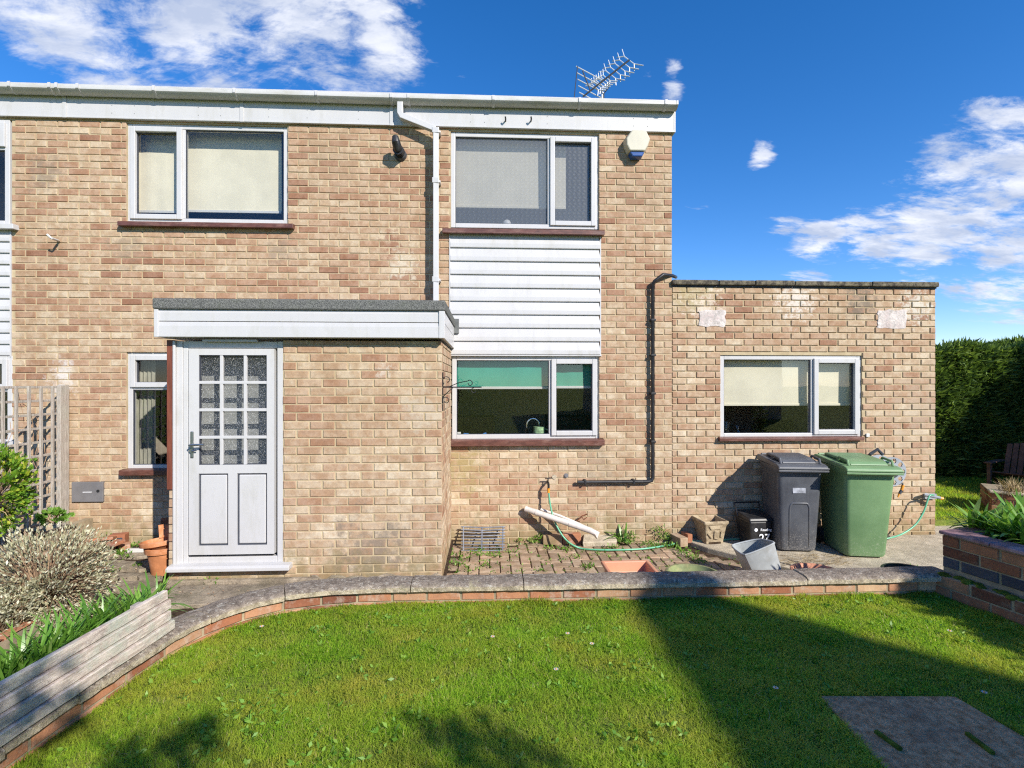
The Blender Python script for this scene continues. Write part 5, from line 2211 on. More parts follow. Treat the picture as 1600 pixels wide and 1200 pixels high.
# daisies
for k, (uu, vv) in enumerate(((887, 990), (925, 1006), (869, 1046), (1212, 1075), (1538, 1082), (770, 995), (409, 979), (1484, 986))):
    q = G(uu, vv, Z_LAWN + .045)
    dd = thing("daisy", "tiny white daisy in the lawn grass, %s from the left of eight" % ORD[[1, 3, 4, 2, 5, 7, 0, 6][k] if False else sorted((887, 925, 869, 1212, 1538, 770, 409, 1484)).index(uu)], "flower", q, random.uniform(0, 3), "daisies in the lawn")
    b = MB()
    for m_ in range(9):
        a = 2 * math.pi * m_ / 9
        ca, sa = math.cos(a), math.sin(a)
        b.add([(0, 0, 0), (ca * .009 - sa * .003, sa * .009 + ca * .003, .002), (ca * .014, sa * .014, .003), (ca * .009 + sa * .003, sa * .009 - ca * .003, .002)], [(0, 1, 2, 3)])
    b.build("petals", "white_gloss", dd, local=True, recalc=False)
    b = MB()
    b.sphere((0, 0, .003), .004, 6, 4)
    b.build("flower_centre", "orange_plastic", dd, local=True)
    b = MB()
    b.tube([(0, 0, 0), (.003, 0, -.045)], .001, 4)
    b.build("stem", "weed_leaf", dd, local=True)

# stone slab set in the lawn, lower right
sl = thing("stone_cover", "rough stone slab set flush in the shaded lawn at lower right", "slab", (SL[0].x, SL[0].y, Z_LAWN))
b = MB()
b.prism(slab_poly, 'z', Z_LAWN - .05, Z_LAWN + .012)
b.build("slab", "slab_stone", sl, bevel=.008)
for (u0, v0, u1, v1) in ((1368, 1143, 1408, 1172), (1510, 1146, 1552, 1178)):
    a, c = G(u0, v0, Z_LAWN + .016), G(u1, v1, Z_LAWN + .016)
    d = (c - a)
    ang = math.atan2(d.y, d.x)
    M_ = Matrix.Translation(a) @ Matrix.Rotation(ang, 4, 'Z')
    b = MB()
    b.box(0, d.length, -.009, .009, -.006, .009, M_)
    b.build("lifting_bar", "moss", sl, bevel=.003)


# ------------------------------------------------------------------ strap-leaved plants
def strap_plant(base, nleaf, L, Wd, label, group, seed, name="strap_leaf_plant"):
    rg = np.random.default_rng(seed)
    o = thing(name, label, "plant", base, 0, group)
    bs = np.array(base)[None] + np.stack([rg.normal(0, .02, nleaf), rg.normal(0, .02, nleaf), np.zeros(nleaf)], 1)
    V, Fc = strap_np(bs, rg.uniform(0, 6.28, nleaf), rg.uniform(.2, .95, nleaf), L * rg.uniform(.6, 1.2, nleaf), Wd * rg.uniform(.7, 1.2, nleaf), rg)
    tn = np.repeat(np.clip(rg.beta(2, 2, nleaf), 0, 1), 6)
    q = mesh_np("leaves", V, Fc, tn, "strap_leaf", o)
    q.data.polygons.foreach_set("use_smooth", [True] * len(q.data.polygons))
    return o


words = ["nearest the porch", "second from the porch end", "third from the porch end", "near the middle of the row", "just past the middle of the row", "fifth clump of the row, by the red bed edging", "next to the shaded end of the planks", "at the frame edge end of the row"]
for k in range(16):
    t_ = k / 15
    q = Vector((232 * (1 - t_) + 5 * t_, 0, 0))
    uu = 238 - 236 * t_ + random.uniform(-6, 6)
    vv = 935 + 112 * t_ + random.uniform(-5, 5)
    zb = .40
    p = G(uu, vv + 12 + 8 * t_, zb)
    p = p + Vector((-.02, .02, 0))
    strap_plant((p.x, p.y, zb - .06), 48, .26 + .03 * random.random(), .016, "%s bright green strap-leaved clump from the porch end of the row behind the planks" % ORD[k], "strap-leaved clumps behind the planks", 100 + k)
for k in range(6):
    uu = [1528, 1553, 1578, 1598, 1618, 1590][k]
    zb = Z_P1 - .05
    dep = [3.6, 3.5, 3.4, 3.3, 3.25, 3.75][k]
    vv = 600 + F_PX * (CAM.z - zb) / dep
    p = G(uu, vv, zb)
    strap_plant((p.x, p.y, zb), 44, .27, .03, "%s glossy broad-leaved clump in the right-hand brick planter, counted from the house end" % ORD[[1, 2, 3, 4, 5, 0][k]], "strap-leaved clumps in the brick planter", 200 + k)
# bed soil for the row behind the planks
b = MB()
pts = [G(262, 934, .34), G(180, 955, .34), G(85, 985, .34), G(-100, 1070, .34), G(-190, 1330, .34), G(-20, 1165, .34), G(120, 1060, .34), G(262, 972, .34)]
b.prism([(p.x, p.y) for p in pts], 'z', -.1, .34)
tag(b.build("narrow_border", "soil", None), kind="structure")


# ------------------------------------------------------------------ silver bush and shrubs at the left
def bush(name, label, cat, c, rad, nst, nleaf, leafmat, stemmat, L, Wd, seed, flat=.75, lo=-.1):
    rg = np.random.default_rng(seed)
    o = thing(name, label, cat, (c[0], c[1], c[2]), 0)
    # stems
    b = MB()
    tips = []
    for k in range(nst):
        a = rg.uniform(0, 6.28)
        el = math.asin(rg.uniform(lo, 1))
        rr_ = rad * rg.uniform(.75, 1.05)
        tip = Vector((c[0] + rr_ * math.cos(a) * math.cos(el), c[1] + rr_ * math.sin(a) * math.cos(el), c[2] + rr_ * flat * math.sin(el)))
        root = Vector((c[0] + .1 * rad * math.cos(a), c[1] + .1 * rad * math.sin(a), c[2] - rad * .35))
        mid = root.lerp(tip, .55) + Vector((rg.normal(0, .04) * rad, rg.normal(0, .04) * rad, rad * .12))
        b.tint = rg.uniform(0, 1)
        b.tube([root, mid, tip], [.004, .003, .0018], 4, cap=False)
        tips.append((tip, (tip - mid).normalized()))
    b.build("stems", stemmat, o, recalc=False)
    per = max(1, nleaf // nst)
    C, D = [], []
    for tip, d in tips:
        C.append(np.array(tip)[None] - np.array(d)[None] * rg.uniform(0, .28 * rad, per)[:, None] + rg.normal(0, .028 * rad + .006, (per, 3)))
        D.append(np.tile(np.array(d), (per, 1)))
    V, Fc = leaves_np(np.concatenate(C), np.concatenate(D), L, Wd, rg, up=.3, fold=.1)
    mesh_np("leaves", V, Fc, np.clip(rg.beta(2, 2, len(Fc)), 0, 1), leafmat, o)
    return o


c0 = DP(72, 905, 3.55)
bush("silver_bush", "rounded silvery grey curry bush with dry brown stems in the left bed", "bush", (c0.x, c0.y, c0.z), .42, 620, 8500, "silver_leaf", "dry_stem", .030, .011, 31, flat=.9, lo=-.75)
c0 = DP(2, 962, 3.25)
bush("silver_bush", "lower left lobe of silvery bush spilling over red brick edging", "bush", (c0.x, c0.y, c0.z), .26, 200, 5000, "silver_leaf", "dry_stem", .030, .012, 32, flat=.8, lo=-.6)
c0 = DP(-22, 770, 3.9)
bush("leafy_shrub", "bright yellow-green leafy shrub in front of the trellis", "shrub", (c0.x, c0.y, c0.z), .30, 150, 3600, "shrub_leaf", "dry_stem", .042, .022, 33, flat=1.35, lo=-.9)
c0 = DP(84, 808, 4.9)
bush("ivy_tuft", "small dark green leafy tuft at the foot of the trellis post", "plant", (c0.x, c0.y, c0.z - .02), .12, 30, 260, "weed_leaf", "dry_stem", .05, .035, 34, flat=.7)
q = DP(1584, 752, 6.55)
rg = np.random.default_rng(77)
o = thing("dry_tuft", "pale straw-coloured dry grass tuft in the small planter", "plant", (q.x, q.y, q0.z))
nl = 260
bs = np.array((q.x, q.y, q0.z - .04))[None] + np.stack([rg.normal(0, .06, nl), rg.normal(0, .05, nl), np.zeros(nl)], 1)
V, Fc = strap_np(bs, rg.uniform(0, 6.28, nl), rg.uniform(.1, .9, nl), .22 * rg.uniform(.6, 1.2, nl), np.full(nl, .007), rg)
mesh_np("leaves", V, Fc, np.repeat(rg.random(nl), 6), "straw", o)

# ------------------------------------------------------------------ trellis
xt = W(95, 700, -.08).x
tr_ = thing("trellis", "weathered grey wooden trellis panel with a post, standing square to the wall", "trellis", (xt, -.7, .35))
zt0, zt1 = .33, W(95, 603, -.12).z
b = MB()
b.box(xt - .02, xt + .06, -.10, -.045, .0, zt1 + .012)
b.box(xt + .015, xt + .06, -.155, -.10, .0, zt1 + .005)
b.build("post", "trellis_wood", tr_, bevel=.004)
for k in range(13):
    yk = -.21 - k * .135
    b = MB()
    dx = random.uniform(-.006, .006)
    b.box(xt + .014, xt + .032, yk - .014, yk + .014, zt0 - .0 + random.uniform(-.03, .03), zt1)
    b.build("slat", "trellis_wood", tr_, bevel=.002, segs=1)
for k in range(11):
    zk = zt1 - .012 - k * (zt1 - zt0 - .06) / 10
    b = MB()
    b.box(xt - .006, xt + .013, -1.95, -.10, zk - .012, zk + .012)
    b.build("slat", "trellis_wood", tr_, bevel=.002, segs=1)
# dead climber stems on it
b = MB()
rgs = random.Random(8)
for k in range(26):
    y0_ = rgs.uniform(-1.0, -.15)
    z0_ = rgs.uniform(.35, 1.2)
    ptsx = [Vector((xt - .02, y0_, z0_))]
    for s in range(5):
        ptsx.append(ptsx[-1] + Vector((rgs.uniform(-.03, .02), rgs.uniform(-.06, .06), rgs.uniform(.05, .13))))
    b.tint = rgs.random()
    b.tube(ptsx, .003, 4, cap=False)
tag(b.build("dead_climber", "dry_stem", None, recalc=False), "bare brown climber stems tangled behind the trellis", "climber", kind="stuff")


# ------------------------------------------------------------------ wheelie bins
def wheelie_bin(name, label, mat, loc, rz, wt, wb, dt, db, H, ridge=False, handle_cut=True):
    """front faces -y. wt/wb widths at top and bottom, dt/db depths. Rear edge of the lid at +dt/2."""
    o = thing(name, label, "wheelie bin", loc, rz, "wheelie bins by the extension wall")
    Hb = H * .86
    b = MB()
    secs = [(0.02, wb, db), (.05, wb + .012, db + .012), (Hb * .55, (wb + wt) / 2 - .01, (db + dt) / 2 - .03), (Hb * .93, wt - .045, dt - .075), (Hb * .95, wt - .02, dt - .05), (Hb, wt - .02, dt - .05)]
    rows = []
    yr = dt / 2 - .06                      # rear face stays plumb
    for (z, w, d) in secs:
        c = .05 if z < Hb * .94 else .035
        x0, x1, y1, y0 = -w / 2, w / 2, yr, yr - d
        ring = []
        for (cx, cy, a0) in ((x1 - c, y0 + c, -90), (x1 - c, y1 - c, 0), (x0 + c, y1 - c, 90), (x0 + c, y0 + c, 180)):
            for q in range(4):
                a = R(a0 + 30 * q)
                ring.append((cx + c * math.cos(a), cy + c * math.sin(a), z))
        rows.append(ring)
    m_ = 16
    vs = [p for ring in rows for p in ring]
    fs = [(k * m_ + i, k * m_ + (i + 1) % m_, (k + 1) * m_ + (i + 1) % m_, (k + 1) * m_ + i) for k in range(len(rows) - 1) for i in range(m_)]
    fs += [tuple(range(m_ - 1, -1, -1)), tuple((len(rows) - 1) * m_ + i for i in range(m_))]
    b.add(vs, fs)
    body = b.build("body", mat, o, local=True, smooth=True)
    fy = lambda z: yr - (db + (dt - .075 - db) * z / (Hb * .93))
    if ridge:                              # raised arch on the lower front
        b = MB()
        aw, az = wb * .27, Hb * .58
        ptsx = [(-aw, .06)] + [(-aw, az - .07)] + [(-aw + .03 * (1 - math.cos(R(a))), az - .07 + .07 * math.sin(R(a))) for a in (30, 60, 90)] + [(aw - .03 * (1 - math.cos(R(a))), az - .07 + .07 * math.sin(R(a))) for a in (90, 60, 30)] + [(aw, az - .07), (aw, .06)]
        b.tube([(x, fy(z) + .004, z) for x, z in ptsx], .014, 8)
        b.build("front_rib", mat, body, local=True, smooth='all')
        b = MB()
        b.box(-.075, .055, -.002, .004, .0, .115)
        st = b.build("sticker", "sticker_grey", body, local=True)
        st.location = (0.0, fy(Hb * .74) - .004, Hb * .70)
        st.rotation_euler = (-math.atan2((dt - .075 - db), Hb * .93), 0, 0)
    else:
        b = MB()
        for x in (-wt * .28, -wt * .02, wt * .24):
            b.prism([(x - .028, Hb - .002), (x + .028, Hb - .002), (x, Hb - .045)], 'y', fy(Hb * .93) - .022, fy(Hb * .93) + .01)
        b.build("rim_gusset", mat, body, local=True)
    # lid
    lz = Hb
    b = MB()
    lw, ld = wt, dt
    y0, y1 = yr - dt + .01, yr + .035
    b.prism([(y0, lz - .035), (y0 - .004, lz + .0), (y0 + .012, lz + .022), (y0 + .06, lz + .036), (y1 - .02, lz + .075), (y1, lz + .055), (y1, lz + .01), (y0 + .03, lz - .005)], 'x', -lw / 2, lw / 2)
    lid = b.build("lid", mat, o, local=True, bevel=.010)
    b = MB()                               # raised centre of the lid
    b.prism([(y0 + .085, lz + .038), (y0 + .12, lz + .072), (y0 + .2, lz + .088), (y1 - .10, lz + .105), (y1 - .06, lz + .075)], 'x', -lw * .36, lw * .36)
    b.build("lid_dome", mat, lid, local=True, bevel=.015)
    b = MB()                               # front lip in two ridges
    b.box(-lw / 2 - .004, lw / 2 + .004, y0 - .014, y0 + .01, lz - .012, lz + .004)
    b.box(-lw / 2 - .002, lw / 2 + .002, y0 - .008, y0 + .012, lz - .040, lz - .020)
    b.build("lid_lip", mat, lid, local=True, bevel=.004)
    for s in (-1, 1):                      # lid grips
        b = MB()
        b.tube([(s * lw * .40, y0 + .07, lz + .035), (s * lw * .40, y0 + .09, lz + .085), (s * lw * .40, y0 + .24, lz + .10), (s * lw * .40, y0 + .27, lz + .06)], .013, 8)
        b.build("grip", mat, lid, local=True, smooth=True)
    b = MB()                               # rear handle bar
    hz_ = lz + .02
    b.tube([(-lw * .36, yr + .0, hz_ - .03), (-lw * .36, yr + .07, hz_ + .045), (lw * .36, yr + .07, hz_ + .045), (lw * .36, yr, hz_ - .03)], .015, 8)
    for x in (-lw * .14, lw * .14):
        b.tube([(x, yr, hz_ - .03), (x, yr + .07, hz_ + .045)], .013, 8)
    b.build("handle", mat, o, local=True, smooth=True)
    b = MB()
    b.tube([(-wb / 2 - .03, yr + .02, .1), (wb / 2 + .03, yr + .02, .1)], .012, 8)
    b.build("axle", "steel", o, local=True)
    for s in (-1, 1):
        b = MB()
        b.tube([(s * (wb / 2 + .005), yr + .02, .1), (s * (wb / 2 + .05), yr + .02, .1)], .1, 24)
        wh = b.build("wheel", "black_plastic", o, local=True, smooth=True)
        b = MB()
        b.tube([(s * (wb / 2 + .05), yr + .02, .1), (s * (wb / 2 + .056), yr + .02, .1)], .06, 18)
        b.build("hub", "dark_grey_plastic", wh, local=True, smooth=True)
    return o


def place_bin(uc, vb, z, db):
    p = G(uc, vb, z)
    return p


p = G(1247, 863, Z_CONC)
gb = wheelie_bin("wheelie_bin", "narrow dark grey wheelie bin with a blurred pale sticker on its front", "bin_grey", (p.x + .025, p.y + .20, Z_CONC), R(-7), .50, .37, .54, .41, 1.06, ridge=True)
p = G(1357, 873, Z_CONC)
g2 = wheelie_bin("wheelie_bin", "wide green wheelie bin with muddy splashes beside the hose reel", "bin_green", (p.x + .02, p.y + .24, Z_CONC), R(-9), .525, .385, .66, .50, 1.075)

# ------------------------------------------------------------------ food caddy with printed number
p = G(1180, 852, Z_CONC)
cy = thing("food_caddy", "small black food waste caddy with white number 27, beside the grey bin", "caddy", (p.x, p.y, Z_CONC), R(3))
b = MB()
b.hull8([(-.105, -.10, 0), (.095, -.10, 0), (.095, .14, 0), (-.105, .14, 0), (-.14, -.125, .30), (.125, -.125, .30), (.125, .18, .30), (-.14, .18, .30)])
b.build("body", "black_plastic", cy, local=True, bevel=.018)
b = MB()
b.hull8([(-.15, -.14, .30), (.135, -.14, .30), (.135, .19, .30), (-.15, .19, .30), (-.14, -.12, .335), (.125, -.12, .335), (.125, .17, .36), (-.14, .17, .36)])
b.build("lid", "black_plastic", cy, local=True, bevel=.012)
b = MB()
b.tube([(-.145, .1, .30), (-.155, .16, .44), (.14, .16, .44), (.13, .1, .30)], .011, 8)
b.build("handle", "black_plastic", cy, local=True, smooth=True)


def text_part(txt, size, loc, rot, mat, parent, name, ext=.0006):
    cu = bpy.data.curves.new(name, 'FONT')
    cu.body = txt
    cu.size = size
    cu.extrude = ext
    cu.offset = size * .012
    cu.align_x = 'CENTER'
    tmp = bpy.data.objects.new(name, cu)
    COL.objects.link(tmp)
    bpy.context.view_layer.update()
    me = bpy.data.meshes.new_from_object(tmp.evaluated_get(bpy.context.evaluated_depsgraph_get()))
    bpy.data.objects.remove(tmp)
    me.materials.clear()
    me.materials.append(MAT[mat])
    o = bpy.data.objects.new(name, me)
    COL.objects.link(o)
    o.parent = parent
    o.location = loc
    o.rotation_euler = rot
    return o


tilt = R(90) - math.atan2(.025, .30)
text_part("27", .125, (.03, -.1175, .075), (R(90) + R(4.8), 0, 0), "white_print", cy, "house_number")
text_part("Reading", .040, (.045, -.1275, .195), (R(90) + R(4.8), 0, 0), "white_print", cy, "council_print")
b = MB()
b.tube([(-.065, -.121, .207), (-.065, -.1232, .207)], .019, 16)
b.build("logo", "white_print", cy, local=True)

# ------------------------------------------------------------------ tipped grey pail
p = G(1178, 893, Z_CONC)
pail = thing("grey_pail", "pale grey plastic tub tipped forward in front of the bins", "tub", (0, 0, 0))
a = [DP(1165, 900, 4.45), DP(1222, 900, 4.45), DP(1218, 892, 4.75), DP(1155, 890, 4.8)]
# open mouth ring and base ring given at their own distances
mouth = [DP(1163, 868, 4.56), DP(1212, 848, 4.56), DP(1186, 842, 4.76), DP(1142, 852, 4.80)]
basep = [DP(1177, 898, 4.58), DP(1224, 893, 4.58), DP(1205, 889, 4.80), DP(1160, 891, 4.84)]
b = MB()
nseg = 6


def ringpts(q4, bow=.008):
    out = []
    for s in range(4):
        a_, c_ = q4[s], q4[(s + 1) % 4]
        cen = sum((Vector(x) for x in q4), Vector()) / 4
        for k in range(nseg):
            t_ = k / nseg
            q = a_.lerp(c_, t_)
            q = q + (q - cen).normalized() * (bow * math.sin(math.pi * t_) - (.012 if k == 0 else 0))
            out.append(q)
    return out


mo = ringpts(mouth)
ba = ringpts(basep)
mi = [q.lerp(sum((Vector(x) for x in mouth), Vector()) / 4, .04) for q in mo]
bi = [q.lerp(sum((Vector(x) for x in basep), Vector()) / 4, .06).lerp(mo[i], .08) for i, q in enumerate(ba)]
m_ = len(mo)
vs = mo + ba + mi + bi
fs = [(i, (i + 1) % m_, m_ + (i + 1) % m_, m_ + i) for i in range(m_)]
fs += [(2 * m_ + i, 3 * m_ + i, 3 * m_ + (i + 1) % m_, 2 * m_ + (i + 1) % m_) for i in range(m_)]
fs += [(i, 2 * m_ + i, 2 * m_ + (i + 1) % m_, (i + 1) % m_) for i in range(m_)]
fs += [tuple(m_ + i for i in range(m_)), tuple(3 * m_ + i for i in range(m_))[::-1]]
b.add(vs, fs)
b.build("body", "pail_grey", pail, smooth=True)
b = MB()
b.tube(mo + [mo[0]], .008, 8, cap=False)
b.build("rim", "pail_grey", pail, smooth='all')

# ------------------------------------------------------------------ pots and trough by the coping
p = G(988, 893, .24)
tq = thing("plant_trough", "rectangular terracotta-coloured plastic trough just behind the coping", "planter", (p.x, p.y + .02, .0))
hz_ = W(988, 874, -1.0).z
ZT = .30
fr0, fr1 = G(952, 897, ZT), G(1033, 897, ZT)
bk0, bk1 = G(953, 875.5, ZT), G(1017, 875, ZT)
cx0, cx1 = fr0.x, fr1.x
yf, yb_ = fr0.y, bk0.y
b = MB()
o4 = [(cx0, yf), (cx1, yf), (cx1, yb_), (cx0, yb_)]
cxm, cym = (cx0 + cx1) / 2, (yf + yb_) / 2


def sc(pts, k, kz=None):
    return [(cxm + (x - cxm) * k, cym + (y - cym) * (kz or k)) for x, y in pts]


r1, r2, r3, r4, r5 = sc(o4, 1.0), sc(o4, 1.0), sc(o4, .86, .80), sc(o4, .80, .72), sc(o4, .84, .78)
rings = [(r5, .02), (sc(o4, .88, .84), ZT - .03), (r1, ZT - .028), (r2, ZT), (r3, ZT), (r4, ZT - .09)]
vs = [(x, y, z) for ring, z in rings for x, y in ring]
fs = [(k * 4 + i, k * 4 + (i + 1) % 4, (k + 1) * 4 + (i + 1) % 4, (k + 1) * 4 + i) for k in range(len(rings) - 1) for i in range(4)]
fs += [(3, 2, 1, 0), tuple(len(rings) * 4 - 4 + i for i in range(4))]
b.add(vs, fs)
b.build("body", "terracotta_plastic", tq, bevel=.008)


def round_pot(name, label, c, r, h, mat, cat="pot", soil=True, lip=.02):
    o = thing(name, label, cat, c)
    b = MB()
    b.lathe([(0, 0), (r * .68, 0), (r * .93, h - lip * 1.5), (r * .99, h - lip * 1.4), (r * 1.02, h - lip * .3), (r * .985, h), (r * .90, h), (r * .86, h - .03), (r * .8, h - .08), (0, h - .085)], (0, 0, 0), 40)
    b.build("body", mat, o, local=True, smooth=True)
    return o


def pot_at(u0, u1, vtop, z_rim, zb, **k):
    c = G((u0 + u1) / 2, vtop, z_rim)          # far rim
    s = scale_at(c)
    r = (u1 - u0) / 2 / s
    return (c.x, c.y - r, zb), r


c_, r_ = pot_at(1027, 1108, 880, .27, 0)
round_pot("garden_pot", "wide green glazed pot whose rim shows above the coping", c_, r_, .27, "glazed_green")
c_, r_ = pot_at(1218, 1290, 879, .20, .06)
round_pot("pot_saucer", "orange terracotta saucer rim behind the coping below the grey bin", c_, r_, .14, "terracotta_plastic", "saucer")
c_, r_ = pot_at(1357, 1428, 879, .24, .06)
round_pot("garden_pot", "dark green pot rim behind the coping below the green bin", c_, r_, .18, "dark_green_glaze")

# ------------------------------------------------------------------ cast stone planter with pierced front
p = G(1117, 851, Z_CONC)
sp_ = thing("stone_planter", "square tapered cast stone planter with a moulded pattern by the wall", "planter", (p.x, p.y + .13, Z_CONC), R(6))
b = MB()
hz_ = .26
wt_, wb_ = .148, .105
rings = [(wb_, 0.0), (wb_, .03), (wt_ * .86, hz_ - .07), (wt_ * .90, hz_ - .05), (wt_, hz_ - .03), (wt_, hz_), (wt_ * .86, hz_), (wt_ * .80, hz_ - .09)]
vs = [(s[0] * w, s[1] * w, z) for w, z in rings for s in ((-1, -1), (1, -1), (1, 1), (-1, 1))]
fs = [(k * 4 + i, k * 4 + (i + 1) % 4, (k + 1) * 4 + (i + 1) % 4, (k + 1) * 4 + i) for k in range(len(rings) - 1) for i in range(4)]
fs += [(3, 2, 1, 0), tuple(len(rings) * 4 - 4 + i for i in range(4))]
b.add(vs, fs)
body = b.build("body", "cast_stone", sp_, local=True, bevel=.010)
for (pts, nm) in (([(-.09, .21), (.08, .215), (.055, .17), (-.06, .165)], "relief_panel"), ([(-.085, .13), (-.03, .07), (-.05, .06), (-.10, .12)], "relief_panel"), ([(.06, .14), (.09, .12), (.075, .07), (.055, .08)], "relief_panel"), ([(-.02, .15), (.035, .15), (.035, .05), (-.02, .06)], "relief_panel")):
    b = MB()
    n = len(pts)
    def yq(z):
        return -(wb_ + (wt_ * .86 - wb_) * z / (hz_ - .07))
    vs = [(x, yq(z) - .012, z) for x, z in pts] + [(x, yq(z) + .01, z) for x, z in pts]
    b.add(vs, [tuple(range(n)), tuple(range(2 * n - 1, n - 1, -1))] + [(i, n + i, n + (i + 1) % n, (i + 1) % n) for i in range(n)])
    b.build(nm, "cast_stone", body, local=True, bevel=.005)
b = MB()
b.box(-.07, .07, -wb_ - .006, -wb_ + .02, -.0, .022)
b.build("foot_arch", "soil", body, local=True)


def loose_brick(u, v, z, size, rz, label, mat, rx=0.0, group=None, tint=.5, name="loose_brick"):
    p = G(u, v, z)
    b = MB()
    b.tint = tint
    L_, W_, H_ = size
    b.box(-L_ / 2, L_ / 2, -W_ / 2, W_ / 2, 0, H_)
    o = b.build(name, mat, None, local=True, bevel=.006)
    o.location = (p.x, p.y + W_ / 2, z)
    o.rotation_euler = (rx, 0, R(rz))
    tag(o, label, "brick", group)
    return o


loose_brick(1066, 855, .0, (.10, .2, .10), 14, "brown loose brick standing on end left of the stone planter", "paver", tint=.7)
loose_brick(1077, 849, .02, (.06, .15, .10), 8, "broken red loose brick between brown brick and stone planter", "brick_red", tint=.4)
loose_brick(864, 852, .0, (.215, .10, .11), -4, "buff loose brick on edge holding up the white pipes", "brick_buff", tint=.4)
loose_brick(893, 851, .0, (.215, .11, .12), 5, "red loose brick on edge under the lower end of the white pipes", "brick_red", tint=.45)
b = MB()
p = G(939, 855, .0)
b.hull8([(-.2, -.14, 0), (.17, -.12, 0), (.20, .12, 0), (-.15, .10, 0), (-.21, -.15, .06), (.19, -.13, .06), (.22, .12, .10), (-.14, .11, .11)])
o = b.build("gully_stone", "concrete", None, local=True, bevel=.01)
o.location = (p.x, p.y + .14, .0)
tag(o, "pale wedge-shaped concrete slab at the foot of the white pipes", "slab")

# white waste pipes leaning
pp0, pp1 = W(821, 795, -.06), DP(934, 833, 5.35)
b = MB()
b.tube([pp0, pp0.lerp(pp1, .9), pp1 + Vector((.0, 0, -.015)), DP(930, 838, 5.34)], .033, 14)
pk1 = b.build("plastic_pipe", "pvc_pipe", None, smooth=True)
tag(pk1, "thicker off-white plastic pipe leaning against the wall with a bent end", "pipe", "white pipes leaning on the wall")
b = MB()
pA, pB = W(845, 796, -.03), DP(933, 832, 5.45)
b.tube([pA, pA.lerp(pB, .35) + Vector((0, 0, .015)), pA.lerp(pB, .7) + Vector((0, 0, .01)), pB], .016, 10)
tag(b.build("plastic_pipe", "pvc_pipe", None, smooth=True), "thinner curved off-white pipe lying above the thick one", "pipe", "white pipes leaning on the wall")
for t_ in (.15, .62):
    q = pp0.lerp(pp1, t_)
    b = MB()
    d_ = (pp1 - pp0).normalized()
    b.tube([q, q + d_ * .02], .036, 14)
    b.build("pipe_collar", "pvc_pipe", pk1, smooth=True)

# steel rack leaning on the wall
ra = thing("wire_rack", "old steel wire rack leaning against the wall beside the porch", "rack", G(755, 858, 0))
tl, tr2, bl, br = W(724, 823, -.07), W(786, 823, -.07), G(724, 860, .0), G(785, 860, .0)
for i, t_ in enumerate((0.0, .47, 1.0)):
    b = MB()
    b.tube([bl.lerp(br, t_), tl.lerp(tr2, t_)], .009, 6)
    b.build("upright", "steel", ra)
for k in range(9):
    t_ = k / 8
    b = MB()
    a_, c_ = bl.lerp(tl, t_), br.lerp(tr2, t_)
    a_ = a_ + (a_ - c_).normalized() * .025
    c_ = c_ + (c_ - a_).normalized() * .025
    b.tube([a_, (a_ + c_) / 2 + Vector((0, -.005, -.008 * (k > 6))), c_], .0075, 6)
    b.build("rail", "steel", ra)

# garden tap and hose
q = W(857, 760, -.11)
gt = thing("garden_tap", "dark outdoor tap on the brick wall with an orange hose connector", "tap", W(857, 757))
b = MB()
b.tube([(q.x + .0, .01, q.z + .035), (q.x, -.09, q.z + .035), (q.x, -.115, q.z + .015), (q.x, -.115, q.z - .02)], .013, 8)
b.build("spout", "wrought_iron", gt, smooth=True)
b = MB()
b.tube([(q.x - .035, -.07, q.z + .085), (q.x + .035, -.07, q.z + .085)], .007, 6)
b.tube([(q.x, -.07, q.z + .035), (q.x, -.07, q.z + .085)], .007, 6)
b.build("tap_handle", "wrought_iron", gt)
b = MB()
b.tube([(q.x, -.115, q.z - .02), (q.x, -.115, q.z - .07)], [.018, .014], 10)
b.build("connector", "orange_plastic", gt, smooth=True)


def catmull(pts, n=8):
    P = [pts[0]] + list(pts) + [pts[-1]]
    out = []
    for i in range(1, len(P) - 2):
        for k in range(n):
            t_ = k / n
            a, b_, c, d = P[i - 1], P[i], P[i + 1], P[i + 2]
            out.append(.5 * ((2 * b_) + (c - a) * t_ + (2 * a - 5 * b_ + 4 * c - d) * t_ ** 2 + (3 * b_ - a - 3 * c + d) * t_ ** 3))
    out.append(P[-2])
    return out


b = MB()
hz1 = [Vector((q.x, -.115, q.z - .06)), W(861, 795, -.14), W(869, 820, -.2), W(884, 843, -.26), G(905, 856, .02), G(935, 859, .02), G(975, 859, .02), G(1010, 857, .02), G(1048, 851, .025), G(1062, 847, .02), G(1110, 845, Z_CONC + .01), G(1140, 843, Z_CONC + .01), G(1175, 842, Z_CONC + .01)]
b.tube(catmull(hz1), .0095, 8)
tag(b.build("garden_hose", "hose_green", None, smooth='all'), "thin green hose hanging from the garden tap and trailing over the pavers", "hose")

# hose reel on the wall
p = W(1393, 737, -.29) + Vector((.03, 0, 0))
hr = thing("hose_reel", "grey wall-mounted hose reel with round holes, half behind the green bin", "hose reel", (p.x, 0, p.z))


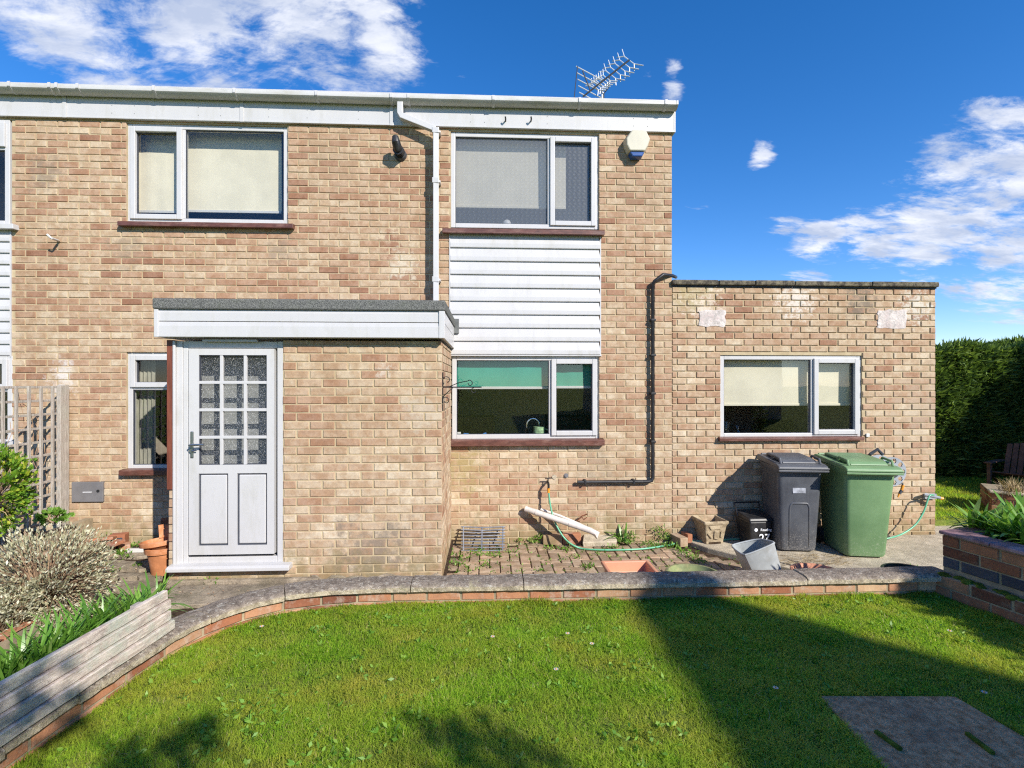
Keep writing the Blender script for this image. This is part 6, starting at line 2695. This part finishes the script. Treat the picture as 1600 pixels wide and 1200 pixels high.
def ring_disc(b, c, R0, hole_r, nh, y0, y1, rin=.0, n=64):
    """flat disc with a ring of round holes, built as a grid of annular quads"""
    nr = 18
    rads = [rin + (R0 - rin) * k / nr for k in range(nr + 1)]
    rc = R0 * .74
    for yy_ in (y0, y1):
        for i in range(nr):
            for k in range(n):
                a0_, a1_ = 2 * math.pi * k / n, 2 * math.pi * (k + 1) / n
                rm, am = (rads[i] + rads[i + 1]) / 2, (a0_ + a1_) / 2
                px, pz = rm * math.cos(am), rm * math.sin(am)
                if any((px - rc * math.cos(2 * math.pi * h / nh)) ** 2 + (pz - rc * math.sin(2 * math.pi * h / nh)) ** 2 < hole_r ** 2 for h in range(nh)):
                    continue
                b.add([(c[0] + r_ * math.cos(a_), yy_, c[2] + r_ * math.sin(a_)) for r_, a_ in ((rads[i], a0_), (rads[i + 1], a0_), (rads[i + 1], a1_), (rads[i], a1_))], [(0, 1, 2, 3)])
    b.tube([(c[0], y0, c[2]), (c[0], y1, c[2])], R0, n, cap=False)


rad = 19 / scale_at(p) * 1.02
b = MB()
ring_disc(b, (p.x - .03, 0, p.z), .165, .026, 9, -.30, -.288, .03)
b.build("front_disc", "reel_grey", hr)
b = MB()
ring_disc(b, (p.x - .03, 0, p.z), .165, .026, 9, -.112, -.10, .03)
b.build("rear_disc", "reel_grey", hr)
b = MB()
b.tube([(p.x - .03, -.29, p.z), (p.x - .03, -.10, p.z)], .085, 24)
for k in range(5):
    b.lathe([(.10 + .012, -.01), (.112, 0), (.10, .01)], (p.x - .03, -.13 - .033 * k, p.z), 24, Matrix.Rotation(R(90), 4, 'X').to_3x3().to_4x4())
b.build("wound_hose", "hose_green", hr, smooth=True)
b = MB()
b.tube([(p.x - .03, -.312, p.z), (p.x - .03, -.29, p.z)], .07, 24)
b.build("hub", "dark_grey_plastic", hr, smooth=True)
b = MB()
b.box(p.x - .16, p.x + .0, -.10, .0, p.z - .06, p.z + .1)
b.tube([(p.x - .19, -.06, p.z + .06), (p.x - .2, -.2, p.z + .19), (p.x - .12, -.2, p.z + .24), (p.x - .06, -.2, p.z + .18)], .018, 8)
b.build("wall_bracket", "dark_grey_plastic", hr, smooth=True)
b = MB()
hs0 = [Vector((p.x + .10, -.2, p.z - .09)), Vector((p.x + .12, -.2, p.z - .16)), W(1410, 755, -.2), W(1409, 762, -.2)]
b.tube(catmull(hs0), .008, 8)
b.build("loose_end", "dark_grey_plastic", hr, smooth='all')
b = MB()
b.tube([W(1411, 758, -.2), W(1408, 768, -.2)], [.016, .013], 10)
b.tube([W(1405, 771, -.2), W(1403, 777, -.2)], [.010, .007], 10)
b.build("connector", "orange_plastic", hr, smooth=True)
b = MB()
b.tube([W(1408.5, 766, -.2), W(1405.5, 771.5, -.2)], .0155, 10)
b.build("connector_ring", "dark_grey_plastic", hr, smooth=True)

# hose guide bracket at the corner
hg = thing("hose_guide", "grey plastic hose holder on the corner of the extension with green hose over it", "bracket", W(1455, 776))
b = MB()
q0_, q1_ = W(1446, 773, -.08), W(1469, 778, -.12)
b.tube([W(1447, 774, .0), q0_, q1_], [.02, .022, .016], 8)
b.box(W(1442, 772).x, W(1460, 772).x, -.03, .0, W(1450, 779).z, W(1450, 771).z)
b.build("arm", "reel_grey", hg, smooth=True)
b = MB()
b.tube([q1_, q1_ + Vector((.03, -.005, -.008))], .017, 8)
b.build("tip", "orange_plastic", hg)
b = MB()
hh = [W(1459, 774, -.13), W(1453, 774, -.15), W(1449, 783, -.16), W(1443, 800, -.17), W(1430, 820, -.19), W(1410, 834, -.22), W(1388, 841, -.26), G(1360, 845, Z_CONC + .01)]
b.tube(catmull(hh), .0095, 8)
tag(b.build("garden_hose", "hose_green", None, smooth='all'), "pale green hose looping from corner holder down behind the green bin", "hose")
# alarm contact like small white box by the ext sill
b = MB()
q = W(1355, 680)
b.box(q.x - .02, q.x + .02, -.015, .0, q.z - .02, q.z + .02)
tag(b.build("cable_box", "white_gloss", None, bevel=.003), "tiny white cable box at the right end of the extension sill", "box")

# ------------------------------------------------------------------ terracotta pots and rubble by the porch
c = G(245, 901, Z_PATH)
tp = thing("terracotta_pot", "orange terracotta pot standing under another by the porch corner", "pot", (c.x, c.y + .08, Z_PATH), 0, "stacked terracotta pots")
b = MB()
b.lathe([(0, 0), (.085, 0), (.118, .20), (.135, .205), (.142, .25), (.128, .255), (.12, .20), (0, .2)], (0, 0, 0), 36)
b.build("body", "terracotta", tp, local=True, smooth=True)
tp2 = thing("terracotta_pot", "broken terracotta pot nested on top of the whole one", "pot", (c.x - .02, c.y + .08, Z_PATH + .235), 0, "stacked terracotta pots", rx=R(-4), ry=R(-6))
b = MB()
b.lathe([(.10, .0), (.135, .03), (.155, .035), (.160, .07), (.145, .075), (.135, .035), (.09, .0)], (0, 0, 0), 36)
b.lathe([(.138, .07), (.150, .19)], (0, 0, 0), 14, None, R(25), R(125))
b.lathe([(.128, .07), (.140, .18)], (0, 0, 0), 14, None, R(25), R(125))
b.build("body", "terracotta", tp2, local=True, smooth=True)
for (u, v, z, siz, rz, rx, lab, mat, tn) in (
        (180, 866, .05, (.15, .10, .20), 12, 0, "red loose brick standing upright with a dark end in the rubble", "brick_red", .3),
        (149, 848, .24, (.24, .13, .03), 20, -.2, "broken red roof tile lying on top of the rubble pile", "brick_red", .5),
        (167, 853, .20, (.22, .12, .03), -14, .1, "second broken tile sloping against the upright brick", "brick_red", .35),
        (158, 868, .06, (.18, .12, .12), 30, 0, "reddish loose brick at the bottom of the rubble under tiles", "brick_red", .6),
        (189, 868, .05, (.10, .10, .11), 35, .1, "small orange brick fragment beside the upright dark brick", "brick_red", .75),
        (257, 862, .06, (.12, .10, .34), 30, .05, "dark red loose brick standing in the shade behind the terracotta pots", "brick_dark_red", .7)):
    loose_brick(u, v, z, siz, rz, lab, mat, rx, "loose bricks and tiles by the left wall", tn)
b = MB()
a_, c_ = G(195, 862, Z_PATH + .012), G(224, 861, Z_PATH + .012)
b.box(a_.x, c_.x, a_.y, a_.y + .05, Z_PATH, Z_PATH + .035)
tag(b.build("white_strip", "white_gloss", None, bevel=.004), "short white plastic strip on the ground beside the terracotta pots", "strip")
# dark clay chip piece
loose_brick(183, 866, .05, (.09, .02, .17), 12, "dark slate piece leaning on the upright red brick", "brick_blue", 0, None, .3, "slate_piece")

# dead twig against the wall
b = MB()
b.tube([W(900, 815, -.05), W(910, 806, -.07), W(918, 803, -.08)], .008, 5)
b.tube([W(909, 807, -.07), W(912, 812, -.09), W(917, 808, -.09)], .006, 5)
tag(b.build("rusty_bracket", "rust", None), "small rusty iron bracket on the wall above the white pipes", "bracket")

# ------------------------------------------------------------------ weeds between the pavers and along the wall
Cs, Ds, Lw = [], [], []
weed_px = [(700, 862, 6), (712, 868, 6), (726, 873, 7), (705, 881, 8), (722, 884, 9), (691, 889, 6), (741, 866, 7), (757, 868, 8), (770, 870, 6), (757, 886, 10), (748, 860, 5), (775, 858, 5), (800, 864, 6), (812, 846, 7), (835, 848, 14), (842, 843, 12), (868, 850, 12), (860, 858, 10), (880, 858, 9), (890, 860, 8), (920, 890, 7), (900, 872, 6), (935, 866, 7), (960, 858, 10), (970, 848, 16), (975, 838, 18), (982, 850, 14), (965, 842, 12), (1035, 838, 14), (1043, 845, 16), (1010, 852, 12), (1020, 857, 14), (1035, 857, 14), (1050, 856, 14), (1060, 861, 10), (1070, 866, 12), (1080, 872, 10), (1088, 877, 8), (1095, 880, 7), (990, 843, 8), (1030, 830, 10), (735, 893, 6), (842, 893, 5), (920, 884, 6), (170, 857, 14), (165, 848, 14), (178, 866, 12), (187, 867, 14), (205, 856, 12), (218, 853, 10), (265, 903, 8), (430, 898, 8), (440, 893, 10), (300, 908, 8), (330, 911, 8), (195, 872, 8), (1425, 890, 5), (160, 885, 7), (180, 893, 7), (215, 885, 6)]
rg = np.random.default_rng(5)
for (u_, v_, k_) in weed_px:
    zz_ = Z_CONC if u_ > 1098 else (Z_PATH if u_ < 690 else 0.0)
    p = G(u_, v_, zz_)
    if p.y > -.03:
        p = W(u_, v_, -.04)
        zz_ = p.z
    m_ = int(k_ * 3.2)
    base = np.array([p.x, p.y, max(zz_, 0)])[None] + np.stack([rg.normal(0, .030 + .0012 * k_, m_), rg.normal(0, .022, m_), np.abs(rg.normal(0, .0018 * k_, m_))], 1)
    Cs.append(base)
    a = rg.uniform(0, 6.28, m_)
    Ds.append(np.stack([np.cos(a), np.sin(a), np.full(m_, .5)], 1))
# moss lines in the joints
for _ in range(420):
    x = rg.uniform(XP1 + .02, XPV1 + .5)
    y = -.012 - round(rg.uniform(0, 1.1) / cell) * cell
    if rg.random() < .5:
        x = XP1 + .01 + round((x - XP1) / cell) * cell
        y = rg.uniform(-1.1, -.02)
    m_ = rg.integers(1, 5)
    Cs.append(np.array([x, y, -.012])[None] + rg.normal(0, .010, (m_, 3)) * np.array([1, 1, .2]))
    a = rg.uniform(0, 6.28, m_)
    Ds.append(np.stack([np.cos(a), np.sin(a), np.full(m_, .3)], 1))
C = np.concatenate(Cs)
V, Fc = leaves_np(C, np.concatenate(Ds), .036, .013, rg, up=.5, fold=.1)
mesh_np("paving_weeds", V, Fc, rg.random(len(Fc)), "weed_leaf", kind="stuff")
strap_plant(tuple(W(972, 846, -.08)), 12, .24, .028, "broad green weed growing at the wall foot beside the concrete slab", None, 401, "wall_weed")
# straw and dead stems on the concrete
Cs = []
nst = 260
p = [G(u_, v_, Z_CONC + .004) for u_, v_ in zip(rg.uniform(1225, 1330, nst), rg.uniform(866, 884, nst))]
bs = np.array([[q.x, q.y, q.z] for q in p])
a = rg.uniform(-.7, .7, nst) + math.pi * (rg.random(nst) < .5)
d = np.stack([np.cos(a), np.sin(a), rg.uniform(0, .1, nst)], 1) * rg.uniform(.03, .12, nst)[:, None]
s = np.stack([-np.sin(a), np.cos(a), np.zeros(nst)], 1) * .002
V = np.stack([bs - s, bs + s, bs + d + s, bs + d - s], 1).reshape(-1, 3)
mesh_np("dry_litter", V, np.arange(nst * 4).reshape(nst, 4), rg.random(nst), "straw", kind="stuff")
# leaf litter and twigs on path
nst = 240
p = [G(u_, v_, Z_PATH + .006) for u_, v_ in zip(rg.uniform(150, 560, nst), rg.uniform(872, 945, nst))]
bs = np.array([[q.x, q.y, q.z] for q in p])
V, Fc = leaves_np(bs, np.stack([rg.normal(0, 1, nst), rg.normal(0, 1, nst), np.zeros(nst)], 1), .022, .010, rg, up=.02)
V[:, 2] = np.maximum(V[:, 2], Z_PATH + .003)
mesh_np("path_litter", V, Fc, rg.random(len(Fc)), "dry_stem", kind="stuff")


# ------------------------------------------------------------------ hedge
def hedge(name, label, boxr, n, seed, L=.16, Wd=.05, topbump=.18, rise=0.0):
    x0, x1, y0, y1, z0, z1 = boxr
    rg = np.random.default_rng(seed)
    o = thing(name, label, "hedge", ((x0 + x1) / 2, (y0 + y1) / 2, z0))
    b = MB()
    b.hull8([(x0 + .18, y0 + .18, z0), (x1 - .18, y0 + .18, z0), (x1 - .18, y1 - .18, z0), (x0 + .18, y1 - .18, z0), (x0 + .18, y0 + .18, z1 - .2), (x1 - .18, y0 + .18, z1 - .2 + rise * (x1 - x0)), (x1 - .18, y1 - .18, z1 - .2 + rise * (x1 - x0)), (x0 + .18, y1 - .18, z1 - .2)])
    MATCORE = "soil"
    b.build("inner_branches", MATCORE, o)
    areas = np.array([(x1 - x0) * (z1 - z0), (y1 - y0) * (z1 - z0), (y1 - y0) * (z1 - z0), (x1 - x0) * (y1 - y0) * 1.4])
    which = rg.choice(4, n, p=areas / areas.sum())
    C = np.zeros((n, 3))
    N = np.zeros((n, 3))
    r1_, r2_ = rg.random(n), rg.random(n)
    dpt = np.abs(rg.normal(0, .09, n))
    for w_i, nrm in ((0, (0, -1, .35)), (1, (-1, 0, .35)), (2, (1, 0, .35)), (3, (0, -.25, 1))):
        m_ = which == w_i
        k_ = m_.sum()
        if w_i == 0:
            C[m_] = np.stack([x0 + r1_[m_] * (x1 - x0), np.full(k_, y0) + dpt[m_], z0 + r2_[m_] * (z1 - z0)], 1)
        elif w_i == 1:
            C[m_] = np.stack([np.full(k_, x0) + dpt[m_], y0 + r1_[m_] * (y1 - y0), z0 + r2_[m_] * (z1 - z0)], 1)
        elif w_i == 2:
            C[m_] = np.stack([np.full(k_, x1) - dpt[m_], y0 + r1_[m_] * (y1 - y0), z0 + r2_[m_] * (z1 - z0)], 1)
        else:
            C[m_] = np.stack([x0 + r1_[m_] * (x1 - x0), y0 + r2_[m_] * (y1 - y0), np.full(k_, z1) - dpt[m_]], 1)
        N[m_] = np.array(nrm)
    bump = clumpf(C[:, 0], C[:, 1] + C[:, 2] * .7, 2.2, seed) * .10 + clumpf(C[:, 2] * 1.3, C[:, 0], 6, seed + 1) * .07
    N2 = N / np.linalg.norm(N, axis=1, keepdims=True)
    C = C + N2 * bump[:, None]
    top = C[:, 2] > z1 - .3
    C[top, 2] += topbump * .6 * clumpf(C[top, 0], C[top, 1], 3.2, seed + 2) * np.clip((C[top, 2] - z1 + .3) / .3, 0, 1)
    C[:, 2] += rise * (C[:, 0] - x0) * np.clip((C[:, 2] - z0) / (z1 - z0), 0, 1)
    V, Fc = leaves_np(C, N2, L, Wd, rg, up=.1, fold=.08)
    tn = np.clip(rg.beta(2, 2.4, n) + .16 * (C[:, 2] > z1 - .35) + 1.2 * bump, 0, 1)
    mesh_np("foliage", V, Fc, tn, "conifer_leaf", o)
    return o


HY = 3.1
hedge("conifer_hedge", "tall dark green clipped conifer hedge behind the back lawn at right", (6.2, 11.2, HY, HY + 1.1, Z_BL, 2.32), 60000, 61, .15, .034, topbump=.22, rise=.055)
hedge("conifer_hedge", "unseen taller conifer hedge added past the right edge for its shade", (10.5, 11.6, -3.6, HY - .05, Z_BL, 3.05), 16000, 62, .2, .07)  # out of view, added to shade the back hedge and grass
hedge("conifer_hedge", "unseen conifer hedge added close by on the right to shade the lawn", (5.63, 6.5, -9.6, -5.7, Z_LAWN, 3.26), 16000, 63, .17, .06, topbump=.06)  # out of view, added to cast the shade at the lawn's right

# ------------------------------------------------------------------ wooden chair on the back lawn
q = G(1552, 768, Z_BL)
ch = thing("garden_chair", "dark brown slatted wooden garden chair by the hedge", "chair", (q.x + .42, q.y + .05, Z_BL), R(-62))
ch.scale = (.8, .8, .72)
for sx in (-.3, .3):
    b = MB()
    b.box(sx - .03, sx + .03, -.36, -.27, 0, .60)
    b.build("leg", "chair_wood", ch, local=True, bevel=.006)
    b = MB()
    b.hull8([(sx - .025, .30, 0), (sx + .025, .30, 0), (sx + .025, .40, 0), (sx - .025, .40, 0), (sx - .025, -.3, .36), (sx + .025, -.3, .36), (sx + .025, -.3, .44), (sx - .025, -.3, .44)])
    b.build("leg", "chair_wood", ch, local=True, bevel=.006)
    b = MB()
    b.box(sx - .06, sx + .06, -.42, .38, .60, .63)
    b.build("arm", "chair_wood", ch, local=True, bevel=.006)
for k in range(6):
    b = MB()
    y_ = -.30 + k * .10
    b.box(-.27, .27, y_, y_ + .085, .40 - k * .022, .42 - k * .022)
    b.build("seat_slat", "chair_wood", ch, local=True, bevel=.004)
for k in range(5):
    b = MB()
    x_ = -.24 + k * .10
    b.hull8([(x_, .22, .27), (x_ + .085, .22, .27), (x_ + .085, .25, .27), (x_, .25, .27), (x_, .50, 1.0 + .02 * (2 - abs(2 - k))), (x_ + .085, .50, 1.0 + .02 * (2 - abs(2 - k))), (x_ + .085, .53, 1.0), (x_, .53, 1.0)])
    b.build("back_slat", "chair_wood", ch, local=True, bevel=.004)
b = MB()
b.box(-.26, .26, .42, .46, .70, .76)
b.build("back_rail", "chair_wood", ch, local=True)

# ------------------------------------------------------------------ what stands behind the photographer: it casts the shade on the lawn
def toward(px, y):
    p = G(px[0], px[1], Z_LAWN)
    t_ = (y - p.y) / SUN_DIR.y
    return p + SUN_DIR * t_


YN = -14.0
A, B_ = toward((980, 935), YN), toward((1160, 1200), YN)
C_, D_ = toward((1130, 935), YN), toward((1600, 1065), YN)
s1 = (A.z - B_.z) / (A.x - B_.x)
s2 = (D_.z - C_.z) / (D_.x - C_.x)
# the two slopes meet at the ridge
xr = (C_.z - A.z + s1 * A.x - s2 * C_.x) / (s1 - s2)
zr = A.z + s1 * (xr - A.x)
ze = 4.8
xl = A.x - (A.z - ze) / s1
xr2 = C_.x + (ze - C_.z) / s2
nh = thing("neighbour_house", "gabled neighbouring house across the lawn behind the camera", "house", (xr, YN - 4, 0))
b = MB()
b.prism([(xl, 0), (xr2, 0), (xr2, ze), (xr, zr), (xl, ze)], 'y', YN - 8, YN)
b.build("wall", "far_render", nh)
b = MB()
for (p0, p1) in (((xl, ze), (xr, zr)), ((xr, zr), (xr2, ze))):
    b.hull8([(p0[0], YN - 8.2, p0[1]), (p1[0], YN - 8.2, p1[1]), (p1[0], YN - .02, p1[1]), (p0[0], YN - .02, p0[1]), (p0[0], YN - 8.2, p0[1] + .02), (p1[0], YN - 8.2, p1[1] + .02), (p1[0], YN - .02, p1[1] + .02), (p0[0], YN - .02, p0[1] + .02)])
b.build("roof", "roof_tile", nh)
for (x_, z_) in ((xl + 1.4, 1.0), (xl + 4.2, 1.0), (xl + 1.6, 3.0), (xl + 4.2, 3.0)):
    b = MB()
    b.box(x_, x_ + 1.3, YN, YN + .05, z_, z_ + 1.2)
    wn_ = b.build("window", "upvc", nh)
    b = MB()
    b.box(x_ + .08, x_ + 1.22, YN + .051, YN + .06, z_ + .08, z_ + 1.12)
    b.build("pane", "gasket", wn_)

# unseen tree, clusters set for their shade; some stand for a person's shadow
tr0 = thing("shade_tree", "slender unseen tree behind the camera, placed for its leaf shade", "tree", (5.2, -9.2, Z_LAWN))
cl_ = []
rg = np.random.default_rng(9)
for (uu, vv, rad_, tt) in ((30, 1090, .27, 7.2), (-40, 1150, .3, 7.4), (90, 1120, .12, 7.2), (262, 1185, .20, 7.4), (225, 1230, .26, 7.6), (308, 1150, .09, 7.4), (715, 1215, .26, 8.0), (790, 1172, .17, 8.0), (858, 1210, .15, 8.0), (692, 1150, .08, 8)):
    p = G(uu, vv, Z_LAWN + .02)
    cl_.append((p + SUN_DIR * tt, rad_))
b = MB()
root = Vector((5.2, -9.2, Z_LAWN))
fork = Vector((4.6, -9.4, 3.3))
b.tube([root, root.lerp(fork, .5) + Vector((.05, .0, 0)), fork], [.13, .10, .07], 10)
b.build("trunk", "bark", tr0, smooth='all')
for k, (c, r_) in enumerate(cl_):
    b = MB()
    b.tube([fork, fork.lerp(c, .6) + Vector((0, 0, .15)), c], [.035, .018, .006], 6)
    b.build("branch", "bark", tr0, smooth='all')
Cs, Ns = [], []
for (c, r_) in cl_:
    r_ = r_ * .72
    m_ = int(210 * r_ / .3)
    d = rg.normal(0, 1, (m_, 3))
    d /= np.linalg.norm(d, axis=1, keepdims=True)
    Cs.append(np.array(c)[None] + d * (r_ * rg.random(m_) ** .45)[:, None])
    Ns.append(d)
V, Fc = leaves_np(np.concatenate(Cs), np.concatenate(Ns), .075, .045, rg, up=0)
mesh_np("crown", V, Fc, rg.random(len(Fc)), "tree_leaf", tr0)
print("objects", len(bpy.data.objects), "pavers", cnt)
